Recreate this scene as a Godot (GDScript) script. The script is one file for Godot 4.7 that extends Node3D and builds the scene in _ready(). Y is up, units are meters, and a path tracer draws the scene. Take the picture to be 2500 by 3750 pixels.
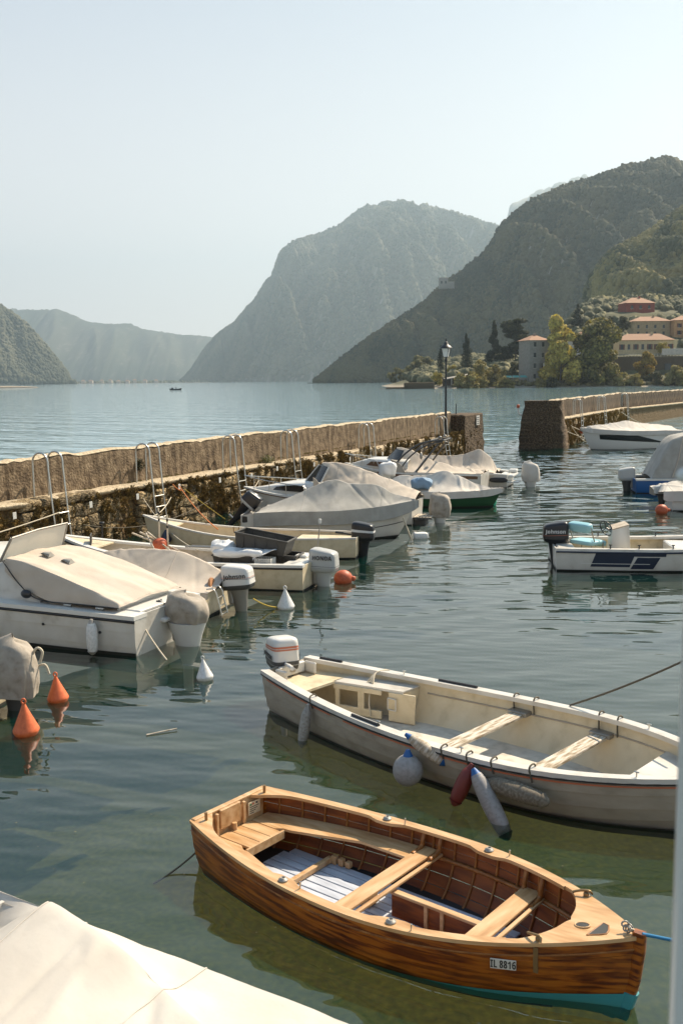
extends Node3D
# A small stone harbour on a mountain lake: moored boats, two piers, a far shore with houses and trees.

var M := {}
var names := {}
var rng := RandomNumberGenerator.new()
const SUN_AZIMUTH := 47.0
const SUN_HEIGHT := 47.0

class Geo:
	var v := PackedVector3Array()
	var n := PackedVector3Array()
	var t := PackedVector2Array()
	var c := PackedColorArray()
	var i := PackedInt32Array()
	func quad(a: Vector3, b: Vector3, d: Vector3, e: Vector3, w := 0.0, h := 0.0) -> void:
		var k := v.size()
		var m := (e - a).cross(b - a) + (e - d).cross(a - d) * 0.0
		if m.length() < 1e-12:
			m = (d - a).cross(b - a)
		m = m.normalized()
		v.append_array([a, b, d, e])
		n.append_array([m, m, m, m])
		var uw := a.distance_to(b) if w == 0.0 else w
		var uh := a.distance_to(e) if h == 0.0 else h
		t.append_array([Vector2(0, 0), Vector2(uw, 0), Vector2(uw, uh), Vector2(0, uh)])
		i.append_array([k, k + 1, k + 2, k, k + 2, k + 3])
	func tri(a: Vector3, b: Vector3, d: Vector3) -> void:
		var k := v.size()
		var m := (d - a).cross(b - a).normalized()
		v.append_array([a, b, d])
		n.append_array([m, m, m])
		t.append_array([Vector2(a.x, a.z), Vector2(b.x, b.z), Vector2(d.x, d.z)])
		i.append_array([k, k + 1, k + 2])
	func poly(p: Array) -> void:   # a flat convex fan
		for k in range(1, p.size() - 1):
			tri(p[0], p[k], p[k + 1])
	func slab(p: Array, up: Vector3) -> void:   # a flat outline (convex) given a thickness
		var q := []
		for a in p:
			q.append(a + up)
		poly(q)
		var r := p.duplicate()
		r.reverse()
		poly(r)
		for k in p.size():
			var j: int = (k + 1) % p.size()
			quad(p[k], p[j], q[j], q[k])
	func box(at: Vector3, s: Vector3, bevel := 0.0, b := Basis()) -> void:
		var h := s * 0.5
		var e := minf(bevel, minf(h.x, minf(h.y, h.z)) * 0.9)
		var g := h - Vector3(e, e, e)
		for ax in 3:
			var p := (ax + 1) % 3
			var q := (ax + 2) % 3
			for sg in [-1.0, 1.0]:
				var o := Vector3(); o[ax] = h[ax] * sg
				var du := Vector3(); du[p] = g[p]
				var dv := Vector3(); dv[q] = g[q] * sg
				quad(at + b * (o - du - dv), at + b * (o - du + dv), at + b * (o + du + dv), at + b * (o + du - dv))
		if e > 0.0:
			for ax in 3:
				var p := (ax + 1) % 3
				var q := (ax + 2) % 3
				for sp in [-1.0, 1.0]:
					for sq in [-1.0, 1.0]:
						var a := Vector3(); a[p] = h[p] * sp; a[q] = g[q] * sq
						var d := Vector3(); d[p] = g[p] * sp; d[q] = h[q] * sq
						var l := Vector3(); l[ax] = g[ax] * sp * sq
						quad(at + b * (a - l), at + b * (a + l), at + b * (d + l), at + b * (d - l))
			for sx in [-1.0, 1.0]:
				for sy in [-1.0, 1.0]:
					for sz in [-1.0, 1.0]:
						var a := at + b * Vector3(h.x * sx, g.y * sy, g.z * sz)
						var d := at + b * Vector3(g.x * sx, h.y * sy, g.z * sz)
						var f := at + b * Vector3(g.x * sx, g.y * sy, h.z * sz)
						if sx * sy * sz > 0: tri(a, f, d)
						else: tri(a, d, f)
	func grid(rows: Array, closed := false) -> void:   # smooth sheet through rows of points
		var k := v.size()
		var nr := rows.size()
		var nc: int = rows[0].size()
		var acc := 0.0
		for r in nr:
			var row: PackedVector3Array = rows[r]
			if r > 0:
				acc += row[nc / 2].distance_to(rows[r - 1][nc / 2])
			var w := 0.0
			for j in nc:
				if j > 0:
					w += row[j].distance_to(row[j - 1])
				v.append(row[j])
				t.append(Vector2(acc, w))
		var last := nc if closed else nc - 1
		for r in nr - 1:
			for j in last:
				var a := k + r * nc + j
				var b := k + r * nc + (j + 1) % nc
				i.append_array([a, b, b + nc, a, b + nc, a + nc])
		smooth(k)
	func smooth(from := 0) -> void:
		n.resize(v.size())
		for q in range(from, v.size()):
			n[q] = Vector3.ZERO
		for q in range(0, i.size(), 3):
			if i[q] < from:
				continue
			var a := v[i[q]]
			var m := (v[i[q + 2]] - a).cross(v[i[q + 1]] - a)
			n[i[q]] += m
			n[i[q + 1]] += m
			n[i[q + 2]] += m
		for q in range(from, v.size()):
			n[q] = n[q].normalized() if n[q].length() > 1e-14 else Vector3.UP
	func cap(ring: PackedVector3Array, turn := false) -> void:
		var mid := Vector3()
		for p in ring:
			mid += p
		mid /= ring.size()
		for k in ring.size():
			if turn: tri(mid, ring[(k + 1) % ring.size()], ring[k])
			else: tri(mid, ring[k], ring[(k + 1) % ring.size()])
	func loft(rows: Array, capped := true) -> void:   # closed rings
		grid(rows, true)
		if capped:
			cap(rows[0], true)
			cap(rows[rows.size() - 1])
	func tube(path: PackedVector3Array, r: float, sides := 8, r2 := -1.0) -> void:
		var rows := []
		var up := Vector3.UP
		var last := path.size() - 1
		for k in path.size():
			var d := (path[mini(k + 1, last)] - path[maxi(k - 1, 0)]).normalized()
			if absf(d.dot(up)) > 0.95:
				up = Vector3.RIGHT if absf(d.x) < 0.8 else Vector3.BACK
			var x := d.cross(up).normalized()
			var y := x.cross(d).normalized()
			up = y
			var ring := PackedVector3Array()
			var rr := r if r2 < 0.0 else lerpf(r, r2, float(k) / last)
			for j in sides:
				var a := TAU * j / sides
				ring.append(path[k] + x * cos(a) * rr + y * sin(a) * rr)
			rows.append(ring)
		loft(rows)
	func bar(a: Vector3, b: Vector3, r: float, sides := 8, r2 := -1.0) -> void:
		tube(PackedVector3Array([a, b]), r, sides, r2)
	func lathe(profile: Array, sides: int, xf := Transform3D()) -> void:
		var rows := []
		for p in profile:
			var ring := PackedVector3Array()
			for j in sides:
				var a := TAU * j / sides
				ring.append(xf * Vector3(cos(a) * p.x, p.y, sin(a) * p.x))
			rows.append(ring)
		loft(rows)
	func ball(at: Vector3, r: Vector3, e := 1.0, nu := 14, nv := 9, b := Basis()) -> void:   # e < 1 squares it off
		var rows := []
		for k in nv + 1:
			var ph := -PI / 2 + PI * k / nv
			var ring := PackedVector3Array()
			for j in nu:
				var th := TAU * j / nu
				var cp := pow(absf(cos(ph)), e)
				ring.append(at + b * Vector3(cp * signf(cos(th)) * pow(absf(cos(th)), e) * r.x, signf(sin(ph)) * pow(absf(sin(ph)), e) * r.y, cp * signf(sin(th)) * pow(absf(sin(th)), e) * r.z))
			rows.append(ring)
		grid(rows, true)
	func rough(noise: FastNoiseLite, amp: float, f: float) -> void:   # pushes the surface in and out along its normals
		for k in v.size():
			v[k] += n[k] * noise.get_noise_3dv(v[k] * f) * amp
		smooth()
	func put(o: Geo, xf: Transform3D) -> void:
		var k := v.size()
		for q in o.v.size():
			v.append(xf * o.v[q])
			n.append((xf.basis * o.n[q]).normalized())
		t.append_array(o.t)
		if o.c.size():
			c.append_array(o.c)
		for q in o.i:
			i.append(q + k)
	func mesh() -> ArrayMesh:
		var a := []
		a.resize(Mesh.ARRAY_MAX)
		a[Mesh.ARRAY_VERTEX] = v
		a[Mesh.ARRAY_NORMAL] = n
		if t.size() == v.size():
			a[Mesh.ARRAY_TEX_UV] = t
		if c.size() == v.size():
			a[Mesh.ARRAY_COLOR] = c
		a[Mesh.ARRAY_INDEX] = i
		var m := ArrayMesh.new()
		m.add_surface_from_arrays(Mesh.PRIMITIVE_TRIANGLES, a)
		return m

func numbered(called: String) -> String:
	var k: int = names.get(called, 0)
	names[called] = k + 1
	return called if k == 0 else "%s_%03d" % [called, k]

func tag(o: Node, label := "", category := "", group := "", kind := "") -> void:
	if label: o.set_meta("label", label)
	if category: o.set_meta("category", category)
	if group: o.set_meta("group", group)
	if kind: o.set_meta("kind", kind)

func thing(called: String, label: String, category: String, at := Vector3.ZERO, turn := 0.0, group := "") -> Node3D:
	var o := Node3D.new()
	o.name = numbered(called)
	add_child(o)
	o.position = at
	o.rotation.y = turn
	tag(o, label, category, group)
	return o

func part(called: String, shape, m: Material, parent: Node, at := Vector3.ZERO) -> MeshInstance3D:
	var o := MeshInstance3D.new()
	o.mesh = shape.mesh() if shape is Geo else shape
	o.material_override = m
	if parent == self:
		o.name = numbered(called)
		add_child(o)
	else:
		var k := 0
		var nm := called
		while parent.has_node(nm):
			k += 1
			nm = "%s_%03d" % [called, k]
		o.name = nm
		parent.add_child(o)
	o.position = at
	return o

func group_part(called: String, parent: Node, at := Vector3.ZERO, turn := Vector3.ZERO) -> Node3D:
	var o := Node3D.new()
	var k := 0
	var nm := called
	while parent.has_node(nm):
		k += 1
		nm = "%s_%03d" % [called, k]
	o.name = nm
	parent.add_child(o)
	o.position = at
	o.rotation = turn
	return o

func lone(called: String, shape, m: Material, label: String, category: String, at := Vector3.ZERO, turn := 0.0, group := "") -> MeshInstance3D:
	var o := part(called, shape, m, self, at)
	o.rotation.y = turn
	tag(o, label, category, group)
	return o

func ground(called: String, shape, m: Material) -> MeshInstance3D:
	var o := part(called, shape, m, self)
	o.set_meta("kind", "structure")
	return o

func noise(seed_: int, f: float, octaves := 4, kind := FastNoiseLite.TYPE_SIMPLEX_SMOOTH) -> FastNoiseLite:
	var k := FastNoiseLite.new()
	k.seed = seed_
	k.frequency = f
	k.noise_type = kind
	k.fractal_type = FastNoiseLite.FRACTAL_FBM
	k.fractal_octaves = octaves
	return k

func tex(seed_: int, f: float, octaves: int, stops: Array, size := 512, kind := FastNoiseLite.TYPE_SIMPLEX_SMOOTH) -> ImageTexture:   # noise through a ramp; stops = [place, linear colour, ...]
	var im := noise(seed_, f, octaves, kind).get_seamless_image(size, size)
	var ramp := PackedColorArray()
	for k in 256:
		var x := k / 255.0
		var c: Color = stops[1]
		for q in range(0, stops.size() - 2, 2):
			if x >= stops[q]:
				c = (stops[q + 1] as Color).lerp(stops[q + 3], clampf((x - stops[q]) / maxf(stops[q + 2] - stops[q], 1e-4), 0, 1))
		ramp.append(c.linear_to_srgb())
	var data := im.get_data()
	var out := PackedByteArray()
	out.resize(data.size() * 3)
	for k in data.size():
		var c := ramp[data[k]]
		out[k * 3] = int(c.r * 255.0); out[k * 3 + 1] = int(c.g * 255.0); out[k * 3 + 2] = int(c.b * 255.0)
	return ImageTexture.create_from_image(Image.create_from_data(size, size, false, Image.FORMAT_RGB8, out))

func bumps(seed_: int, f: float, octaves := 5, size := 512, kind := FastNoiseLite.TYPE_SIMPLEX_SMOOTH) -> ImageTexture:
	return ImageTexture.create_from_image(noise(seed_, f, octaves, kind).get_seamless_image(size, size))

func lin(r: float, g: float, b: float, a := 1.0) -> Color:
	return Color(r, g, b, a)

func mat(called: String, col: Color, rough := 0.7, color_tex: Texture2D = null, scale := Vector3.ONE, bump: Texture2D = null, cm := 0.0, world := false) -> StandardMaterial3D:   # col is linear
	var m := StandardMaterial3D.new()
	m.resource_name = called
	m.albedo_color = col.linear_to_srgb() if color_tex == null else Color.WHITE
	m.roughness = rough
	if color_tex: m.albedo_texture = color_tex
	if color_tex or bump:
		m.uv1_triplanar = true
		m.uv1_world_triplanar = world
		m.uv1_scale = scale
	if bump:
		m.heightmap_enabled = true
		m.heightmap_texture = bump
		m.heightmap_scale = cm
	M[called] = m
	return m

func cr(p: PackedVector3Array, sub: int) -> PackedVector3Array:   # Catmull-Rom through the points
	var o := PackedVector3Array()
	var last := p.size() - 1
	for k in last:
		var a := p[maxi(k - 1, 0)]
		var d := p[mini(k + 2, last)]
		for s in sub:
			o.append(p[k].cubic_interpolate(p[k + 1], a, d, float(s) / sub))
	o.append(p[last])
	return o

func sheet(rows: Array, su: int, sv: int, amp := 0.0, f := 1.0, seed_ := 1) -> Geo:   # smooth cloth through rows of points
	var a := []
	for r in rows:
		a.append(cr(PackedVector3Array(r), sv))
	var b := []
	for k in (a.size() - 1) * su + 1:
		b.append(PackedVector3Array())
	for j in a[0].size():
		var col := PackedVector3Array()
		for r in a:
			col.append(r[j])
		col = cr(col, su)
		for k in col.size():
			b[k].append(col[k])
	var g := Geo.new()
	g.grid(b)
	if amp > 0.0:
		g.rough(noise(seed_, 1.0, 3), amp, f)
	return g

func ridged(k: FastNoiseLite, x: float, y: float) -> float:
	return 1.0 - absf(k.get_noise_2d(x, y)) * 2.0

func _ready() -> void:
	rng.seed = 7
	var cam := Camera3D.new()
	cam.name = "camera"
	cam.position = Vector3(0, 4.0, 0)
	cam.rotation_degrees = Vector3(-7.53, 0, -0.6)
	cam.near = 0.05
	cam.far = 40000.0
	var lens := CameraAttributesPhysical.new()
	lens.frustum_focal_length = 23.35
	lens.frustum_focus_distance = 12.0
	lens.exposure_aperture = 5.0
	lens.frustum_near = 0.05
	lens.frustum_far = 20000.0
	cam.attributes = lens
	add_child(cam)
	cam.fov = 54.38
	var env := Environment.new()
	env.background_mode = Environment.BG_SKY
	env.tonemap_mode = Environment.TONE_MAPPER_LINEAR
	env.tonemap_exposure = 1.78
	env.sdfgi_enabled = true
	env.ssao_enabled = true
	env.ssil_enabled = true
	var sky := ProceduralSkyMaterial.new()
	sky.sky_top_color = lin(0.055, 0.14, 0.265).linear_to_srgb()
	sky.sky_horizon_color = lin(0.88, 0.825, 0.75).linear_to_srgb()
	sky.sky_curve = 0.25
	sky.ground_horizon_color = lin(0.5, 0.52, 0.5).linear_to_srgb()
	sky.ground_bottom_color = lin(0.15, 0.16, 0.14).linear_to_srgb()
	sky.sun_angle_max = 70.0
	sky.sun_curve = 0.12
	env.sky = Sky.new()
	env.sky.sky_material = sky
	env.volumetric_fog_enabled = true
	env.volumetric_fog_density = 0.00011
	env.volumetric_fog_albedo = lin(0.66, 0.86, 1.0).linear_to_srgb()
	env.volumetric_fog_anisotropy = 0.5
	var around := WorldEnvironment.new()
	around.name = "surroundings"
	around.environment = env
	add_child(around)
	var sun := DirectionalLight3D.new()
	sun.name = "sun"
	sun.light_energy = 1.6
	sun.light_color = lin(1.0, 0.86, 0.67).linear_to_srgb()
	sun.light_angular_distance = 0.5
	sun.shadow_enabled = true
	var az := deg_to_rad(SUN_AZIMUTH)
	var el := deg_to_rad(SUN_HEIGHT)
	var to_sun := Vector3(sin(az) * cos(el), sin(el), -cos(az) * cos(el))
	sun.basis = Basis.looking_at(-to_sun)
	add_child(sun)
	materials()
	water()
	mountains()
	shore()
	piers()
	boats()

func materials() -> void:
	var fine := bumps(11, 0.03, 5)
	var coarse := bumps(12, 0.012, 6)
	var cloth_b := bumps(13, 0.02, 4)
	var pits := bumps(14, 0.05, 5, 512, FastNoiseLite.TYPE_CELLULAR)
	M["fine"] = fine
	# masonry
	mat("plaster", lin(1, 1, 1), 0.92, tex(21, 0.009, 4, [0.0, lin(0.0860, 0.0574, 0.0311), 0.36, lin(0.1505, 0.1050, 0.0607), 0.6, lin(0.2021, 0.1460, 0.0873), 1.0, lin(0.2838, 0.2132, 0.1332)], 1024), Vector3(0.35, 0.35, 0.35), bumps(22, 0.03, 6, 1024), 2.2)
	var streaks := tex(24, 0.014, 4, [0.0, lin(0.30, 0.26, 0.20), 0.36, lin(0.62, 0.58, 0.52), 0.55, lin(1, 1, 1), 1.0, lin(1, 1, 1)])
	for q in ["plaster"]:   # run-off stains down the render
		var pm: StandardMaterial3D = M[q]
		pm.detail_enabled = true
		pm.detail_albedo = streaks
		pm.detail_blend_mode = BaseMaterial3D.BLEND_MODE_MUL
		pm.detail_uv_layer = BaseMaterial3D.DETAIL_UV_2
		pm.uv2_triplanar = true
		pm.uv2_scale = Vector3(0.55, 0.10, 0.55)
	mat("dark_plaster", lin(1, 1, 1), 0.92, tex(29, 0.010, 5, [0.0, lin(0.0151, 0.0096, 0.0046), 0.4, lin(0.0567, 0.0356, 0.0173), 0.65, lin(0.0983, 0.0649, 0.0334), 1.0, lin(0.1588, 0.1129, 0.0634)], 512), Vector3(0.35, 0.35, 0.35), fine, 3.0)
	mat("coping", lin(1, 1, 1), 0.9, tex(23, 0.02, 5, [0.0, lin(0.2856, 0.2134, 0.1290), 0.6, lin(0.4896, 0.3977, 0.2666), 1.0, lin(0.5916, 0.5044, 0.3612)]), Vector3(0.6, 0.6, 0.6), fine, 3.0)
	for k in 4:
		var b: float = [1.3, 1.6, 2.0, 1.0][k]
		mat("stone%d" % k, lin(1, 1, 1), 0.9, tex(31 + k, 0.014, 6, [0.0, lin(0.03, 0.022, 0.012) * b, 0.36, lin(0.12, 0.08, 0.034) * b, 0.55, lin(0.22, 0.155, 0.075) * b, 0.75, lin(0.30, 0.235, 0.14) * b, 1.0, lin(0.34, 0.29, 0.22) * b], 512), Vector3(0.8, 0.8, 0.8), coarse, 10.0)
	mat("mortar", lin(1, 1, 1), 0.95, tex(36, 0.02, 6, [0.0, lin(0.0473, 0.0299, 0.0119), 0.5, lin(0.1485, 0.0943, 0.0382), 1.0, lin(0.2835, 0.1840, 0.0850)]), Vector3(0.7, 0.7, 0.7), coarse, 8.0)
	mat("darkstone", lin(1, 1, 1), 0.95, tex(37, 0.02, 6, [0.0, lin(0.0211, 0.0130, 0.0076), 0.4, lin(0.0702, 0.0455, 0.0240), 0.65, lin(0.1317, 0.0877, 0.0496), 1.0, lin(0.2457, 0.1787, 0.1080)]), Vector3(0.8, 0.8, 0.8), coarse, 9.0)
	# cloth
	mat("canvas", lin(1, 1, 1), 0.9, tex(41, 0.006, 4, [0.0, lin(0.4561, 0.3834, 0.3085), 0.5, lin(0.5015, 0.4320, 0.3513), 1.0, lin(0.5469, 0.4797, 0.4011)]), Vector3(0.5, 0.5, 0.5), cloth_b, 0.35)
	mat("white_canvas", lin(1, 1, 1), 0.88, tex(42, 0.006, 4, [0.0, lin(0.5031, 0.4526, 0.3915), 0.5, lin(0.5487, 0.5051, 0.4428), 1.0, lin(0.5868, 0.5511, 0.4941)]), Vector3(0.5, 0.5, 0.5), cloth_b, 0.35)
	mat("grey_canvas", lin(1, 1, 1), 0.9, tex(43, 0.008, 4, [0.0, lin(0.289, 0.272, 0.238), 0.5, lin(0.357, 0.340, 0.302), 1.0, lin(0.425, 0.404, 0.365)]), Vector3(0.5, 0.5, 0.5), cloth_b, 0.35)
	mat("stained_canvas", lin(1, 1, 1), 0.92, tex(44, 0.012, 5, [0.0, lin(0.22, 0.18, 0.135), 0.3, lin(0.33, 0.285, 0.23), 1.0, lin(0.43, 0.38, 0.32)]), Vector3(0.9, 0.9, 0.9), cloth_b, 0.6)
	mat("blue_canvas", lin(0.22, 0.32, 0.43), 0.8)
	mat("sheet_plastic", lin(0.70, 0.70, 0.69), 0.35)
	# paint
	mat("white_paint", lin(1, 1, 1), 0.32, tex(51, 0.008, 5, [0.0, lin(0.4200, 0.3831, 0.3248), 0.3, lin(0.5540, 0.5219, 0.4637), 1.0, lin(0.6380, 0.6111, 0.5566)]), Vector3(0.6, 0.6, 0.6), fine, 0.12)
	mat("clean_white", lin(0.66, 0.645, 0.60), 0.28)
	mat("cream_paint", lin(1, 1, 1), 0.5, tex(52, 0.01, 5, [0.0, lin(0.4335, 0.3540, 0.2244), 0.35, lin(0.5722, 0.4782, 0.3179), 1.0, lin(0.6589, 0.5684, 0.4046)]), Vector3(0.7, 0.7, 0.7), fine, 0.25)
	mat("cream_floor", lin(1, 1, 1), 0.7, tex(53, 0.014, 5, [0.0, lin(0.42, 0.38, 0.31), 0.5, lin(0.56, 0.51, 0.43), 1.0, lin(0.64, 0.59, 0.51)]), Vector3(0.8, 0.8, 0.8))
	mat("grey_hull", lin(1, 1, 1), 0.45, tex(54, 0.01, 5, [0.0, lin(0.2419, 0.2035, 0.1539), 0.4, lin(0.3405, 0.2890, 0.2239), 1.0, lin(0.4122, 0.3541, 0.2798)]), Vector3(0.5, 0.9, 0.5), fine, 0.3)
	mat("black_paint", lin(0.02, 0.02, 0.022), 0.35)
	mat("rubber", lin(0.025, 0.025, 0.027), 0.6)
	mat("navy", lin(0.018, 0.026, 0.05), 0.35)
	mat("blue_paint", lin(0.02, 0.10, 0.28), 0.35)
	mat("green_paint", lin(0.018, 0.075, 0.03), 0.4)
	mat("teal_paint", lin(0.04, 0.25, 0.28), 0.5)
	mat("antifoul", lin(0.022, 0.021, 0.016), 0.8)
	mat("orange_stripe", lin(0.50, 0.15, 0.075), 0.45)
	mat("orange_float", lin(1, 1, 1), 0.55, tex(55, 0.02, 4, [0.0, lin(0.30, 0.05, 0.018), 0.5, lin(0.46, 0.09, 0.03), 1.0, lin(0.55, 0.14, 0.06)]), Vector3(2, 2, 2))
	mat("red_cone", lin(1, 1, 1), 0.5, tex(56, 0.02, 4, [0.0, lin(0.5000, 0.0920, 0.0248), 0.5, lin(0.6600, 0.1334, 0.0385), 1.0, lin(0.7400, 0.1840, 0.0605)]), Vector3(2, 2, 2))
	mat("white_float", lin(1, 1, 1), 0.5, tex(57, 0.02, 4, [0.0, lin(0.48, 0.47, 0.43), 0.6, lin(0.68, 0.67, 0.64), 1.0, lin(0.76, 0.75, 0.72)]), Vector3(2, 2, 2))
	mat("green_float", lin(0.03, 0.40, 0.23), 0.45)
	mat("grey_fender", lin(1, 1, 1), 0.6, tex(58, 0.02, 5, [0.0, lin(0.20, 0.175, 0.14), 0.5, lin(0.36, 0.33, 0.29), 1.0, lin(0.46, 0.44, 0.41)]), Vector3(2, 2, 2))
	mat("pale_fender", lin(0.720, 0.700, 0.700), 0.5, tex(59, 0.02, 5, [0.0, lin(0.208, 0.190, 0.176), 0.5, lin(0.306, 0.286, 0.272), 1.0, lin(0.355, 0.336, 0.318)]), Vector3(2, 2, 2))
	mat("brown_fender", lin(1, 1, 1), 0.75, tex(60, 0.03, 5, [0.0, lin(0.06, 0.05, 0.035), 0.5, lin(0.16, 0.13, 0.09), 1.0, lin(0.30, 0.26, 0.20)]), Vector3(2, 2, 2))
	mat("red_fender", lin(0.16, 0.022, 0.015), 0.5)
	mat("blue_cap", lin(0.015, 0.10, 0.30), 0.5)
	mat("aqua_vinyl", lin(0.30, 0.55, 0.60), 0.4)
	mat("dark_bin", lin(0.05, 0.047, 0.042), 0.6)
	mat("engine_grey", lin(0.42, 0.42, 0.40), 0.35)
	mat("engine_white", lin(0.62, 0.605, 0.57), 0.3)
	mat("engine_black", lin(0.016, 0.016, 0.018), 0.3)
	mat("engine_dark", lin(0.06, 0.058, 0.055), 0.5)
	mat("rope_pale", lin(0.55, 0.48, 0.36), 0.9)
	mat("rope_orange", lin(0.60, 0.20, 0.06), 0.9)
	mat("rope_dark", lin(0.10, 0.085, 0.06), 0.9)
	mat("rope_yellow", lin(0.55, 0.38, 0.06), 0.9)
	mat("rope_blue", lin(0.03, 0.17, 0.33), 0.9)
	mat("tag_white", lin(0.58, 0.57, 0.53), 0.6)
	mat("sign_yellow", lin(0.55, 0.30, 0.03), 0.6)
	mat("print_dark", lin(0.03, 0.03, 0.03), 0.6)
	mat("print_pale", lin(0.6, 0.6, 0.58), 0.6)
	mat("flag_green", lin(0.02, 0.14, 0.05), 0.6)
	mat("flag_orange", lin(0.62, 0.22, 0.08), 0.6)
	var steel := mat("steel", lin(0.55, 0.54, 0.50), 0.28)
	steel.metallic = 0.9
	var dull := mat("dull_metal", lin(0.32, 0.30, 0.27), 0.5)
	dull.metallic = 0.7
	var bronze := mat("bronze", lin(0.30, 0.20, 0.10), 0.45)
	bronze.metallic = 0.8
	mat("lamp_iron", lin(0.018, 0.02, 0.02), 0.45)
	mat("lamp_glass", lin(0.75, 0.74, 0.70), 0.5)
	# wood
	var grain := tex(61, 0.010, 5, [0.0, lin(0.0329, 0.0045, 0.0003), 0.38, lin(0.0878, 0.0140, 0.0007), 0.46, lin(0.2049, 0.0474, 0.0019), 0.55, lin(0.3074, 0.0854, 0.0050), 0.75, lin(0.3659, 0.1138, 0.0080), 1.0, lin(0.4245, 0.1518, 0.0185)], 1024)
	var hullwood := mat("varnish_hull", lin(1, 1, 1), 0.42, grain, Vector3(0.19, 1.9, 0.6))
	hullwood.clearcoat_enabled = true
	hullwood.clearcoat = 0.2
	hullwood.clearcoat_roughness = 0.12
	var inside := mat("varnish_inside", lin(1, 1, 1), 0.6, tex(62, 0.012, 5, [0.0, lin(0.0485, 0.0086, 0.0004), 0.4, lin(0.1386, 0.0311, 0.0016), 0.65, lin(0.2288, 0.0570, 0.0032), 1.0, lin(0.3049, 0.0900, 0.0063)]), Vector3(0.3, 2.0, 0.8))
	inside.clearcoat_enabled = true
	inside.clearcoat = 0.08
	var pale := tex(63, 0.010, 5, [0.0, lin(0.34, 0.17, 0.06), 0.4, lin(0.48, 0.28, 0.125), 0.7, lin(0.56, 0.36, 0.185), 1.0, lin(0.62, 0.425, 0.24)])
	mat("varnish_pale", lin(1, 1, 1), 0.4, pale, Vector3(0.35, 2.2, 2.2))
	mat("varnish_across", lin(1, 1, 1), 0.4, pale, Vector3(2.2, 2.2, 0.35))
	mat("varnish_rib", lin(1, 1, 1), 0.45, tex(64, 0.02, 4, [0.0, lin(0.12, 0.038, 0.006), 0.6, lin(0.28, 0.105, 0.02), 1.0, lin(0.42, 0.19, 0.05)]), Vector3(1, 1, 1))
	mat("blue_board", lin(1, 1, 1), 0.55, tex(65, 0.012, 5, [0.0, lin(0.34, 0.36, 0.41), 0.5, lin(0.47, 0.50, 0.56), 1.0, lin(0.56, 0.59, 0.65)]), Vector3(0.4, 2, 2))
	mat("weathered", lin(1, 1, 1), 0.85, tex(66, 0.016, 6, [0.0, lin(0.16, 0.11, 0.06), 0.35, lin(0.36, 0.29, 0.20), 0.6, lin(0.56, 0.49, 0.40), 1.0, lin(0.68, 0.62, 0.54)]), Vector3(0.5, 3, 3), fine, 0.3)
	mat("weathered_across", lin(1, 1, 1), 0.85, tex(66, 0.016, 6, [0.0, lin(0.16, 0.11, 0.06), 0.35, lin(0.36, 0.29, 0.20), 0.6, lin(0.56, 0.49, 0.40), 1.0, lin(0.68, 0.62, 0.54)]), Vector3(3, 3, 0.5), fine, 0.3)
	mat("brown_trim", lin(0.13, 0.06, 0.025), 0.45)
	mat("orange_wood", lin(0.42, 0.20, 0.09), 0.6)
	# glass
	var g := mat("clear_glass", lin(0.75, 0.80, 0.78, 0.12), 0.05)
	g.transparency = BaseMaterial3D.TRANSPARENCY_ALPHA
	g.albedo_color = Color(0.75, 0.8, 0.78, 0.12)
	var hz := mat("hazy_pane", lin(0.62, 0.54, 0.43), 0.3)
	hz.backlight_enabled = true
	hz.backlight = Color(1.0, 0.95, 0.85)
	mat("dark_glass", lin(0.02, 0.022, 0.022), 0.06)
	# land
	mat("leaf", lin(1, 1, 1), 0.7)
	var lf: StandardMaterial3D = M["leaf"]
	lf.vertex_color_use_as_albedo = true
	lf.backlight_enabled = true
	lf.backlight = Color(0.85, 0.85, 0.55)
	mat("bark", lin(0.09, 0.065, 0.045), 0.9)
	var hill := mat("hill", lin(1, 1, 1), 0.95)
	hill.vertex_color_use_as_albedo = true
	var hill2 := mat("far_hill", lin(1, 1, 1), 0.95, null, Vector3.ONE * 0.004, bumps(71, 0.04, 5, 1024), 450.0)
	hill2.vertex_color_use_as_albedo = true
	mat("roof_tile", lin(1, 1, 1), 0.85, tex(72, 0.03, 4, [0.0, lin(0.2340, 0.1127, 0.0600), 0.5, lin(0.3600, 0.1960, 0.1150), 1.0, lin(0.4500, 0.2842, 0.1850)]), Vector3(0.3, 0.3, 0.3))
	for w in [["wall_grey", lin(0.27, 0.245, 0.21)], ["wall_yellow", lin(0.58, 0.46, 0.27)], ["wall_ochre", lin(0.40, 0.31, 0.18)], ["wall_orange", lin(0.55, 0.32, 0.15)], ["wall_red", lin(0.26, 0.055, 0.035)], ["wall_pale", lin(0.55, 0.50, 0.42)]]:
		mat(w[0], lin(1, 1, 1), 0.9, tex(73, 0.01, 5, [0.0, w[1] * 0.8, 0.5, w[1], 1.0, w[1] * 1.15]), Vector3(0.12, 0.12, 0.12))
	mat("shutter", lin(0.16, 0.05, 0.03), 0.7)
	mat("window_dark", lin(0.03, 0.032, 0.035), 0.2)
	mat("awning", lin(0.06, 0.30, 0.26), 0.7)
	mat("van_teal", lin(0.06, 0.42, 0.38), 0.4)
	mat("beach", lin(1, 1, 1), 0.95, tex(74, 0.03, 5, [0.0, lin(0.20, 0.16, 0.115), 0.5, lin(0.30, 0.25, 0.185), 1.0, lin(0.40, 0.345, 0.27)]), Vector3(0.08, 0.08, 0.08))

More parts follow.
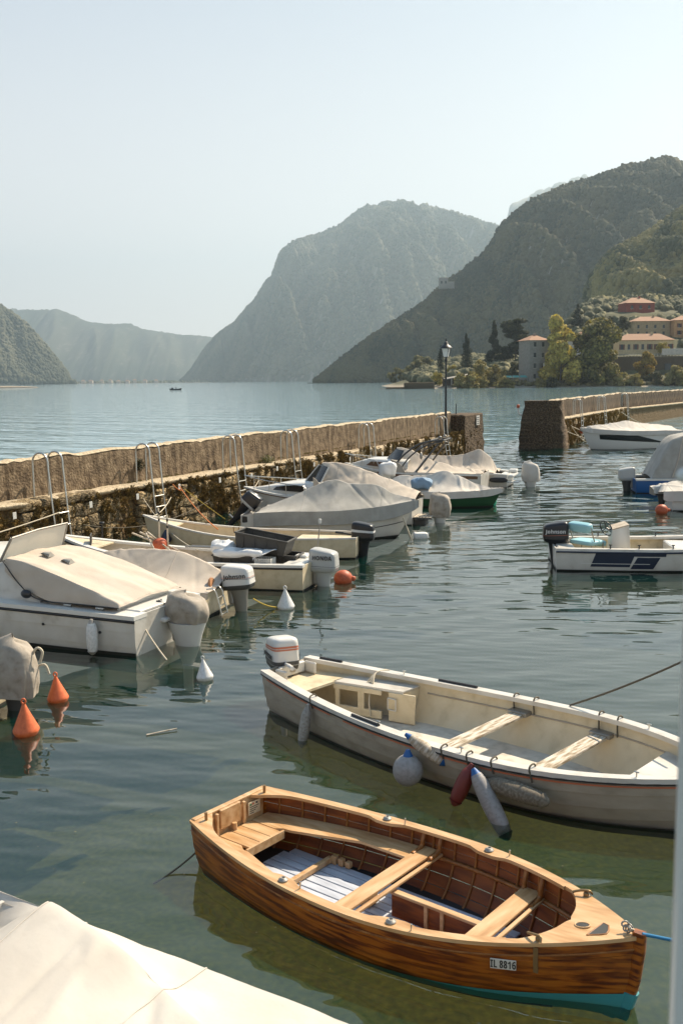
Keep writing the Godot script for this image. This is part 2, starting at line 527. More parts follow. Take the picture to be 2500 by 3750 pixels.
# A tile of waves as a normal map: sines with whole numbers of periods, so that it repeats without a seam.
func wave_map(size: int, count: int, kmin: float, kmax: float, spread: float, steep: float, seed_: int) -> ImageTexture:
	var r := RandomNumberGenerator.new()
	r.seed = seed_
	var wx := PackedFloat32Array(); var wy := PackedFloat32Array(); var ph := PackedFloat32Array(); var am := PackedFloat32Array()
	for k in count:
		var kk := kmin * pow(kmax / kmin, r.randf())
		var a := PI / 2 + r.randfn(0.0, spread)
		wx.append(roundf(kk * cos(a))); wy.append(roundf(kk * sin(a)))
		ph.append(r.randf() * TAU); am.append(r.randf_range(0.5, 1.0))
	var tot := 0.0
	for a in am: tot += a * a * 0.5
	var g := steep / sqrt(tot)
	var out := PackedByteArray()
	out.resize(size * size * 3)
	var sx := PackedFloat32Array(); sx.resize(size * size)
	var sy := PackedFloat32Array(); sy.resize(size * size)
	var cosine := PackedFloat32Array()
	for q in size: cosine.append(cos(TAU * q / size))
	for k in count:
		var kx := int(wx[k]); var ky := int(wy[k])
		var l := maxf(sqrt(float(kx * kx + ky * ky)), 1.0)
		var fx := am[k] * g * kx / l; var fy := am[k] * g * ky / l
		var p := int(ph[k] / TAU * size)
		for y in size:
			var q := p + ky * y
			var row := y * size
			for x in size:
				var c := cosine[posmod(q + kx * x, size)]
				sx[row + x] += fx * c
				sy[row + x] += fy * c
	for k in size * size:
		var n := Vector3(-sx[k], -sy[k], 1.0).normalized()
		out[k * 3] = int((n.x * 0.5 + 0.5) * 255.0); out[k * 3 + 1] = int((n.y * 0.5 + 0.5) * 255.0); out[k * 3 + 2] = int((n.z * 0.5 + 0.5) * 255.0)
	return ImageTexture.create_from_image(Image.create_from_data(size, size, false, Image.FORMAT_RGB8, out))

func waterline(d: Dictionary, at: Vector3, heading: float) -> Array:   # [outline in the world, middle, reach]
	var xf := Transform3D(Basis(Vector3.UP, -heading), at)
	var p := PackedVector2Array()
	for s in [-1.0, 1.0]:
		for q in 31:
			var x: float = d.L * (q if s < 0.0 else 30 - q) / 30.0 * 0.985 + 0.005
			var w := xf * at_height(d, x, 0.0, s, 0.004)
			p.append(Vector2(w.x, w.z))
	var mid := xf * Vector3(d.L / 2, 0, 0)
	return [p, Vector2(mid.x, mid.z), d.L / 2 + 0.4]

const PIER_AT := Vector3(-3.67, 0, -30.15)
const PIER_TURN := 66.4   # the piers' own axes: x along the pier away from the camera, z into the harbour

func water() -> void:
	var hw := StandardMaterial3D.new()
	hw.resource_name = "harbour_water"
	hw.transparency = BaseMaterial3D.TRANSPARENCY_ALPHA
	var c := lin(0.001, 0.026, 0.021).linear_to_srgb()
	c.a = 0.5
	hw.albedo_color = c
	hw.roughness = 0.02
	hw.metallic_specular = 0.72
	hw.normal_enabled = true
	hw.normal_texture = wave_map(512, 26, 5, 40, 0.5, 0.022, 5)
	hw.uv1_scale = Vector3(0.16, 0.16, 1)
	var xf := Transform3D(Basis(Vector3.UP, deg_to_rad(PIER_TURN)), PIER_AT)
	# rippled sheet inside the piers
	var r := RandomNumberGenerator.new()
	r.seed = 3
	var kx := PackedFloat32Array(); var kz := PackedFloat32Array(); var ph := PackedFloat32Array(); var am := PackedFloat32Array()
	for k in 16:
		var l := 0.45 * pow(1.9 / 0.45, r.randf())
		var a := deg_to_rad(90.0 + r.randfn(4.0, 17.0))
		kx.append(TAU / l * cos(a)); kz.append(TAU / l * sin(a)); ph.append(r.randf() * TAU)
		am.append(r.randf_range(0.6, 1.0) * l / TAU)   # so that each wave is equally steep
	var patch := noise(9, 0.11, 3)
	var g := Geo.new()
	var s0 := -31.0; var s1 := 44.0; var d0 := -0.4; var d1 := 46.0
	var st := 0.15
	var ns := int((s1 - s0) / st); var nd := int((d1 - d0) / st)
	for a in ns + 1:
		for b in nd + 1:
			var p := xf * Vector3(s0 + (s1 - s0) * a / ns, 0, d0 + (d1 - d0) * b / nd)
			var far := -p.z
			var e := 0.010 + 0.016 * smoothstep(16.0, 27.0, far) + 0.082 * smoothstep(25.0, 44.0, far)
			e *= 0.62 + 0.75 * clampf(patch.get_noise_2d(p.x * 0.8, p.z * 2.0) * 1.6 + 0.4, 0.0, 1.2)
			e *= lerpf(1.0, 0.45, smoothstep(2.5, -1.0, p.x + (far - 24.0) * -0.13) * smoothstep(45.0, 36.0, far))
			var edge := minf(1.0, 0.2 + minf(minf(a, ns - a), minf(b + 3, nd - b)) * 0.1)
			e *= 0.36
			var h := 0.0; var sx := 0.0; var sz := 0.0
			for k in 16:
				var f := kx[k] * p.x + kz[k] * p.z + ph[k]
				h += am[k] * sin(f)
				var q := am[k] * cos(f)
				sx += q * kx[k]; sz += q * kz[k]
			g.v.append(Vector3(p.x, h * e * edge, p.z))
			g.n.append(Vector3(-sx * e, 1.0, -sz * e).normalized())
			g.t.append(Vector2(p.x, p.z))
	# the water stops at the planking of the two open boats nearest the camera
	var dry := [waterline(DINGHY, Vector3(-0.962, 0, -8.136), 0.675), waterline(SKIFF, Vector3(-0.654, 0, -12.023), 0.743)]
	for a in ns:
		for b in nd:
			var k := a * (nd + 1) + b
			var corner := [k, k + 1, k + nd + 2, k + nd + 1]
			var cell := PackedVector2Array()
			for e in corner: cell.append(Vector2(g.v[e].x, g.v[e].z))
			var kept := true
			for d in dry:
				if cell[0].distance_to(d[1]) > d[2]: continue
				var inside := 0
				for e in cell:
					if Geometry2D.is_point_in_polygon(e, d[0]): inside += 1
				if inside == 4:
					kept = false
				elif inside > 0 or Geometry2D.intersect_polygons(cell, d[0]).size() > 0:
					kept = false
					for piece in Geometry2D.clip_polygons(cell, d[0]):
						var tri := Geometry2D.triangulate_polygon(piece)
						var first := g.v.size()
						for e in piece:
							g.v.append(Vector3(e.x, g.v[k].y, e.y)); g.n.append(g.n[k]); g.t.append(e)
						for q in range(0, tri.size(), 3):
							var t0: Vector2 = piece[tri[q]]; var t1: Vector2 = piece[tri[q + 1]]; var t2: Vector2 = piece[tri[q + 2]]
							if (t2 - t0).y * (t1 - t0).x - (t2 - t0).x * (t1 - t0).y > 0.0: g.i.append_array([first + tri[q], first + tri[q + 1], first + tri[q + 2]])
							else: g.i.append_array([first + tri[q], first + tri[q + 2], first + tri[q + 1]])
			if kept:
				g.i.append_array([k, k + nd + 2, k + 1, k, k + nd + 1, k + nd + 2])
	ground("harbour_water", g, hw)
	# the lake round it, in four sheets that butt against the harbour's edge
	var lw := StandardMaterial3D.new()
	lw.resource_name = "lake_water"
	lw.albedo_color = lin(0.17, 0.28, 0.32).linear_to_srgb()
	lw.roughness = 0.03
	lw.normal_enabled = true
	lw.normal_texture = wave_map(512, 40, 5, 60, 0.45, 0.05, 6)
	lw.uv1_scale = Vector3(0.03, 0.03, 1)
	var lg := Geo.new()
	var far := 8500.0
	for q in [[-far, s0, -far, far], [s1, far, -far, far], [s0, s1, -far, d0], [s0, s1, d1, far]]:
		var k := lg.v.size()
		for w in [Vector2(q[0], q[2]), Vector2(q[1], q[2]), Vector2(q[1], q[3]), Vector2(q[0], q[3])]:
			var p := xf * Vector3(w.x, 0, w.y)
			lg.v.append(p); lg.n.append(Vector3.UP); lg.t.append(Vector2(p.x, p.z))
		lg.i.append_array([k, k + 1, k + 2, k, k + 2, k + 3])
	ground("lake_water", lg, lw)
	# leaves and specks drifting on the calm water
	var lr := RandomNumberGenerator.new()
	lr.seed = 44
	var specks := []
	for k in 130:
		var p := Vector3(lr.randf_range(-4.5, 5.5), 0.012, -lr.randf_range(5.5, 17.0))
		var wet := false
		for q in dry: wet = wet or Geometry2D.is_point_in_polygon(Vector2(p.x, p.z), q[0])
		if wet: continue
		var sz := lr.randf_range(0.003, 0.011)
		specks.append([Transform3D(Basis(Vector3.UP, lr.randf() * TAU).scaled(Vector3(sz, 0.002, sz * lr.randf_range(0.3, 0.8))), p), lin(0.10, 0.08, 0.03).lerp(lin(0.24, 0.20, 0.10), lr.randf())])
	var lm := mat("floating_leaf", lin(1, 1, 1), 0.8)
	lm.vertex_color_use_as_albedo = true
	scatter("floating_leaves", specks, lm, crown_blob(45, 7, 4))
	# the harbour's bed, mossy stones and mud
	var bed := []
	var bn := noise(15, 0.35, 4)
	for a in 76:
		var row := PackedVector3Array()
		for b in 48:
			var p := xf * Vector3(s0 + a, 0, d0 - 0.6 + b)
			row.append(Vector3(p.x, -2.5 - clampf((-p.z - 8.0) * 0.05, 0.0, 1.5) + bn.get_noise_2d(p.x, p.z) * 0.25, p.z))
		bed.append(row)
	var bg := Geo.new()
	bg.grid(bed)
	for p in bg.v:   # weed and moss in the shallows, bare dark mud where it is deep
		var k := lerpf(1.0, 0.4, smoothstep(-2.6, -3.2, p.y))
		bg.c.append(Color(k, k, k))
	mat("bed", lin(1, 1, 1), 0.9, tex(16, 0.02, 6, [0.0, lin(0.042, 0.048, 0.001), 0.4, lin(0.075, 0.082, 0.002), 0.65, lin(0.10, 0.105, 0.003), 1.0, lin(0.16, 0.15, 0.008)], 1024), Vector3(0.35, 0.35, 0.35), null, 0.0, true)
	(M["bed"] as StandardMaterial3D).vertex_color_use_as_albedo = true
	ground("harbour_bed", bg, M["bed"])
const RIDGE_CLIFF := [Vector2(-1765, 550), Vector2(-1535, 415), Vector2(-1403, 329), Vector2(-1335, 306), Vector2(-1285, 270), Vector2(-1237, 229), Vector2(-1189, 175), Vector2(-1155, 132), Vector2(-1123, 89), Vector2(-1091, 47), Vector2(-1075, 4), Vector2(-1051, 0)]
const RIDGE_FAR := [Vector2(-4162, 711), Vector2(-3395, 627), Vector2(-3008, 654), Vector2(-2891, 666), Vector2(-2815, 652), Vector2(-2583, 652), Vector2(-2486, 656), Vector2(-2372, 609), Vector2(-2241, 546), Vector2(-2086, 526), Vector2(-1854, 524), Vector2(-1760, 477), Vector2(-1586, 449), Vector2(-1433, 423), Vector2(-1278, 414), Vector2(-1161, 402), Vector2(-853, 333), Vector2(-545, 216)]
const RIDGE_MID := [Vector2(-970, 0), Vector2(-924, 36), Vector2(-870, 99), Vector2(-802, 201), Vector2(-722, 289), Vector2(-617, 357), Vector2(-552, 432), Vector2(-485, 502), Vector2(-432, 589), Vector2(-393, 622), Vector2(-365, 701), Vector2(-338, 764), Vector2(-275, 812), Vector2(-197, 838), Vector2(-70, 873), Vector2(-5, 898), Vector2(58, 946), Vector2(123, 994), Vector2(173, 1019), Vector2(217, 1011), Vector2(275, 1038), Vector2(327, 1034), Vector2(377, 1046), Vector2(428, 1021), Vector2(467, 1006), Vector2(503, 1023), Vector2(555, 998), Vector2(618, 989), Vector2(695, 964), Vector2(772, 944), Vector2(849, 913), Vector2(925, 893), Vector2(1027, 838), Vector2(1182, 736), Vector2(1387, 684), Vector2(1724, 581)]
const RIDGE_DARK := [Vector2(-49, 0), Vector2(-33, 8), Vector2(-13, 24), Vector2(13, 45), Vector2(45, 68), Vector2(78, 89), Vector2(104, 104), Vector2(126, 120), Vector2(142, 133), Vector2(161, 151), Vector2(181, 162), Vector2(196, 175), Vector2(212, 188), Vector2(225, 203), Vector2(234, 222), Vector2(244, 234), Vector2(256, 244), Vector2(269, 255), Vector2(288, 266), Vector2(313, 276), Vector2(332, 282), Vector2(363, 292), Vector2(395, 302), Vector2(420, 310), Vector2(445, 314), Vector2(476, 321), Vector2(502, 311), Vector2(546, 314), Vector2(623, 301), Vector2(712, 282)]
const RIDGE_PALE := [Vector2(1154, 982), Vector2(1231, 1167), Vector2(1253, 1264), Vector2(1309, 1282), Vector2(1435, 1349), Vector2(1654, 1422), Vector2(1749, 1456), Vector2(1812, 1469), Vector2(1890, 1451), Vector2(2037, 1342), Vector2(2292, 1247)]
const RIDGE_GREEN := [Vector2(187, 32), Vector2(201, 50), Vector2(208, 68), Vector2(211, 89), Vector2(220, 104), Vector2(232, 114), Vector2(247, 119), Vector2(261, 128), Vector2(272, 135), Vector2(285, 145), Vector2(311, 152), Vector2(347, 148), Vector2(387, 134)]

func ridge_at(sil: Array, x: float) -> float:
	if x <= sil[0].x: return sil[0].y
	for k in sil.size() - 1:
		if x <= sil[k + 1].x:
			var f: float = (x - sil[k].x) / (sil[k + 1].x - sil[k].x)
			return lerpf(sil[k].y, sil[k + 1].y, f)
	return sil[sil.size() - 1].y

# One mountain: its ridge stands at a distance, its near flank falls towards the lake with gullies and ribs, its far flank falls away behind.
func hill_point(d: Dictionary, x: float, v: float) -> Vector3:
	var h := ridge_at(d.sil, x)
	h += (d.n as FastNoiseLite).get_noise_2d(x * 3.0, 7.0) * h * d.get("jag", 0.02)
	h = maxf(h - d.get("drop", 0.0), 0.0)
	var deep: float = maxf(h * d.slope, 4.0)
	if v > 1.0:
		return Vector3(x, h * maxf(0.0, 1.0 - (v - 1.0) * 1.6), -d.z - (v - 1.0) * deep * 1.6 - 5.0)
	var shape := pow(v, d.get("bow", 0.85))
	var rib := ridged(d.n, x * d.rib + v * d.lean * h, v * h * d.rib * 0.25) - 0.5
	var y: float = h * shape + rib * h * d.amp * sin(PI * clampf(v * 1.02, 0, 1)) * 1.0
	return Vector3(x + rib * h * d.amp * 0.3 * sin(PI * v), maxf(y, -2.0 + 3.0 * v) - 2.0 * (1.0 - v), -d.z + (1.0 - v) * deep)

func mountain(called: String, label: String, d: Dictionary, m: Material, cols: int, rows: int) -> MeshInstance3D:
	var lines := []
	var x0: float = d.sil[0].x
	var x1: float = d.sil[d.sil.size() - 1].x
	var k := noise(d.seed + 50, 1.0, 4)
	var g := Geo.new()
	for r in rows + 4:
		var line := PackedVector3Array()
		var v := float(r) / rows if r <= rows else 1.0 + (r - rows) * 0.2
		for c in cols + 1:
			var p := hill_point(d, lerpf(x0, x1, float(c) / cols), v)
			line.append(p)
			var f := k.get_noise_3d(p.x * d.cf, p.y * d.cf * 0.6, p.z * d.cf)
			var forest: Color = d.forest.lerp(d.forest2, clampf(f * 1.5 + 0.5, 0, 1))
			var rock := clampf((k.get_noise_3d(p.x * d.cf * 2.2, p.y * d.cf * 0.5, p.z) - d.bare) * 5.0, 0, 1)
			g.c.append(forest.lerp(d.rock, rock))
		lines.append(line)
	g.grid(lines)
	var o := ground(called, g, m)
	o.set_meta("label", label)
	return o

func crown_blob(seed_: int, nu := 9, nv := 6) -> ArrayMesh:
	var g := Geo.new()
	g.ball(Vector3.ZERO, Vector3(1, 0.95, 1), 1.0, nu, nv)
	g.rough(noise(seed_, 1.1, 2), 0.55, 1.0)
	return g.mesh()

func scatter(called: String, spots: Array, m: Material, blob: Mesh) -> void:   # spots = [Transform3D, Color]
	var mm := MultiMesh.new()
	mm.transform_format = MultiMesh.TRANSFORM_3D
	mm.use_colors = true
	mm.mesh = blob
	mm.instance_count = spots.size()
	for k in spots.size():
		mm.set_instance_transform(k, spots[k][0])
		mm.set_instance_color(k, spots[k][1])
	var o := MultiMeshInstance3D.new()
	o.name = numbered(called)
	o.multimesh = mm
	o.material_override = m
	o.set_meta("kind", "stuff")
	add_child(o)

func forest_on(called: String, d: Dictionary, count: int, size0: float, size1: float, pale: float, vmin := 0.02) -> void:
	var x0: float = d.sil[0].x
	var x1: float = d.sil[d.sil.size() - 1].x
	var k := noise(d.seed + 90, 1.0, 3)
	var spots := []
	for q in count:
		var x := rng.randf_range(x0, x1)
		var v := pow(rng.randf(), 0.8) * 1.08
		if v < vmin: continue
		var p := hill_point(d, x, v)
		if p.y < 1.0 or p.x > d.get("cut", 1e9): continue
		var bare := k.get_noise_3d(p.x * d.cf * 2.2, p.y * d.cf * 0.5, p.z)
		if bare > d.bare + 0.12: continue
		var s := rng.randf_range(size0, size1)
		var col: Color = d.forest.lerp(d.forest2, clampf(k.get_noise_2d(p.x * d.cf, p.z * d.cf) * 1.4 + 0.5 + rng.randfn(0.0, 0.25), 0, 1)) * pale
		spots.append([Transform3D(Basis(Vector3.UP, rng.randf() * TAU).scaled(Vector3(s, s * rng.randf_range(0.8, 1.3), s)), p + Vector3(0, s * 0.35, 0)), col])
	scatter(called, spots, M["leaf_far"], crown_blob(d.seed))

func mountains() -> void:
	var lf := mat("leaf_far", lin(1, 1, 1), 0.9)
	lf.vertex_color_use_as_albedo = true
	var far := {"sil": RIDGE_FAR, "z": 9000.0, "slope": 2.4, "seed": 1, "n": noise(101, 1.0, 4), "rib": 0.0013, "lean": 0.0005, "amp": 0.2, "cf": 0.0017, "forest": lin(0.05, 0.065, 0.04), "forest2": lin(0.08, 0.085, 0.055), "rock": lin(0.20, 0.18, 0.15), "bare": 0.32, "bow": 0.7}
	mountain("far_ridge", "pale hazy ridge far across the lake on the left", far, M["far_hill"], 220, 40)
	var pale := {"sil": RIDGE_PALE, "z": 7500.0, "slope": 1.0, "seed": 2, "n": noise(102, 1.0, 4), "rib": 0.001, "lean": 0.0003, "amp": 0.1, "cf": 0.0012, "forest": lin(0.10, 0.10, 0.08), "forest2": lin(0.14, 0.13, 0.11), "rock": lin(0.30, 0.28, 0.25), "bare": 0.1}
	mountain("distant_peak", "pale peak showing just over the dark mountain's crest", pale, M["far_hill"], 60, 24)
	var cliff := {"sil": RIDGE_CLIFF, "z": 4000.0, "slope": 0.9, "seed": 3, "n": noise(103, 1.0, 4), "rib": 0.004, "lean": 0.0014, "amp": 0.26, "cf": 0.0045, "forest": lin(0.06, 0.065, 0.035), "forest2": lin(0.11, 0.105, 0.06), "rock": lin(0.30, 0.27, 0.23), "bare": -0.02}
	mountain("lakeside_cliff", "rocky cliff running into the lake at the left edge", cliff, M["far_hill"], 110, 50)
	forest_on("cliff_woods", cliff, 16000, 6.0, 12.0, 1.0)
	var mid := {"sil": RIDGE_MID, "z": 6000.0, "slope": 1.7, "seed": 4, "n": noise(104, 1.0, 5), "drop": 12.0, "rib": 0.0025, "lean": 0.0010, "amp": 0.36, "cf": 0.0036, "forest": lin(0.060, 0.066, 0.034), "forest2": lin(0.16, 0.14, 0.08), "rock": lin(0.30, 0.27, 0.23), "bare": 0.17}
	mountain("middle_mountain", "tall blue grey mountain with a broken summit across the lake", mid, M["far_hill"], 260, 130)
	forest_on("middle_woods", mid, 110000, 6.0, 11.0, 1.0)
	var dark := {"sil": RIDGE_DARK, "z": 1500.0, "slope": 1.1, "seed": 5, "n": noise(105, 1.0, 5), "drop": 5.0, "rib": 0.009, "lean": 0.004, "amp": 0.34, "cf": 0.013, "forest": lin(0.026, 0.032, 0.014), "forest2": lin(0.092, 0.078, 0.03), "rock": lin(0.24, 0.22, 0.19), "bare": 0.15, "bow": 0.8}
	mountain("dark_mountain", "dark wooded mountain rising over the far shore on the right", dark, M["far_hill"], 260, 130)
	forest_on("mountain_woods", dark, 95000, 2.2, 4.8, 1.0)
	var green := {"sil": RIDGE_GREEN, "z": 850.0, "slope": 1.6, "seed": 6, "n": noise(106, 1.0, 4), "drop": 3.0, "rib": 0.012, "lean": 0.008, "amp": 0.30, "cf": 0.02, "forest": lin(0.055, 0.058, 0.020), "forest2": lin(0.24, 0.19, 0.06), "rock": lin(0.16, 0.15, 0.09), "bare": 0.5}
	mountain("wooded_hillside", "olive green hillside above the houses at the right edge", green, M["hill"], 90, 80)
	forest_on("hillside_woods", green, 24000, 1.3, 3.1, 1.0)
	# the ruined tower on the ridge
	var t := thing("hilltop_tower", "small grey ruined tower standing on the ridge of the dark mountain", "tower", Vector3(151, 134, -1478))
	var tg := Geo.new()
	tg.box(Vector3(0, 8, 0), Vector3(13, 16, 10), 0.3)
	tg.box(Vector3(11, 5, 1), Vector3(9, 10, 8), 0.3)
	part("wall", tg, M["wall_grey"], t)
	for q in [Vector3(-3, 9, 5.1), Vector3(3, 9, 5.1)]:
		var tw := Geo.new()
		tw.box(q, Vector3(2, 3.5, 0.3))
		part("window", tw, M["window_dark"], t)
	# villages at the water's edge across the lake
	var nth := ["first", "second", "third", "fourth", "fifth", "sixth", "seventh", "eighth", "ninth", "tenth"]
	for k in 10:
		var x := -1330.0 + k * 46.0 + rng.randf_range(-12, 12)
		house("lakeside_house", "tiny red roofed house in the far lakeside village, %s from its left end" % nth[k], Vector3(x, 2.0 + rng.randf() * 4.0, -4950.0 - rng.randf() * 60.0), rng.randf_range(-0.3, 0.3), Vector3(rng.randf_range(14, 24), rng.randf_range(8, 12), 12), 4.0, M["wall_pale"], [], "houses of the far village")
	var sh := Geo.new()
	sh.box(Vector3(-1100, -2.0, -5150), Vector3(1500, 6.5, 460), 3.5)
	ground("far_shore", sh, M["beach"])
	var strip := []
	for k in 420:
		var s := rng.randf_range(4, 9)
		strip.append([Transform3D(Basis().scaled(Vector3(s, s, s)), Vector3(rng.randf_range(-1800, -380), 3.0, -4990 - rng.randf() * 300.0)), lin(0.10, 0.11, 0.06) * rng.randf_range(0.8, 1.5)])
	scatter("shore_woods", strip, M["leaf_far"], crown_blob(77))
	var spit := Geo.new()
	spit.ball(Vector3(-345, 0, -1000), Vector3(46, 2.0, 12), 1.0, 24, 8)
	ground("left_spit", spit, M["beach"])

func smooth_steps(pts: Array, x: float) -> float:
	for k in pts.size() - 1:
		if x <= pts[k + 1].x:
			return lerpf(pts[k].y, pts[k + 1].y, clampf((x - pts[k].x) / (pts[k + 1].x - pts[k].x), 0, 1))
	return pts[pts.size() - 1].y

func shore_height(x: float, z: float) -> float:
	var f := -z
	var front := 428.0 + 12.0 * smoothstep(60.0, 40.0, x) + 60.0 * smoothstep(42.0, 26.0, x)
	var left := smooth_steps([Vector2(front, -0.6), Vector2(front + 6, 0.5), Vector2(front + 20, 3.0), Vector2(475, 7.5), Vector2(520, 10), Vector2(620, 16), Vector2(680, 12), Vector2(760, -4)], f)
	var right := smooth_steps([Vector2(front, -0.6), Vector2(front + 6, 0.4), Vector2(440, 1.4), Vector2(448, 3.4), Vector2(461, 6.0), Vector2(463, 13.2), Vector2(476, 14.2), Vector2(500, 16.5), Vector2(512, 23.0), Vector2(535, 25.5), Vector2(565, 39.5), Vector2(585, 41.5), Vector2(620, 48), Vector2(690, 52), Vector2(760, 20)], f)
	left = lerpf(-0.6, left, smoothstep(20.0, 80.0, x + maxf(0.0, 470.0 - f) * 0.8))
	return lerpf(left, right, smoothstep(86.0 + maxf(f - 462.0, 0.0) * 0.24, 98.0 + maxf(f - 462.0, 0.0) * 0.36, x))

# A hip-roofed house with windows in its near wall; windows = [x, y, width, height, shuttered]
func house(called: String, label: String, at: Vector3, turn: float, size: Vector3, rise: float, wall: Material, windows: Array, group := "") -> Node3D:
	var h := thing(called, label, "house", at, turn, group)
	var g := Geo.new()
	g.box(Vector3(0, size.y / 2 - 1.5, 0), size + Vector3(0, 3, 0))
	part("wall", g, wall, h)
	var r := Geo.new()
	var ex := size.x / 2 + 0.7; var ez := size.z / 2 + 0.7; var y := size.y + 0.02
	var rl := maxf(size.x - size.z, 0.0) / 2 + 0.4
	var a := Vector3(-ex, y, ez); var b := Vector3(ex, y, ez); var c := Vector3(ex, y, -ez); var d := Vector3(-ex, y, -ez)
	var p := Vector3(-rl, y + rise, 0); var q := Vector3(rl, y + rise, 0)
	r.quad(a, b, q, p); r.quad(c, d, p, q); r.tri(b, c, q); r.tri(d, a, p); r.quad(a, d, c, b)
	var ro := part("roof", r, M["roof_tile"], h)
	if windows.size():
		var ch := Geo.new()
		ch.box(Vector3(rl * 0.5, y + rise, 0.6), Vector3(0.9, 1.6, 0.9), 0.05)
		part("chimney", ch, wall, ro)
	for w in windows:
		var o := group_part("window", h, Vector3(w[0], w[1], size.z / 2))
		var f := Geo.new()
		f.box(Vector3(0, 0, -0.06), Vector3(w[2], w[3], 0.2))
		part("pane", f, M["window_dark"], o)
		var s := Geo.new()
		s.box(Vector3(0, -w[3] / 2 - 0.1, 0.08), Vector3(w[2] + 0.4, 0.18, 0.3))
		part("sill", s, M["wall_pale"], o)
		if w[4]:
			for sg in [-1.0, 1.0]:
				var t := Geo.new()
				t.box(Vector3(sg * (w[2] / 2 + 0.32), 0, 0.08), Vector3(0.62, w[3], 0.1))
				part("shutter", t, M["shutter"], o)
	return h

const TREE_LABELS := {"cypress": "dark narrow cypress", "conifer": "dark green conifer with a ragged top", "cedar": "broad dark cedar with layered boughs", "poplar": "tall golden yellow poplar", "broad": "large round olive green tree", "darkleaf": "dark bushy tree", "pale": "pale grey green tree", "yellow": "rounded yellow green tree", "willow": "feathery olive yellow willow shrub", "autumn": "orange tinged autumn tree"}

func leaf_mesh(kind: String, h: float, w: float, seed_: int) -> Geo:   # many small leaf clumps through the crown's volume
	var r := RandomNumberGenerator.new()
	r.seed = seed_
	var g := Geo.new()
	var tones: Array = {"cypress": [lin(0.016, 0.022, 0.010), lin(0.035, 0.042, 0.018)], "conifer": [lin(0.022, 0.026, 0.011), lin(0.055, 0.052, 0.02)], "cedar": [lin(0.028, 0.032, 0.014), lin(0.075, 0.068, 0.026)], "poplar": [lin(0.30, 0.23, 0.045), lin(0.78, 0.62, 0.16)], "broad": [lin(0.07, 0.065, 0.015), lin(0.34, 0.28, 0.075)], "darkleaf": [lin(0.035, 0.036, 0.013), lin(0.11, 0.095, 0.03)], "pale": [lin(0.13, 0.125, 0.06), lin(0.30, 0.27, 0.14)], "yellow": [lin(0.20, 0.17, 0.03), lin(0.50, 0.40, 0.09)], "willow": [lin(0.17, 0.14, 0.045), lin(0.46, 0.37, 0.15)], "autumn": [lin(0.20, 0.13, 0.02), lin(0.52, 0.36, 0.09)]}[kind]
	var lobes := []   # centre, radius
	if kind == "cypress":
		for k in 9:
			var f := k / 8.0
			var rad := w * 0.5 * (0.55 + 0.5 * sin(PI * (0.2 + 0.55 * (1.0 - f)))) * (1.0 - 0.82 * pow(f, 2.2))
			lobes.append([Vector3(r.randfn(0, w * 0.04), h * (0.08 + 0.86 * f), 0), Vector3(rad, h * 0.10, rad)])
	elif kind == "conifer":
		for k in 16:
			var f := k / 15.0
			var rad := w * 0.5 * (1.0 - 0.8 * f) * r.randf_range(0.5, 0.8)
			var a := r.randf() * TAU
			lobes.append([Vector3(cos(a) * w * 0.28 * (1.0 - f), h * (0.12 + 0.82 * f), sin(a) * w * 0.28 * (1.0 - f)), Vector3(rad, h * 0.075, rad)])
	elif kind == "cedar":
		for k in 16:
			var f := k / 15.0
			var a := r.randf() * TAU
			var o := w * 0.32 * (1.0 - 0.55 * f)
			lobes.append([Vector3(cos(a) * o, h * (0.25 + 0.70 * f), sin(a) * o), Vector3(w * 0.26, h * 0.05, w * 0.26) * r.randf_range(0.7, 1.15)])
	else:
		var low := {"poplar": 0.08, "broad": 0.07, "willow": 0.06}.get(kind, 0.18) as float
		var count: int = {"poplar": 34, "broad": 40}.get(kind, 14)
		for k in count:
			var f := (k + r.randf()) / count
			var y: float = low + (0.93 - low) * f
			var full := sqrt(maxf(0.02, sin(PI * clampf(0.16 + 0.78 * f, 0, 1)))) if kind != "poplar" else (1.12 - 0.62 * f)
			var a := r.randf() * TAU
			var o := w * 0.40 * full * sqrt(r.randf())
			var rad := w * r.randf_range(0.13, 0.21) * (0.65 + 0.45 * full)
			lobes.append([Vector3(cos(a) * o, h * y, sin(a) * o), Vector3(rad, rad * 0.85, rad)])
	var total: int = clampi(int(h * w * 30.0), 900, 14000)
	var leaf := clampf(w * 0.036, 0.24, 0.62)
	for k in total:
		var l: Array = lobes[r.randi() % lobes.size()]
		var dir := Vector3(r.randfn(0, 1), r.randfn(0, 1), r.randfn(0, 1)).normalized()
		var p: Vector3 = l[0] + dir * (l[1] as Vector3) * pow(r.randf(), 0.45)
		if p.y < 0.05: p.y = 0.05 + r.randf() * 0.4
		var nn := (dir + Vector3(r.randfn(0, 0.5), r.randfn(0, 0.5), r.randfn(0, 0.5))).normalized()
		var u := nn.cross(Vector3(r.randfn(0, 1), r.randfn(0, 1), r.randfn(0, 1))).normalized()
		var w2 := nn.cross(u)
		var s := leaf * r.randf_range(0.6, 1.3)
		var q := g.v.size()
		g.tri(p - u * s - w2 * s * 0.6, p + u * s * 0.9 - w2 * s * 0.4, p + w2 * s)
		g.tri(p - u * s * 0.3 + w2 * s * 1.2, p + u * s * 1.1 + w2 * s * 0.5, p - w2 * s * 0.8 + nn * s * 0.3)
		var tone: Color = tones[0].lerp(tones[1], clampf(r.randfn(0.5, 0.3), 0, 1))
		for e in 6: g.c.append(tone)
	return g

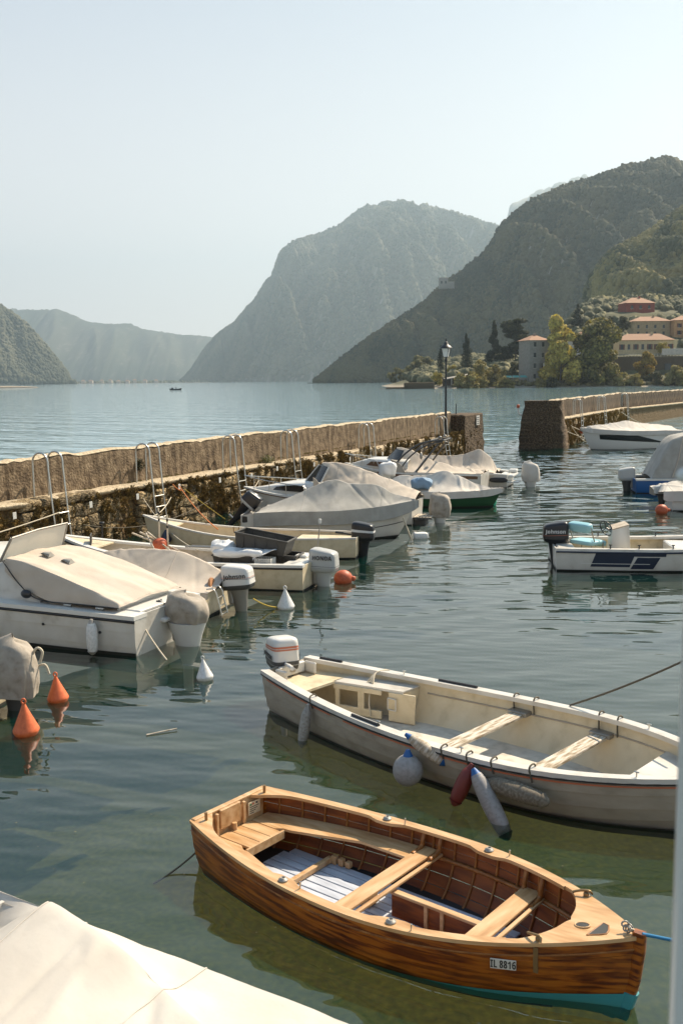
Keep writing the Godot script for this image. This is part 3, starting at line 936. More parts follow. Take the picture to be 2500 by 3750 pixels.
func tree(kind: String, at: Vector3, h: float, w: float, where: String) -> void:
	var shrub := h < 6.0
	var t := thing("shrub" if shrub else kind.replace("broad", "broadleaf").replace("darkleaf", "evergreen").replace("pale", "grey_green").replace("yellow", "yellow_green").replace("autumn", "autumn") + "_tree", TREE_LABELS[kind] + " " + where, "shrub" if shrub else "tree", at)
	part("crown", leaf_mesh(kind, h, w, names.size() * 7 + int(at.x * 3.0)), M["leaf"], t)
	var g := Geo.new()
	g.tube(PackedVector3Array([Vector3(0, -1.5, 0), Vector3(w * 0.01, h * 0.3, 0), Vector3(-w * 0.01, h * 0.75, 0)]), maxf(0.12, h * 0.018), 7, maxf(0.04, h * 0.004))
	for k in 5:
		var a := k * 2.4
		var y := h * (0.25 + 0.1 * k)
		g.bar(Vector3(0, y, 0), Vector3(cos(a) * w * 0.28, y + h * 0.13, sin(a) * w * 0.28), h * 0.007, 5, h * 0.002)
	part("trunk", g, M["bark"], t)

func shore() -> void:
	var lines := []
	var g := Geo.new()
	var sn := noise(120, 0.06, 3)
	for a in 100:
		var line := PackedVector3Array()
		for b in 64:
			var x := 16.0 + b * 4.5
			var z := -424.0 - a * 3.4
			var y := shore_height(x, z)
			var p := Vector3(x, y + sn.get_noise_2d(x, z) * minf(1.2, maxf(0.0, y) * 0.2), z)
			line.append(p)
			var sand := smoothstep(1.5, 0.7, y)
			var f := clampf(sn.get_noise_2d(x * 2.0, z * 2.0) + 0.5, 0, 1)
			g.c.append(lin(0.045, 0.047, 0.018).lerp(lin(0.11, 0.098, 0.04), f).lerp(lin(0.27, 0.225, 0.165), sand))
		lines.append(line)
	g.grid(lines)
	ground("shore_ground", g, M["hill"])
	var grove := []
	for k in 2600:   # olive groves and scrub between the houses
		var x := rng.randf_range(92, 260)
		var f := rng.randf_range(500, 740)
		x += maxf(f - 500.0, 0.0) * 0.2
		if k % 3 == 0:
			f = rng.randf_range(462, 680); x = rng.randf_range(40, f * 0.2)
		if x > 146.0 and x < 192.0 and ((f > 505 and f < 540) or (f > 556 and f < 585)): continue
		if x > 128.0 and x < 166.0 and f < 505: continue
		var s := rng.randf_range(1.0, 3.4)
		grove.append([Transform3D(Basis(Vector3.UP, rng.randf() * TAU).scaled(Vector3(s, s * 0.9, s)), Vector3(x, shore_height(x, -f) + s * 0.5, -f)), lin(0.07, 0.07, 0.03).lerp(lin(0.20, 0.18, 0.09), pow(rng.randf(), 2.0))])
	for k in 260:   # taller scrub along the crest behind the villas
		var f := rng.randf_range(640, 740)
		var x := rng.randf_range(0.19, 0.40) * f
		var s := rng.randf_range(1.6, 4.6)
		grove.append([Transform3D(Basis(Vector3.UP, rng.randf() * TAU).scaled(Vector3(s, s * rng.randf_range(0.9, 1.5), s)), Vector3(x, shore_height(x, -f) + s * 0.5, -f)), lin(0.05, 0.052, 0.02).lerp(lin(0.17, 0.145, 0.05), rng.randf())])
	scatter("olive_grove", grove, M["leaf_far"], crown_blob(78, 11, 8))
	var scrub := []
	for k in 520:   # reeds and scrub along the beach
		var x := rng.randf_range(50, 160)
		var f := 433.0 + absf(rng.randfn(0.0, 6.0)) + 2.0
		var s := rng.randf_range(0.4, 1.5)
		scrub.append([Transform3D(Basis(Vector3.UP, rng.randf() * TAU).scaled(Vector3(s, s * 0.8, s)), Vector3(x, shore_height(x, -f) + s * 0.3, -f)), lin(0.09, 0.075, 0.03).lerp(lin(0.22, 0.18, 0.08), rng.randf())])
	scatter("beach_scrub", scrub, M["leaf_far"], crown_blob(79, 8, 6))
	# houses
	var ws := []
	for r in 4:
		for c in 2: ws.append([-1.9 + c * 3.8, 4.0 + r * 4.6, 1.1, 2.0, false])
	var hg := house("stone_tower_house", "tall grey stone house with a tiled roof beside the golden poplar", Vector3(85.5, 0.8, -446), 0.25, Vector3(9, 19.6, 11), 2.6, M["wall_grey"], ws)
	var bal := Geo.new()
	bal.box(Vector3(1.6, 8.9, 6.0), Vector3(4.4, 0.2, 1.1)); 
	for k in 12: bal.box(Vector3(-0.5 + k * 0.38, 9.5, 6.5), Vector3(0.06, 1.1, 0.06))
	bal.box(Vector3(1.6, 10.1, 6.5), Vector3(4.4, 0.08, 0.08))
	part("balcony", bal, M["dull_metal"], hg)
	var lau := Geo.new()
	lau.box(Vector3(2.0, 8.1, 6.62), Vector3(1.1, 3.4, 0.06)); lau.box(Vector3(3.2, 8.6, 6.62), Vector3(0.9, 2.6, 0.06))
	lone("washing", lau, M["clean_white"], "white sheets hung over the balcony of the grey stone house", "washing", Vector3(85.5, 0.8, -446), 0.25)
	ws = []
	for k in 8: ws.append([-11.5 + k * 3.3, 3.6, 1.3, 2.5, k % 2 == 0 or k > 4])
	house("yellow_villa", "long cream yellow villa with red shutters above the retaining wall", Vector3(147.0, 14.8, -490), -0.03, Vector3(26, 6.8, 11), 3.2, M["wall_yellow"], ws)
	ws = []
	for k in 4: ws.append([-7 + k * 4.4, 5.4, 1.1, 1.7, false]); ws.append([-7 + k * 4.4, 2.0, 1.1, 1.7, false])
	house("ochre_house", "dull ochre two storey house behind the cream villa", Vector3(161.5, 24.5, -530), 0.02, Vector3(19, 8.2, 11), 2.6, M["wall_ochre"], ws)
	ws = []
	for k in 4: ws.append([-6.5 + k * 4.2, 5.6, 1.2, 1.9, true]); ws.append([-6.5 + k * 4.2, 2.0, 1.2, 1.9, true])
	house("orange_house", "orange house with dark windows at the right edge, next to the ochre house", Vector3(180.5, 24.5, -524), -0.02, Vector3(18, 8.2, 11), 2.6, M["wall_orange"], ws)
	ws = []
	for k in 3: ws.append([-5 + k * 5.0, 2.4, 1.4, 1.8, false])
	house("red_house", "small dark red house with a broad tiled roof, highest on the slope", Vector3(168.0, 40.6, -575), 0.12, Vector3(16.5, 4.6, 12), 3.4, M["wall_red"], ws)
	house("hidden_house", "red tiled roof half hidden behind the large round tree", Vector3(118.0, 15.5, -490), 0.1, Vector3(12, 8, 10), 2.6, M["wall_pale"], [[0.0, 4.0, 1.2, 1.8, true]])
	# retaining wall with a balustrade
	var rw := thing("retaining_wall", "long dark stone retaining wall below the cream villa", "wall", Vector3(130.5, 5.4, -462.0))
	var bw := []
	for r in 6:
		var line := PackedVector3Array()
		for c in 69: line.append(Vector3(-34.5 + c, r * 1.6 - 0.5, 1.0 - r * 0.12 + rng.randf_range(-0.1, 0.1)))
		bw.append(line)
	var bg := Geo.new(); bg.grid(bw)
	bg.box(Vector3(0, 7.75, 0.1), Vector3(69, 0.4, 1.1), 0.05)
	part("wall_face", bg, M["darkstone"], rw)
	var ra := Geo.new()
	ra.box(Vector3(0, 9.0, 0.2), Vector3(69, 0.14, 0.14))
	for k in 47: ra.box(Vector3(-34.0 + k * 1.48, 8.4, 0.2), Vector3(0.16, 1.2, 0.16))
	part("railing", ra, M["wall_pale"], rw)
	var arch := Geo.new()
	arch.box(Vector3(19.5, 2.4, 0.9), Vector3(3.2, 4.4, 0.8), 0.2)
	part("arched_opening", arch, M["window_dark"], rw)
	var pw := Geo.new()
	pw.box(Vector3(0, 0, 0), Vector3(16, 3.0, 0.5), 0.05)
	lone("white_garden_wall", pw, M["wall_pale"], "plain pale wall on the terrace to the right of the villa", "wall", Vector3(158.5, 15.6, -472))
	# jetty, boathouse, canopy, van
	var je := thing("jetty", "low dark stone jetty jutting left from the far beach", "jetty", Vector3(31.5, 0, -440))
	var jg := Geo.new()
	jg.box(Vector3(3, 0.4, 0), Vector3(13, 4.6, 6), 0.3)
	jg.box(Vector3(-6.5, -0.4, 0.5), Vector3(10, 2.4, 5), 0.3)
	jg.box(Vector3(-11.0, -0.9, 0.5), Vector3(7, 2.2, 4), 0.4)
	part("jetty_wall", jg, M["darkstone"], je)
	var bo := thing("boathouse", "low open boathouse with a pale sloping roof beside the jetty", "boathouse", Vector3(52.5, 1.4, -446), 0.12)
	var b1 := Geo.new()
	b1.quad(Vector3(-6.5, 2.6, 2.5), Vector3(6.5, 4.8, 2.5), Vector3(6.5, 5.2, -4), Vector3(-6.5, 3.0, -4))
	b1.box(Vector3(0, 3.6, 2.5), Vector3(13.2, 0.3, 0.3), 0.0, Basis(Vector3.BACK, 0.168))
	part("roof", b1, M["wall_grey"], bo)
	for k in 6:
		var pg := Geo.new()
		pg.box(Vector3(-6.2 + k * 2.45, (2.4 + k * 0.4) / 2, 2.4), Vector3(0.3, 2.4 + k * 0.4, 0.3))
		part("post", pg, M["wall_pale"], bo)
	var b2 := Geo.new(); b2.box(Vector3(0, 1.2, -3), Vector3(13, 4.0, 1)); part("back_wall", b2, M["darkstone"], bo)
	var ca := thing("canopy", "turquoise awning on posts among the bushes left of the stone house", "awning", Vector3(76.8, 1.2, -440))
	var cg := Geo.new()
	for k in 3: cg.quad(Vector3(-4.8 + k * 3.25, 3.2, 1.6), Vector3(-1.7 + k * 3.25, 3.2, 1.6), Vector3(-1.9 + k * 3.25, 4.1, -1.6), Vector3(-4.6 + k * 3.25, 4.1, -1.6))
	part("awning_cloth", cg, M["awning"], ca)
	for k in 4:
		var pg := Geo.new(); pg.box(Vector3(-4.6 + k * 3.1, 1.6, 1.5), Vector3(0.14, 3.2, 0.14)); part("post", pg, M["dull_metal"], ca)
	var va := thing("parked_van", "turquoise van parked among the bushes below the retaining wall", "van", Vector3(138.0, 3.0, -448), 0.05)
	var vg := Geo.new()
	vg.loft([van_ring(-2.2, 0.55), van_ring(-2.1, 0.9), van_ring(0.9, 0.95), van_ring(1.7, 0.6), van_ring(2.2, 0.5)])
	part("body", vg, M["van_teal"], va)
	for k in 3:
		var wg := Geo.new(); wg.box(Vector3(-1.4 + k * 1.25, 1.65, 0.93), Vector3(0.95, 0.5, 0.06)); part("window", wg, M["window_dark"], va)
	for k in 4:
		var wg := Geo.new(); wg.lathe([Vector2(0.34, -0.12), Vector2(0.36, 0.12)], 14, Transform3D(Basis(Vector3.RIGHT, PI / 2), Vector3(-1.4 if k % 2 else 1.4, 0.36, 0.85 if k < 2 else -0.85))); part("wheel", wg, M["rubber"], va)
	# trees, each its own
	for t in TREES:
		tree(t[0], Vector3(t[1], shore_height(t[1], t[3]) - 0.3 if absf(shore_height(t[1], t[3]) - t[2]) < 5.0 else t[2], t[3]), t[4], t[5], t[6])

func van_ring(x: float, top: float) -> PackedVector3Array:
	var p := PackedVector3Array()
	for q in [Vector2(0.4, -0.85), Vector2(1.2, -0.9), Vector2(1.2 + top, -0.75), Vector2(1.25 + top, 0.0), Vector2(1.2 + top, 0.75), Vector2(1.2, 0.9), Vector2(0.4, 0.85)]: p.append(Vector3(x, q.x, q.y))
	return p

const TREES := [
	["cypress", 46.8, 8.6, -470.0, 11.0, 3.5, "left of the street lamp, shorter of the two"],
	["cypress", 60.3, 9.9, -480.0, 19.4, 6.7, "right of the street lamp, taller of the two"],
	["conifer", 76.2, 10.8, -500.0, 23.8, 10.0, "pressed against the left of the cedar"],
	["cedar", 87.7, 11.4, -505.0, 24.7, 17.6, "behind the grey stone house"],
	["poplar", 95.3, 0.7, -436.0, 30.3, 17.0, "between the stone house and the large round tree"],
	["broad", 111.2, 0.1, -440.0, 28.7, 23.5, "on the beach right of the golden poplar"],
	["conifer", 127.9, 27.9, -545.0, 13.4, 8.6, "rising behind the large round tree"],
	["darkleaf", 137.8, 24.4, -520.0, 11.7, 10.2, "behind the villa, middle of three"],
	["darkleaf", 143.2, 23.1, -515.0, 11.4, 10.1, "behind the villa, nearest the ochre house"],
	["darkleaf", 134.1, 21.2, -520.0, 11.0, 9.1, "behind the villa, leftmost of three"],
	["pale", 35.2, 3.5, -640.0, 9.9, 10.1, "farthest left on the wooded point"],
	["pale", 44.9, 2.8, -660.0, 8.8, 9.8, "second from the left on the wooded point"],
	["pale", 51.9, 5.0, -640.0, 11.0, 15.7, "widest one on the wooded point, left of the short cypress"],
	["yellow", 43.5, 3.1, -452.0, 6.6, 6.3, "above the jetty, left of the lamp"],
	["yellow", 53.9, 8.3, -480.0, 6.6, 7.1, "between the two cypresses"],
	["pale", 58.4, 5.8, -480.0, 5.6, 7.1, "small, under the taller cypress"],
	["willow", 55.3, 0.4, -432.0, 7.0, 12.5, "on the beach in front of the boathouse"],
	["willow", 61.6, 1.4, -440.0, 10.9, 9.6, "tallest of the beach willows"],
	["willow", 67.8, 1.3, -442.0, 8.0, 9.7, "behind the beach, left of the turquoise awning"],
	["willow", 71.1, 0.6, -433.0, 4.1, 10.2, "low, in front of the turquoise awning"],
	["darkleaf", 80.2, 4.6, -455.0, 7.8, 8.7, "clipped, left of the grey stone house"],
	["willow", 61.0, 0.3, -433.0, 5.2, 7.6, "small, below the tallest beach willow"],
	["darkleaf", 89.7, 0.2, -430.0, 4.8, 7.5, "at the foot of the golden poplar"],
	["willow", 120.8, 0.2, -436.0, 5.6, 10.7, "right of the large round tree"],
	["willow", 126.9, 0.2, -434.0, 4.9, 8.7, "in front of the orange tinged tree"],
	["darkleaf", 136.0, 0.2, -436.0, 5.2, 9.5, "in front of the turquoise van"],
	["willow", 143.7, 0.2, -432.0, 8.5, 12.5, "at the right edge above the pier"],
	["autumn", 134.3, 2.9, -446.0, 12.2, 11.3, "standing against the retaining wall"],
	["willow", 85.4, 0.4, -431.0, 4.1, 6.4, "at the foot of the grey stone house"],
	["darkleaf", 66.0, 1.0, -436.0, 4.5, 6.9, "low, between two beach willows"],
	["pale", 100.6, 12.6, -520.0, 8.4, 10.0, "on the slope behind the golden poplar"],
	["pale", 85.3, 11.5, -520.0, 8.0, 11.4, "on the slope behind the cedar"],
	["darkleaf", 178.0, 24.0, -512.0, 8.0, 8.5, "in front of the orange house"],
	["yellow", 152.7, 14.4, -478.0, 6.1, 7.5, "at the right end of the villa"],
]

func stone_meshes() -> Array:
	var out := []
	for k in 12:
		var g := Geo.new()
		g.ball(Vector3.ZERO, Vector3(0.5, 0.5, 0.5), 0.33, 12, 7)
		g.rough(noise(200 + k, 1.6, 3), 0.16, 1.0)
		out.append(g.mesh())
	return out

func tuft(seed_: int, blades: int, droop: float) -> ArrayMesh:
	var r := RandomNumberGenerator.new()
	r.seed = seed_
	var g := Geo.new()
	for k in blades:
		var a := r.randf() * TAU
		var d := Vector3(cos(a), 0, sin(a)) * r.randf_range(0.2, 0.7) + Vector3.UP * r.randf_range(0.1, 0.9)
		var tip := d + Vector3.DOWN * droop * r.randf()
		var side := d.cross(Vector3.UP).normalized() * r.randf_range(0.07, 0.16)
		g.tri(-side * 0.6, d * 0.6 + side, tip)
		g.tri(side * 0.6, d * 0.5 - side, tip * 0.8)
	return g.mesh()

# A rough masonry pier along its own x: a battered stone face, a walkway of slabs, a rendered parapet behind it.
func pier(called: String, label: String, at: Vector3, turn: float, length: float, ledge0: float, ledge1: float, top: float, slots: Array, seed_: int, start := 0.0, stones := true, face := "plaster") -> Node3D:
	var r := RandomNumberGenerator.new()
	r.seed = seed_
	var p := thing(called, label, "pier", at, deg_to_rad(turn))
	var k := noise(seed_, 1.0, 4)
	var rows := []
	var steps := int(length / 0.22)
	for q in steps + 1:
		var x := start + length * q / steps
		var le := lerpf(ledge0, ledge1, float(q) / steps)
		var tp := top + k.get_noise_2d(x * 0.5, 3.0) * 0.08 + k.get_noise_2d(x * 4.0, 9.0) * 0.035 - pow(maxf(0.0, k.get_noise_2d(x * 2.2, 21.0)), 2.0) * 0.25
		var ring := PackedVector3Array()
		for w in [[-0.60, le - 0.2], [-0.61, le + 0.08], [-0.62, lerpf(le, tp, 0.3)], [-0.63, lerpf(le, tp, 0.55)], [-0.64, lerpf(le, tp, 0.8)], [-0.65, tp - 0.05], [-0.68, tp], [-0.79, tp + 0.012], [-0.90, tp], [-0.93, tp - 0.06], [-1.05, 0.0], [-1.2, -2.0], [-0.7, -2.0]]:
			var o := 0.035 if w[1] > 0.0 else 0.0
			ring.append(Vector3(x, w[1], w[0] + k.get_noise_3d(x * 2.4, w[1] * 2.4, 1.0) * o + k.get_noise_3d(x * 0.4, w[1] * 0.4, 5.0) * 0.05))
		rows.append(ring)
	var pg := Geo.new()
	pg.loft(rows)
	part("parapet", pg, M[face], p)
	var crest := []   # a weathered, paler strip of mortar along the top
	for q in steps + 1:
		var x := start + length * q / steps
		var tp := top + k.get_noise_2d(x * 0.5, 3.0) * 0.08 + k.get_noise_2d(x * 4.0, 9.0) * 0.035 - pow(maxf(0.0, k.get_noise_2d(x * 2.2, 21.0)), 2.0) * 0.25
		var sway := k.get_noise_3d(x * 0.4, tp * 0.4, 5.0) * 0.05
		crest.append(PackedVector3Array([Vector3(x, tp - 0.02, -0.64 + sway), Vector3(x, tp + 0.022, -0.69 + sway), Vector3(x, tp + 0.032, -0.80 + sway), Vector3(x, tp + 0.022, -0.90 + sway), Vector3(x, tp - 0.02, -0.95 + sway)]))
	var cg := Geo.new(); cg.grid(crest)
	part("coping", cg, M["coping"], p)
	var x := start
	while x < start + length - 0.2:   # walkway slabs
		var w := minf(r.randf_range(1.3, 2.3), start + length - x)
		var le := lerpf(ledge0, ledge1, (x - start) / length)
		var g := Geo.new()
		var a := []
		for q in 7:
			var fx := x + 0.015 + (w - 0.03) * q / 6.0
			var front := 0.03 + k.get_noise_2d(fx * 3.0, 30.0) * 0.09
			var y := le + k.get_noise_2d(fx * 1.2, 40.0) * 0.03
			a.append(PackedVector3Array([Vector3(fx, y - 0.11, front - 0.03), Vector3(fx, y - 0.03, front), Vector3(fx, y, front - 0.03), Vector3(fx, y + 0.01, -0.3), Vector3(fx, y + 0.005, -0.66), Vector3(fx, y - 0.11, -0.66)]))
		g.loft(a)
		part("ledge_slab", g, M["coping"], p)
		x += w
	var backing := []
	for q in int(length / 0.3) + 1:
		var bx := minf(start + q * 0.3, start + length)
		var line := PackedVector3Array()
		for e in 8:
			var y := -2.0 + (lerpf(ledge0, ledge1, (bx - start) / length) - 0.05 + 2.0) * e / 7.0
			line.append(Vector3(bx, y, 0.02 - 0.08 * maxf(y, 0.0) - 0.06 + k.get_noise_2d(bx * 2.0, y * 3.0) * 0.08))
		backing.append(line)
	var bg := Geo.new(); bg.grid(backing)
	part("mortar_bed", bg, M["mortar"], p)
	if not stones: return p
	var shapes := stone_meshes()
	var count := 0
	var y := -0.12
	var row := 0
	while y < maxf(ledge0, ledge1) - 0.1:
		var hgt := r.randf_range(0.24, 0.36)
		x = start - r.randf() * 0.4
		while x < start + length:
			var w := r.randf_range(0.40, 0.95) * (1.0 if length < 45 else 1.15)
			var le := lerpf(ledge0, ledge1, clampf((x - start) / length, 0, 1))
			var skip := y + hgt * 0.6 > le - 0.05
			for s in slots:
				if x < s + 0.12 and x + w > s - 0.12:
					if s - 0.14 - x > 0.3: w = s - 0.14 - x
					else:
						skip = true
						w = s + 0.14 - x
			if not skip and count < 300:
				var o := part("stone", shapes[r.randi() % shapes.size()], M["stone%d" % (r.randi() % 4)], p, Vector3(x + w / 2, y + hgt / 2, -0.10 - 0.06 * maxf(y, 0.0) + r.randf_range(-0.03, 0.03)))
				o.scale = Vector3(w * 1.02, minf(hgt, le - y) * 1.04, 0.42)
				o.rotation = Vector3(r.randf_range(-0.06, 0.06), r.randf_range(-0.06, 0.06), r.randf_range(-0.07, 0.07))
				count += 1
			x += w
		y += hgt
		row += 1
	return p

func weeds(called: String, at: Vector3, turn: float, s0: float, s1: float, top: float, count: int, seed_: int, tan_: float) -> void:
	var r := RandomNumberGenerator.new()
	r.seed = seed_
	var k := noise(seed_ + 5, 1.0, 3)
	var xf := Transform3D(Basis(Vector3.UP, deg_to_rad(turn)), at)
	var spots := []
	while spots.size() < count:
		var s := r.randf_range(s0, s1)
		var y := r.randf_range(0.02, top)
		if k.get_noise_2d(s * 1.6, y * 0.9) < r.randf_range(-0.1, 0.25): continue
		var z := r.randf_range(0.05, 0.16) - 0.06 * y
		var size := r.randf_range(0.05, 0.17)
		var c := lin(0.07, 0.05, 0.014).lerp(lin(0.32, 0.21, 0.065), clampf(r.randfn(tan_, 0.25), 0, 1))
		spots.append([xf * Transform3D(Basis(Vector3.RIGHT, 0.9) * Basis(Vector3.UP, r.randf() * TAU) * Basis().scaled(Vector3(size, size * 1.3, size)), Vector3(s, y, z)), c])
	for q in count / 7:   # dry grass along the foot of the parapet
		var s := r.randf_range(s0, s1)
		if k.get_noise_2d(s * 1.1, 50.0) < 0.08: continue
		var size := r.randf_range(0.03, 0.09)
		spots.append([xf * Transform3D(Basis(Vector3.UP, r.randf() * TAU).scaled(Vector3(size, size, size)), Vector3(s, top + 0.06, r.randf_range(-0.62, -0.5))), lin(0.14, 0.12, 0.03).lerp(lin(0.24, 0.19, 0.07), r.randf())])
	var m := mat(called + "_leaf", lin(1, 1, 1), 0.9)
	m.vertex_color_use_as_albedo = true
	scatter(called, spots, m, tuft(seed_, 9, 1.0))

# A swimming ladder: two tall steel loops over the walkway's edge, rungs between them down to the water.
func ladder(xf: Transform3D, s: float, w: float, y: float, label: String, rungs: int, first: float) -> void:
	var l := thing("harbour_ladder", label, "ladder", xf * Vector3(s, 0, 0), deg_to_rad(PIER_TURN), "steel ladders along the harbour piers")
	for sg in [-1.0, 1.0]:
		var x: float = sg * w / 2
		var path := PackedVector3Array([Vector3(x, y, -0.38), Vector3(x, y + 0.8, -0.38)])
		for k in 9:
			var a := PI - PI * k / 8.0
			path.append(Vector3(x, y + 0.86 + sin(a) * 0.22, -0.16 + cos(a) * 0.22))
		path.append_array([Vector3(x, y + 0.7, 0.065), Vector3(x, y - 0.3, 0.15), Vector3(x, 0.10, 0.26)])
		var g := Geo.new(); g.tube(path, 0.024, 8)
		part("handrail", g, M["steel"], l)
	for k in rungs:
		var ry := y - first - k * 0.29
		if ry < 0.05: break
		var f := (y - 0.3 - ry) / maxf(y - 0.4, 0.1)
		var g := Geo.new()
		g.box(Vector3(0, ry, 0.15 + 0.11 * f), Vector3(w, 0.03, 0.055), 0.008)
		part("rung", g, M["steel"], l)

func rope(a: Vector3, b: Vector3, sag: float, r: float, m: String, label: String, called := "rope") -> void:
	var path := PackedVector3Array()
	for k in 17:
		var f := k / 16.0
		path.append(a.lerp(b, f) + Vector3.DOWN * sag * 4.0 * f * (1.0 - f) - a)
	var g := Geo.new(); g.tube(path, r, 6)
	lone(called, g, M[m], label, "rope", a)

func piers() -> void:
	var px := Transform3D(Basis(Vector3.UP, deg_to_rad(PIER_TURN)), PIER_AT)
	var right_at := Vector3(12.41, 0, -57.06)
	var rx := Transform3D(Basis(Vector3.UP, deg_to_rad(PIER_TURN)), right_at)
	var lp := pier("stone_pier", "long weathered stone pier with ledge and parapet across the left of the harbour", PIER_AT, PIER_TURN, 38.5, 1.38, 1.02, 2.24, [-9.4, -8.9, -4.95, -4.5, -0.35, 0.0, 6.3, 9.2, 15.2, 18.6], 300, -13.0)
	var eg := Geo.new()
	eg.box(Vector3(27.2, 0.05, -0.55), Vector3(3.6, 4.1, 1.36), 0.06)
	var eb := []
	var en := noise(311, 1.0, 4)
	for q in 22:
		var x := 25.4 + 3.65 * q / 21.0
		var line := PackedVector3Array()
		for e in 16:
			var y := -1.0 + 3.08 * e / 15.0
			line.append(Vector3(x, y, 0.2 - 0.06 * y + en.get_noise_2d(x * 2.5, y * 2.5) * 0.09))
		eb.append(line)
	eg.grid(eb)
	part("end_block", eg, M["darkstone"], lp)
	weeds("wall_weeds", PIER_AT, PIER_TURN, -12.5, 28.5, 1.25, 7000, 320, 0.5)
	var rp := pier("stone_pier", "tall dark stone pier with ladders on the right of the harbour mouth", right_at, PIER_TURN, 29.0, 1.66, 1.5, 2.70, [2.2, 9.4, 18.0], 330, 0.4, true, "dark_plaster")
	var rg := Geo.new()
	for q in 1:
		var rows := []
		for e in 14:
			var y := -1.2 + 3.92 * e / 13.0
			var o := 0.0 if y > 2.6 else 0.11 * (2.6 - maxf(y, -0.6))
			var ring := PackedVector3Array()
			for c in [Vector2(0.9, 0.12 + o), Vector2(0.3, 0.12 + o), Vector2(-0.3 - o, 0.1 + o), Vector2(-0.34 - o, -0.5), Vector2(-0.3 - o, -1.1), Vector2(-0.25 - o, -1.9 - o), Vector2(0.9, -1.9 - o)]:
				ring.append(Vector3(c.x + en.get_noise_3d(c.x * 2.0, y * 2.0, c.y) * 0.16, y, c.y + en.get_noise_3d(c.y * 2.0, y * 2.0, c.x + 9.0) * 0.16))
			rows.append(ring)
		rg.loft(rows)
	part("end_block", rg, M["darkstone"], rp)
	weeds("pier_weeds", right_at, PIER_TURN, 0.6, 29.0, 1.5, 6000, 340, 0.7)
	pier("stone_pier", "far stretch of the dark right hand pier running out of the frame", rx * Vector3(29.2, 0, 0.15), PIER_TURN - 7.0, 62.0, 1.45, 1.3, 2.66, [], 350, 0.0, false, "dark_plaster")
	# ladders
	var where := ["nearest the left edge of the photo", "second from the left, by the orange rope", "third from the left, behind the long open boat", "fourth from the left, beside the flowering bush", "fifth from the left, behind the cabin cruiser", "sixth from the left, nearest the street lamp"]
	var ls := [[-7.58, 0.52], [-3.53, 0.46], [1.07, 0.46], [5.06, 0.48], [12.16, 0.55], [22.2, 0.55]]
	for k in 6:
		ladder(px, ls[k][0], ls[k][1], lerpf(1.38, 1.02, (ls[k][0] + 13.0) / 38.5), "steel ladder on the left pier, " + where[k], 5, 0.34)
	var rs := ["leftmost on the right pier, beside the yellow sign", "in the middle of the three on the right pier", "on the right pier, rightmost of its three"]
	for k in 3:
		ladder(rx, [6.7, 16.0, 27.6][k], [0.6, 0.75, 0.75][k], 1.6, "steel ladder " + rs[k], 6, 0.3)
	# street lamp
	var la := thing("street_lamp", "black cast iron street lamp with a four sided lantern on the pier's end", "street lamp", px * Vector3(23.9, 1.05, -0.45), deg_to_rad(PIER_TURN))
	var g := Geo.new()
	g.lathe([Vector2(0.13, 0), Vector2(0.13, 0.06), Vector2(0.09, 0.12), Vector2(0.085, 0.7), Vector2(0.10, 0.74), Vector2(0.062, 0.80), Vector2(0.055, 2.2), Vector2(0.045, 3.85), Vector2(0.075, 3.88), Vector2(0.075, 3.94), Vector2(0.04, 3.98), Vector2(0.05, 4.06)], 14)
	part("post", g, M["lamp_iron"], la)
	var fr := Geo.new()
	var pan := Geo.new()
	var b4 := 0.155; var t4 := 0.27; var y0 := 4.08; var y1 := 4.54
	for k in 4:
		var a := TAU * k / 4 + PI / 4; var b := TAU * (k + 1) / 4 + PI / 4
		var p0 := Vector3(cos(a) * b4, y0, sin(a) * b4); var p1 := Vector3(cos(a) * t4, y1, sin(a) * t4)
		var q0 := Vector3(cos(b) * b4, y0, sin(b) * b4); var q1 := Vector3(cos(b) * t4, y1, sin(b) * t4)
		fr.bar(p0, p1, 0.016, 6); fr.bar(p0, q0, 0.016, 6); fr.bar(p1, q1, 0.02, 6)
		var pg := Geo.new(); pg.quad(p0 * Vector3(0.95, 1, 0.95), q0 * Vector3(0.95, 1, 0.95), q1 * Vector3(0.95, 1, 0.95), p1 * Vector3(0.95, 1, 0.95))
		part("lantern_pane", pg, M["lamp_glass"], la)
	part("lantern_frame", fr, M["lamp_iron"], la)
	var rf := Geo.new()
	rf.lathe([Vector2(0.33, 4.53), Vector2(0.34, 4.56), Vector2(0.22, 4.68), Vector2(0.13, 4.72), Vector2(0.12, 4.82), Vector2(0.05, 4.86), Vector2(0.03, 4.92), Vector2(0.055, 4.96), Vector2(0.03, 5.0), Vector2(0.005, 5.06)], 12)
	part("lantern_roof", rf, M["lamp_iron"], la)
	# small things on the piers
	var th := Geo.new(); th.bar(Vector3.ZERO, Vector3(0, 0.62, 0), 0.028, 8)
	lone("thin_post", th, M["lamp_iron"], "short thin iron post on top of the pier's end", "post", px * Vector3(26.2, 2.05, -0.6))
	var si := thing("notice_board", "white square notice on the end block of the left pier", "sign", px * Vector3(27.75, 1.72, 0.19), deg_to_rad(PIER_TURN))
	var sg := Geo.new(); sg.box(Vector3.ZERO, Vector3(0.62, 0.52, 0.02), 0.004)
	part("board", sg, M["tag_white"], si)
	var sl := Geo.new()
	for k in 4: sl.box(Vector3(-0.02, 0.16 - k * 0.11, 0.014), Vector3([0.44, 0.5, 0.36, 0.46][k], 0.035, 0.004))
	part("lettering", sl, M["print_dark"], si)
	var ys := Geo.new(); ys.box(Vector3.ZERO, Vector3(0.36, 0.55, 0.02), 0.004)
	lone("warning_sign", ys, M["sign_yellow"], "small yellow sign on the parapet of the right pier", "sign", rx * Vector3(4.2, 2.25, -0.56), deg_to_rad(PIER_TURN))
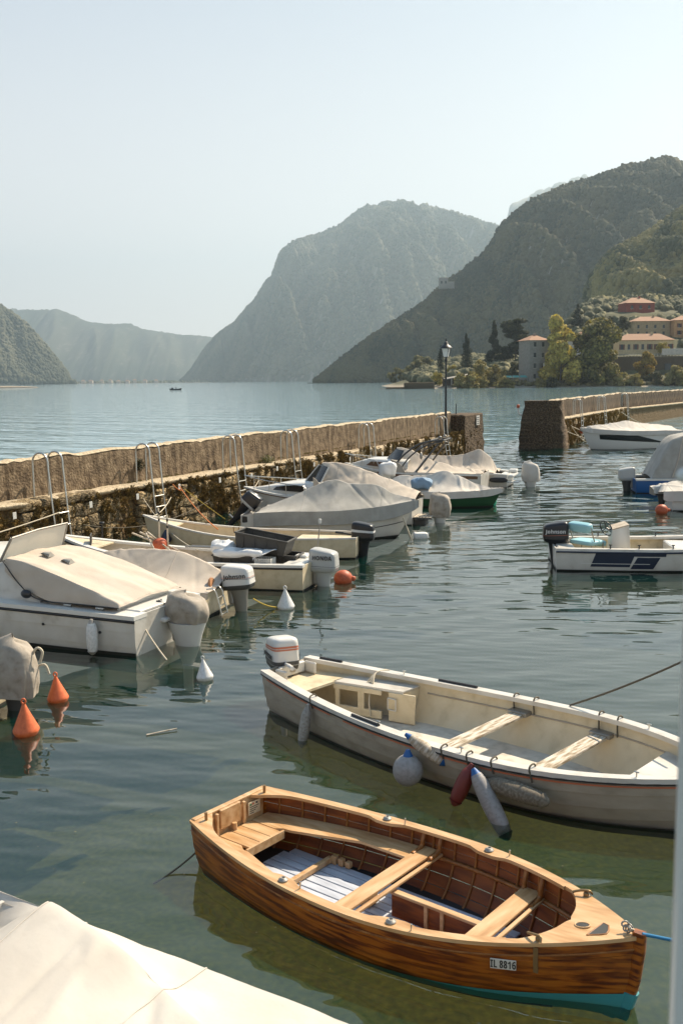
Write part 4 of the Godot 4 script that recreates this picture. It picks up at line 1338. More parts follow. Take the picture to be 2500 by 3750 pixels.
	var nl := thing("navigation_light", "red harbour light on a curved white pipe at the right pier's end", "harbour light", rx * Vector3(-0.1, 1.9, -1.9))
	var pp := Geo.new(); pp.tube(cr(PackedVector3Array([Vector3(0.1, 0.0, 0), Vector3(-0.25, 0.02, 0), Vector3(-0.38, 0.15, 0), Vector3(-0.40, 0.42, 0)]), 5), 0.04, 8)
	part("pipe", pp, M["white_paint"], nl)
	var rl := Geo.new(); rl.lathe([Vector2(0.08, 0), Vector2(0.1, 0.08), Vector2(0.08, 0.17), Vector2(0.0, 0.2)], 10, Transform3D(Basis(), Vector3(-0.40, 0.42, 0)))
	part("lamp", rl, M["orange_float"], nl)
	var tags := [[-9.17, 1.13], [-6.51, 1.06], [-4.57, 1.04], [-2.57, 1.10], [-0.35, 1.07], [1.62, 1.02], [3.4, 1.10], [6.3, 1.0], [9.6, 0.95], [13.1, 0.9], [24.0, 0.72]]
	var tp := ["at the left edge of the photo", "right of the first ladder", "between the first and second ladders", "with an orange rope tied to it", "left of the third ladder", "right of the third ladder", "left of the fourth ladder", "right of the fourth ladder", "behind the cruiser's bow rail", "right of the fifth ladder", "right of the sixth ladder"]
	for k in tags.size():
		var tg := Geo.new(); tg.box(Vector3.ZERO, Vector3(0.11, 0.15, 0.012), 0.003)
		var o := lone("berth_plate", tg, M["tag_white"], "small white berth plate on the left pier's wall " + tp[k], "plate", px * Vector3(tags[k][0], tags[k][1], 0.20), deg_to_rad(PIER_TURN), "white berth plates on the pier wall")
		o.rotation.z = rng.randf_range(-0.1, 0.1)
	for q in [["flowering_bush", "small leafy bush with pale flowers growing on the ledge of the left pier", Vector3(3.9, 1.22, -0.45), 0.3, lin(0.09, 0.10, 0.035), lin(0.40, 0.40, 0.28)], ["wall_plant", "dark green plant rooted in the parapet behind the second ladder", Vector3(-3.35, 1.75, -0.6), 0.2, lin(0.025, 0.03, 0.012), lin(0.07, 0.075, 0.03)]]:
		var t := thing(q[0], q[1], "plant", px * q[2])
		var lg := Geo.new()
		for k in 420:
			var d: Vector3 = Vector3(rng.randfn(0, 1), rng.randfn(0, 1), rng.randfn(0, 1)).normalized() * pow(rng.randf(), 0.5) * q[3]
			d.y = absf(d.y) if q[0] == "flowering_bush" else d.y
			var u := Vector3(rng.randfn(0, 1), rng.randfn(0, 1), rng.randfn(0, 1)).normalized() * 0.035
			lg.tri(d - u, d + u.cross(Vector3.UP) * 1.3, d + u)
			var c: Color = q[4].lerp(q[5], pow(rng.randf(), 3.0))
			for e in 3: lg.c.append(c)
		part("leaves", lg, M["leaf"], t)
		var st := Geo.new()
		for k in 6: st.bar(Vector3(0, -0.05, -0.05), Vector3(cos(k * 1.05) * 0.6, 0.7, sin(k * 1.05) * 0.6) * q[3], 0.006, 5)
		part("stem", st, M["bark"], t)
	rope(px * Vector3(-12.0, 0.75, 0.2), px * Vector3(-7.7, 1.02, 0.22), 0.06, 0.014, "rope_pale", "pale rope stretched along the pier wall left of the first ladder")
	rope(px * Vector3(-6.9, 0.62, 0.25), px * Vector3(-1.0, 0.55, 0.22), 0.35, 0.012, "rope_dark", "slack dark rope hanging along the wall between two ladders")
	rope(px * Vector3(-2.6, 1.12, 0.22), Vector3(-2.85, 0.62, -22.75), 0.10, 0.014, "rope_orange", "orange rope running from the pier wall to the long open boat")
	rope(px * Vector3(-2.9, 1.2, 0.2), px * Vector3(-2.45, 0.98, 0.22), 0.05, 0.016, "rope_orange", "short orange rope knotted round a berth plate")
	rope(px * Vector3(-2.3, 1.0, 0.2), px * Vector3(-1.3, 0.05, 0.9), 0.02, 0.010, "rope_yellow", "thin yellow line dropping from the wall to the water")
	rope(px * Vector3(-4.3, 0.95, 0.2), Vector3(-3.0, 0.5, -20.6), 0.2, 0.010, "rope_pale", "thin pale line from the wall to the work boat")
	for q in [[1.6, 0.9, 5.8, 1.9, "long pale rope trailing from the right pier towards the water, lower one"], [3.2, 1.1, 8.5, 2.2, "pale rope across the foot of the right pier's ladder"], [23.5, 1.3, 27.0, 2.0, "pale rope from the right pier's wall down to the white speedboat"], [2.8, 1.2, 4.6, 0.8, "short rope against the right pier's wall"]]:
		rope(rx * Vector3(q[0], q[1], 0.2), rx * Vector3(q[2], 0.1, q[3]), 0.15, 0.022, "rope_pale", q[4])
	var rb := Geo.new(); rb.ball(Vector3.ZERO, Vector3(0.17, 0.17, 0.17))
	lone("red_float", rb, M["orange_float"], "little red float hanging on ropes by the right pier's first ladder", "float", rx * Vector3(5.6, 0.72, 0.35))

# ---- hull lines: x from the transom to the stem, y from the water, z to either side ----
func hb(d: Dictionary, t: float) -> float:
	var tm: float = d.tm
	if t < tm: return d.bm - (d.bm - d.bt) * pow((tm - t) / tm, 2.0)
	return maxf(0.0, d.bm * (1.0 - pow((t - tm) / (1.0 - tm), d.get("pw", 2.2))))

func hs(d: Dictionary, t: float) -> float:
	if t < 0.4: return d.sm + (d.s0 - d.sm) * pow((0.4 - t) / 0.4, 2.0)
	return d.sm + (d.s2 - d.sm) * pow((t - 0.4) / 0.6, 2.0)

func hp(d: Dictionary, t: float, u: float, side: float, inset := 0.0) -> Vector3:
	var a := u * PI / 2
	var e := lerpf(d.ez, 1.15, pow(t, 3.0))
	var k: float = -d.k * (1.0 - 0.5 * smoothstep(0.72, 1.0, t)) + inset
	var z := maxf(hb(d, t) - inset, 0.0) * pow(sin(a), e)
	return Vector3(d.L * t - d.get("rake", 0.1) * (1.0 - u) * pow(t, 5.0) - d.get("aft", 0.06) * u * pow(1.0 - t, 9.0), k + (hs(d, t) - k) * (1.0 - cos(a)), side * z)

func hu(d: Dictionary, t: float, y: float) -> float:   # where on the section the side is at this height
	var k: float = -d.k * (1.0 - 0.5 * smoothstep(0.72, 1.0, t))
	return acos(clampf(1.0 - (y - k) / (hs(d, t) - k), 0.0, 1.0)) / (PI / 2)

func at_height(d: Dictionary, x: float, y: float, side: float, inset := 0.0) -> Vector3:
	var t: float = clampf(x / d.L, 0, 1)
	var p := hp(d, t, hu(d, t, y), side, inset)
	return Vector3(x, y, p.z)

func strip(g: Geo, a: PackedVector3Array, b: PackedVector3Array, th: float, up := Vector3.UP) -> void:   # a board between two top edges
	var lo_a := PackedVector3Array(); var lo_b := PackedVector3Array()
	for k in a.size():
		lo_a.append(a[k] - up * th); lo_b.append(b[k] - up * th)
	g.grid([a, b]); g.grid([lo_b, lo_a]); g.grid([b, lo_b]); g.grid([lo_a, a])
	var e := a.size() - 1
	g.quad(a[0], b[0], lo_b[0], lo_a[0]); g.quad(b[e], a[e], lo_a[e], lo_b[e])

func plank(d: Dictionary, side: float, u0: float, u1: float, lap: float, thick: float, t1 := 1.0, n := 22) -> Geo:
	var g := Geo.new()
	var rows := []; var inner := []
	for q in n + 1:
		var t := t1 * q / n
		var line := PackedVector3Array(); var il := PackedVector3Array()
		for e in 3:
			var u := lerpf(u0, u1, e / 2.0)
			var o := lap * (1.0 - e / 2.0)
			var p := hp(d, t, u, side)
			var a := u * PI / 2
			var out := Vector3(0.0, -cos(a) * 0.6, side * sin(a)) * o
			line.append(p + out)
			il.append(hp(d, t, u, side, thick))
		if q == n:
			for e in 3: il[e] = line[e] + Vector3(-thick, 0, 0)
		rows.append(line); inner.append(il)
	g.grid(rows); g.grid(inner)
	for e in [0, 2]:
		var j := []
		for q in n + 1: j.append(PackedVector3Array([rows[q][e], inner[q][e]]))
		g.grid(j)
	return g

func transom(d: Dictionary, thick: float, inset := 0.0) -> Geo:
	var g := Geo.new()
	var f := PackedVector3Array(); var b := PackedVector3Array()
	for q in 17:
		var s := -1.0 if q < 8 else 1.0
		var u := absf(q - 8) / 8.0
		var p := hp(d, 0.0, u, s, inset)
		f.append(p); b.append(p + Vector3(thick, 0, 0) * Vector3(1, 1, 0.98))
	g.cap(f); g.cap(b, true)
	g.grid([f, b])
	g.quad(f[0], f[16], b[16], b[0])
	return g

func rail(d: Dictionary, side: float, w_in: float, out: float, th: float, t0 := 0.0, t1 := 1.0, n := 30, lift := 0.0) -> Geo:
	var g := Geo.new()
	var a := PackedVector3Array(); var b := PackedVector3Array()
	for q in n + 1:
		var t := lerpf(t0, t1, float(q) / n)
		var p := hp(d, t, 1.0, side)
		p.y += lift
		var z := absf(p.z)
		a.append(Vector3(p.x + (out if q == n and t1 == 1.0 else 0.0), p.y, side * (z + out)))
		b.append(Vector3(p.x, p.y, side * maxf(z - w_in, 0.0)))
	strip(g, a, b, th)
	return g

func line_along(d: Dictionary, side: float, drop: float, r: float, t0 := 0.0, t1 := 1.0, out := 0.0) -> Geo:
	var g := Geo.new()
	var path := PackedVector3Array()
	for q in 31:
		var t := lerpf(t0, t1, q / 30.0)
		var p := hp(d, t, hu(d, t, hs(d, t) - drop), side)
		path.append(p + Vector3(0, 0, side * out))
	g.tube(path, r, 6)
	return g

# A flat band of paint on the hull between two heights below the sheer, lying just proud of it.
func band(d: Dictionary, side: float, drop0: float, drop1: float, t0: float, t1: float, out := 0.004, slant := 0.0) -> Geo:
	var g := Geo.new()
	var rows := []
	for q in 25:
		var line := PackedVector3Array()
		for e in 3:
			var dr := lerpf(drop0, drop1, e / 2.0)
			var t := clampf(lerpf(t0, t1, q / 24.0) - slant * (dr - drop0) / d.L, 0, 1)
			var p := hp(d, t, hu(d, t, hs(d, t) - dr), side)
			line.append(p + Vector3(0, 0, side * out))
		rows.append(line)
	g.grid(rows)
	return g

func below(d: Dictionary, side: float, y0: float, y1: float, out := 0.004) -> Geo:   # bottom paint up to a line that rises from y0 to y1
	var g := Geo.new()
	var rows := []
	for q in 29:
		var t := q / 28.0
		var line := PackedVector3Array()
		var top := hu(d, t, lerpf(y0, y1, t * t))
		for e in 13:
			var u := top * e / 12.0
			var p := hp(d, t, u, side)
			line.append(p + Vector3(out * pow(t, 8.0), -out * cos(u * PI / 2), side * out))
		rows.append(line)
	g.grid(rows)
	return g

# A closed hull of one skin with transom, inner skin, rail; the plain boats.
func simple_hull(b: Node3D, d: Dictionary, m: Material, inner: Material, planks := 0, lap := 0.006) -> void:
	if planks == 0:
		var g := Geo.new()
		for s in [-1.0, 1.0]:
			var rows := []
			for q in 25:
				var line := PackedVector3Array()
				for e in 13: line.append(hp(d, q / 24.0, e / 12.0, s))
				rows.append(line)
			g.grid(rows)
		part("hull", g, m, b)
	else:
		for s in [-1.0, 1.0]:
			for q in planks:
				part("hull_plank", plank(d, s, float(q) / planks, float(q + 1) / planks, lap, 0.012), m, b)
	part("transom", transom(d, 0.03), m, b)
	if not d.has("own_paint"):
		for s in [-1.0, 1.0]: part("bottom_paint", below(d, s, 0.035, 0.06, 0.016), M["antifoul"], b)
		var tp := Geo.new()
		var edge := PackedVector3Array()
		for q in 13:
			var sgn := -1.0 if q < 6 else 1.0
			edge.append(hp(d, 0.0, hu(d, 0.0, 0.035) * absf(q - 6) / 6.0, sgn) + Vector3(-0.02, 0, 0))
		tp.cap(edge)
		part("bottom_paint", tp, M["antifoul"], b)
	var ig := Geo.new()
	for s in [-1.0, 1.0]:
		var rows := []
		for q in 23:
			var line := PackedVector3Array()
			for e in 11: line.append(hp(d, q / 22.0 * 0.985, e / 10.0, s, 0.03))
			rows.append(line)
		ig.grid(rows)
	part("inner_skin", ig, inner, b)

func floor_plate(d: Dictionary, y: float, x0: float, x1: float, inset: float) -> Geo:
	var g := Geo.new()
	var a := PackedVector3Array(); var b := PackedVector3Array()
	for q in 15:
		var x := lerpf(x0, x1, q / 14.0)
		var z := absf(at_height(d, x, y, 1.0, inset).z)
		a.append(Vector3(x, y, -z)); b.append(Vector3(x, y, z))
	strip(g, a, b, 0.02)
	return g

func words(text: String, h: float, m: Material, parent: Node, at: Vector3, turn: Vector3, narrow := 1.0, called := "lettering") -> void:
	var t := TextMesh.new()
	t.text = text
	var f := SystemFont.new()
	f.font_names = PackedStringArray(["Droid Sans"])
	f.font_weight = 700
	t.font = f
	t.font_size = 64
	t.pixel_size = h / 46.0
	t.depth = 0.003
	var o := part(called, t, m, parent, at)
	o.rotation = turn
	o.scale = Vector3(narrow, 1, 1)

# An outboard motor hung on a transom: cowling, tray, leg, clamp, tiller; x points forward into the boat.
func outboard(b: Node3D, at: Vector3, size: float, o: Dictionary) -> Node3D:
	var e := group_part("outboard_motor", b, at, Vector3(0, o.get("turn", 0.0), o.get("tilt", 0.0)))
	var s := size
	var leg: Material = o.get("leg", M["engine_dark"])
	var lw: float = o.get("leg_width", 1.0)
	var g := Geo.new()
	g.loft([leg_ring(s, 0.10, 0.21 * lw, 0.15 * lw), leg_ring(s, -0.10, 0.16 * lw, 0.11 * lw), leg_ring(s, -0.3, 0.13 * lw, 0.075 * lw), leg_ring(s, -0.55, 0.085, 0.05), leg_ring(s, -0.95, 0.08, 0.04)])
	g.box(Vector3(-0.30, -0.55, 0) * s, Vector3(0.30, 0.02, 0.18) * s, 0.004)
	part("leg", g, leg, e)
	var c := Geo.new()
	c.box(Vector3(-0.05, -0.02, 0) * s, Vector3(0.10, 0.34, 0.22) * s, 0.02 * s)
	c.box(Vector3(0.04, 0.10, 0) * s, Vector3(0.12, 0.06, 0.24) * s, 0.015 * s)
	c.bar(Vector3(-0.04, 0.12, -0.14) * s, Vector3(-0.04, 0.12, 0.14) * s, 0.025 * s, 8)
	part("clamp_bracket", c, o.get("bracket", M["dull_metal"]), e)
	if o.has("cover"):
		var rows := []
		var r := RandomNumberGenerator.new(); r.seed = int(size * 1000.0) + int(absf(at.x) * 91.0) + o.get("seed", 0)
		var ph := r.randf() * TAU
		var droop: float = o.get("droop", 0.12)
		for q in 12:
			var f := q / 11.0
			var ring := PackedVector3Array()
			for j in 36:
				var a := TAU * j / 36
				var pinch := lerpf(0.86, 1.0, sin(PI * clampf(f * 1.25, 0, 1))) * (1.0 if f < 0.86 else sqrt(maxf(0.0, 1.0 - pow((f - 0.86) / 0.14, 2.0))) * 0.86 + 0.02)
				var fold := 1.0 + (1.0 - f) * (1.0 - f) * 0.10 * sin(a * 7.0 + ph) + (1.0 - f) * 0.05 * sin(a * 11.0 + ph * 2.0)
				var x := signf(cos(a)) * pow(absf(cos(a)), 0.6) * 0.31 * pinch * fold - 0.21
				var z := signf(sin(a)) * pow(absf(sin(a)), 0.6) * 0.215 * pinch * fold
				ring.append(Vector3(x, 0.10 - droop + (o.get("tall", 0.50) + droop) * f + 0.05 * f * cos(a), z) * s)
			rows.append(ring)
		var cg := Geo.new(); cg.loft(rows)
		cg.rough(noise(o.get("seed", 0) + 400, 1.0, 2), 0.035 * s, 2.6 / s)
		part("engine_cover", cg, o.cover, e)
		return e
	var cowl := Geo.new()
	cowl.loft(cowl_rings(s, 0.17, 0.54, 1.0))
	part("cowling", cowl, o.cowl, e)
	var tray := Geo.new()
	tray.loft([cowl_ring(s, 0.07, 0.72, 0.7), cowl_ring(s, 0.10, 0.92, 0.95), cowl_ring(s, 0.165, 0.97, 0.985)])
	part("cowl_tray", tray, o.get("tray", M["engine_dark"]), e)
	for st in o.get("stripes", []):   # [low, high, material]
		var sg := Geo.new()
		sg.loft([cowl_at(s, st[0], 1.012), cowl_at(s, st[1], 1.012)], false)
		part("stripe", sg, st[2], e)
	if o.has("grip"):
		var t := Geo.new()
		t.bar(Vector3(0.05, 0.20, 0.03) * s, Vector3(0.30, 0.24, 0.05) * s, 0.022 * s, 8)
		t.bar(Vector3(0.30, 0.24, 0.05) * s, Vector3(0.52, 0.26, 0.06) * s, 0.030 * s, 8)
		part("tiller", t, o.grip, e)
	if o.has("text"):
		for sg in [1.0, -1.0]:
			words(o.text, 0.085 * s, o.ink, e, Vector3(-0.24, o.get("text_y", 0.30) - 0.02, sg * 0.210) * s, Vector3(0, 0.0 if sg > 0 else PI, 0))
	return e

func leg_ring(s: float, y: float, w: float, h: float) -> PackedVector3Array:
	var p := PackedVector3Array()
	for j in 14:
		var a := TAU * j / 14
		p.append(Vector3(cos(a) * w - 0.20, y, sin(a) * h) * s)
	return p

func cowl_ring(s: float, y: float, fx: float, fz: float) -> PackedVector3Array:
	var p := PackedVector3Array()
	for j in 32:
		var a := TAU * j / 32
		p.append(Vector3(signf(cos(a)) * pow(absf(cos(a)), 0.42) * 0.30 * fx - 0.22, y, signf(sin(a)) * pow(absf(sin(a)), 0.42) * 0.205 * fz) * s)
	return p

func cowl_at(s: float, y: float, k: float) -> PackedVector3Array:
	var f := clampf((y - 0.17) / 0.37, 0, 1)
	var w := (1.0 - 0.06 * f) * pow(maxf(0.0, 1.0 - pow(f, 13.0)), 0.26) * k
	var p := cowl_ring(s, y, w, w)
	for j in p.size(): p[j].y += (-p[j].x / s - 0.22) * 0.16 * f * s * -1.0
	return p

func cowl_rings(s: float, y0: float, y1: float, k: float) -> Array:
	var rows := []
	for q in 13:
		var f := 1.0 - pow(1.0 - q / 12.0, 1.7)
		rows.append(cowl_at(s, lerpf(y0, y1 - 0.0005, f), k))
	return rows

func folded(g: Geo, seed_: int, f: Vector3, amp: float) -> Geo:   # long soft folds
	var k := noise(seed_, 1.0, 2)
	for q in g.v.size():
		var p := g.v[q]
		var x := p * f + Vector3(p.z, 0, p.x) * 0.35
		g.v[q] = p + g.n[q] * amp * (k.get_noise_3dv(x) + 0.6 * (1.0 - 2.2 * absf(k.get_noise_3dv(x * 1.3 + Vector3(9, 0, 0)))))
	g.smooth()
	return g

# A tarpaulin over a boat: stations of [x, ridge height, ridge z], skirts hanging over both sides.
func tarp(b: Node3D, d: Dictionary, called: String, m: Material, st: Array, skirt: float, sag: float, amp: float, seed_: int, over := 0.04) -> void:
	var rows := []
	for q in st:
		var t := clampf(q[0] / d.L, 0.0, 1.0)
		var z := hb(d, t) + over
		var s := hs(d, t) + 0.03
		var rz: float = q[2] if q.size() > 2 else 0.0
		var hang: float = skirt * (q[3] if q.size() > 3 else 1.0)
		var r: float = q[1]
		var row := []
		for e in [-1.0, 1.0]:
			var half := [Vector3(q[0], s - hang, e * (z + 0.02)), Vector3(q[0], s - hang * 0.5, e * (z + 0.014)), Vector3(q[0], s - 0.03, e * (z + 0.004)), Vector3(q[0], s, e * z), Vector3(q[0], lerpf(s, r, 0.05), e * lerpf(z, absf(rz), 0.06) if rz == 0.0 else lerpf(e * z, rz, 0.06)), Vector3(q[0], lerpf(s, r, 0.46) - sag, lerpf(e * z, rz, 0.5)), Vector3(q[0], lerpf(s, r, 0.90) - sag * 0.35, lerpf(e * z, rz, 0.88))]
			if e > 0.0:
				row.append(Vector3(q[0], r, rz))
				half.reverse()
			row.append_array(half)
		rows.append(row)
	var g := sheet(rows, 12, 6, 0.0, 1.0, seed_)
	var k := noise(seed_, 1.0, 3)
	var w := noise(seed_ + 1, 1.0, 2)
	var r := RandomNumberGenerator.new()
	r.seed = seed_
	var lines := []   # creases pulled from the ridge down to the hem
	var x0: float = st[0][0]; var x1: float = st[st.size() - 1][0]
	for q in 26:
		var peak: Array = st[r.randi() % st.size()]
		var a := Vector2(peak[0] + r.randfn(0, 0.25), (peak[2] if peak.size() > 2 else 0.0) + r.randfn(0, 0.08))
		var e := Vector2(a.x + r.randfn(0.0, 0.7), (1.0 if r.randf() < 0.5 else -1.0) * d.bm * r.randf_range(0.75, 1.1))
		lines.append([a, e, r.randf_range(0.025, 0.06), r.randf_range(0.25, 0.8) * (1.0 if r.randf() < 0.6 else -1.0)])
	for q in g.v.size():   # soft billows and creases
		var p := g.v[q]
		var f := k.get_noise_3d(p.x * 1.5 + p.z * 0.9, p.y * 0.4, p.z * 0.6) * amp * 0.55 + w.get_noise_3d(p.x * 3.0, p.y, p.z * 3.0) * amp * 0.15
		var at := Vector2(p.x, p.z)
		for l in lines:
			var u: Vector2 = l[1] - l[0]
			var along: float = (at - l[0]).dot(u) / u.length_squared()
			if along < -0.1 or along > 1.1: continue
			var off: float = (at - (l[0] as Vector2)).cross(u.normalized())
			if absf(off) < l[2] * 3.0:
				f += l[3] * amp * exp(-off * off / (l[2] * l[2])) * smoothstep(-0.1, 0.15, along) * smoothstep(1.1, 0.7, along)
		g.v[q] = p + g.n[q] * f
	g.smooth()
	var c := part(called, g, m, b)
	var hem := Geo.new()   # stitched hems and two seams across
	var cols: int = (rows[0].size() - 1) * 6 + 1
	var lens: int = g.v.size() / cols
	for e in [0, cols - 1]:
		var path := PackedVector3Array()
		for q in range(0, lens, 2): path.append(g.v[q * cols + e])
		hem.tube(path, 0.009, 5)
	for f in [0.3, 0.68]:
		var path := PackedVector3Array()
		for e in range(0, cols, 2): path.append(g.v[int(f * (lens - 1)) * cols + e] + Vector3(0, 0.003, 0))
		hem.tube(path, 0.005, 5)
	part("hem", hem, m, c)

func fender(called: String, label: String, at: Vector3, lean: Vector3, r: float, l: float, m: Material, cap: Material, round_ := false, tip: Material = null) -> void:
	var f := thing(called, label, "fender", at)
	f.rotation = lean
	var g := Geo.new()
	if round_:
		g.ball(Vector3(0, -r, 0), Vector3(r, r * 1.05, r), 1.0, 22, 14)
	else:
		var prof := []
		for q in 15:
			var a := q / 14.0
			prof.append(Vector2(r * pow(sin(PI * clampf(a, 0.015, 0.985)), 0.17), -l * a))
		g.lathe(prof, 18)
	part("body", g, m, f)
	var c := Geo.new()
	c.lathe([Vector2(minf(r * 0.28, 0.02), 0.06), Vector2(minf(r * 0.42, 0.035), 0.03), Vector2(minf(r * 0.62, 0.055), -0.012), Vector2(minf(r * 0.70, 0.062), -0.02)], 12)
	part("top_cap", c, cap, f)
	if not round_:
		var e := Geo.new()
		e.lathe([Vector2(r * 0.9, -l * 0.955), Vector2(r * 0.74, -l * 0.985), Vector2(r * 0.42, -l - 0.025), Vector2(r * 0.12, -l - 0.04)], 12)
		part("end_cap", e, tip if tip else cap, f)

func cone_buoy(called: String, label: String, at: Vector3, r: float, h: float, m: Material, lean: Vector3, group: String) -> void:
	var b := thing(called, label, "buoy", at)
	b.rotation = lean
	tag(b, "", "", group)
	var g := Geo.new()
	g.lathe([Vector2(r * 0.35, -h * 0.32), Vector2(r * 0.8, -h * 0.12), Vector2(r * 0.99, h * 0.02), Vector2(r, h * 0.08), Vector2(r * 0.93, h * 0.14), Vector2(r * 0.62, h * 0.42), Vector2(r * 0.30, h * 0.72), Vector2(r * 0.17, h * 0.86), Vector2(r * 0.13, h * 0.90)], 22)
	part("float", g, m, b)
	var e := Geo.new()
	var ring := PackedVector3Array()
	for q in 13: ring.append(Vector3(cos(TAU * q / 12) * r * 0.16, h * 0.99 + sin(TAU * q / 12) * r * 0.2, 0))
	e.tube(ring, r * 0.07, 8)
	part("ring", e, m, b)

func place(called: String, label: String, category: String, x: float, z: float, heading: float, group := "") -> Node3D:
	return thing(called, label, category, Vector3(x, 0, z), -heading, group)

const DINGHY := {"L": 3.605, "bt": 0.43, "bm": 0.728, "tm": 0.472, "s0": 0.40, "sm": 0.345, "s2": 0.49, "k": 0.20, "ez": 0.50, "rake": 0.08, "aft": 0.05}

func wooden_dinghy() -> void:
	var d := DINGHY
	var b := place("wooden_dinghy", "varnished wooden rowing dinghy with thwarts, ribs and pale blue floorboards", "rowing boat", -0.962, -8.136, 0.675)
	var hull: Material = M["varnish_hull"]; var inside: Material = M["varnish_inside"]; var pale: Material = M["varnish_pale"]
	for s in [-1.0, 1.0]:
		for q in 8:
			var g := plank(d, s, q / 8.0 + (0.003 if q > 0 else 0.0), (q + 1) / 8.0 - 0.003, 0.005, 0.012)
			var o := part("hull_plank", g, hull, b)
		part("bottom_paint", below(d, s, -0.065, 0.105, 0.006), M["teal_paint"], b)
		part("rubbing_strake", line_along(d, s, 0.075, 0.007, 0.0, 0.995, 0.004), M["varnish_rib"], b)
		# lining seen between the ribs: the planks' inner faces, one board each
		for q in 7:
			var lg := Geo.new()
			var rows := []
			for e in 21:
				var t := 0.012 + 0.968 * e / 20.0
				rows.append(PackedVector3Array([hp(d, t, (q + 1) / 8.0 + 0.004, s, 0.016), hp(d, t, (q + 1.5) / 8.0, s, 0.0145), hp(d, t, (q + 2) / 8.0 - 0.008, s, 0.013)]))
			lg.grid(rows)
			part("inner_plank", lg, inside, b)
		# bent ribs
		for q in 15:
			var x := 0.16 + q * 0.205
			var t: float = x / d.L
			var rp := PackedVector3Array()
			for e in 11: rp.append(hp(d, t, lerpf(0.30, 0.985, e / 10.0), s, 0.021))
			var rg := Geo.new(); rg.tube(rp, 0.011, 5)
			part("rib", rg, M["varnish_rib"], b)
		# gunwale: a wide capping with thickened rowlock pads
		var a := PackedVector3Array(); var c := PackedVector3Array()
		for q in 61:
			var t := lerpf(0.0, 0.80, q / 60.0)
			var p := hp(d, t, 1.0, s)
			var x: float = t * d.L
			var w := 0.062 + 0.045 * exp(-pow((x - 1.17) / 0.13, 4.0)) + 0.045 * exp(-pow((x - 2.14) / 0.14, 4.0)) + 0.16 * exp(-pow(x / 0.17, 2.0))
			a.append(p + Vector3(0, 0.016, s * 0.016)); c.append(Vector3(p.x, p.y + 0.016, s * maxf(absf(p.z) - w, 0.02)))
		var gg := Geo.new(); strip(gg, a, c, 0.026)
		part("gunwale", gg, pale, b)
		# foredeck half, with the cockpit's rounded edge cut out of it
		var fa := PackedVector3Array(); var fc := PackedVector3Array()
		for q in 41:
			var t := lerpf(0.80, 1.0, q / 40.0)
			var p := hp(d, t, 1.0, s)
			var zi := minf(0.5 * sqrt(maxf(0.0, (3.12 - t * d.L) / 0.27)), absf(p.z) - 0.05)
			fa.append(p + Vector3(0, 0.017, s * 0.016)); fc.append(Vector3(p.x, p.y + 0.017, s * maxf(zi, 0.0)))
		var fg := Geo.new(); strip(fg, fa, fc, 0.026)
		part("foredeck", fg, pale, b)
		# rowlock sockets and pins
		for x in [1.17, 2.14]:
			var p := hp(d, x / d.L, 1.0, s) + Vector3(0, 0.02, -s * 0.05)
			var rl := Geo.new()
			rl.lathe([Vector2(0.036, 0), Vector2(0.036, 0.008), Vector2(0.024, 0.012), Vector2(0.02, 0.022), Vector2(0.012, 0.022), Vector2(0.012, 0.0)], 14, Transform3D(Basis(), p))
			part("rowlock_socket", rl, M["dull_metal"], b)
			var pn := Geo.new(); pn.bar(p + Vector3(0.17, -0.01, s * 0.01), p + Vector3(0.175, 0.05, s * 0.01), 0.006, 6)
			part("pin", pn, M["steel"], b)
		# hanging knees at the thwarts
		for x in [1.515, 1.675, 2.50, 2.66]:
			var t: float = x / d.L
			var top := at_height(d, x, hs(d, t) - 0.012, s, 0.03)
			var foot: Vector3 = Vector3(x, 0.215, s * (absf(at_height(d, x, 0.2, 1.0, 0.03).z) - 0.17))
			var mid := Vector3(x, 0.235, s * (absf(at_height(d, x, 0.24, 1.0, 0.03).z) - 0.035))
			var path := cr(PackedVector3Array([top, top.lerp(mid, 0.55) + Vector3(0, 0, s * -0.008), mid, mid.lerp(foot, 0.5) + Vector3(0, -0.012, 0), foot]), 5)
			var kg := Geo.new(); kg.tube(path, 0.021, 6)
			part("knee", kg, M["varnish_rib"], b)
		# riser that carries the thwarts
		var rs := PackedVector3Array()
		for q in 21: rs.append(at_height(d, lerpf(1.55, 3.1, q / 20.0), lerpf(0.165, 0.24, pow(q / 20.0, 2.0)), s, 0.034))
		var rsg := Geo.new(); rsg.tube(rs, 0.018, 6)
		part("riser", rsg, M["varnish_rib"], b)
		# side benches of the stern sheets
		var sa := PackedVector3Array(); var sc := PackedVector3Array()
		for q in 23:
			var x := lerpf(0.035, 1.50, q / 22.0)
			sa.append(at_height(d, x, 0.205, s, 0.03))
			sc.append(Vector3(x, 0.205, s * (0.20 if x < 0.36 else lerpf(0.245, 0.455, clampf((x - 0.42) / 0.62, 0, 1)))))
		var sg := Geo.new(); strip(sg, sa, sc, 0.022)
		part("side_bench", sg, pale, b)
		var peg := Geo.new(); peg.bar(Vector3(0.05, 0.39, s * 0.35), Vector3(0.05, 0.475, s * 0.352), 0.013, 8)
		part("peg", peg, M["bronze"], b)
	for q in 3:
		var g := Geo.new()
		g.box(Vector3(0.205, 0.194, (q - 1) * 0.128), Vector3(0.345, 0.022, 0.124), 0.003)
		part("stern_seat_board", g, pale, b)
	var apron := Geo.new()
	apron.box(Vector3(0.382, 0.165, 0), Vector3(0.02, 0.075, 0.46), 0.003)
	part("seat_apron", apron, pale, b)
	part("transom", transom(d, 0.022), hull, b)
	var tr := Geo.new()   # capping and lining of the transom
	tr.box(Vector3(-0.028, 0.412, 0), Vector3(0.05, 0.024, 0.86), 0.006)
	part("transom_cap", tr, pale, b)
	var ti := Geo.new()
	var tf := []
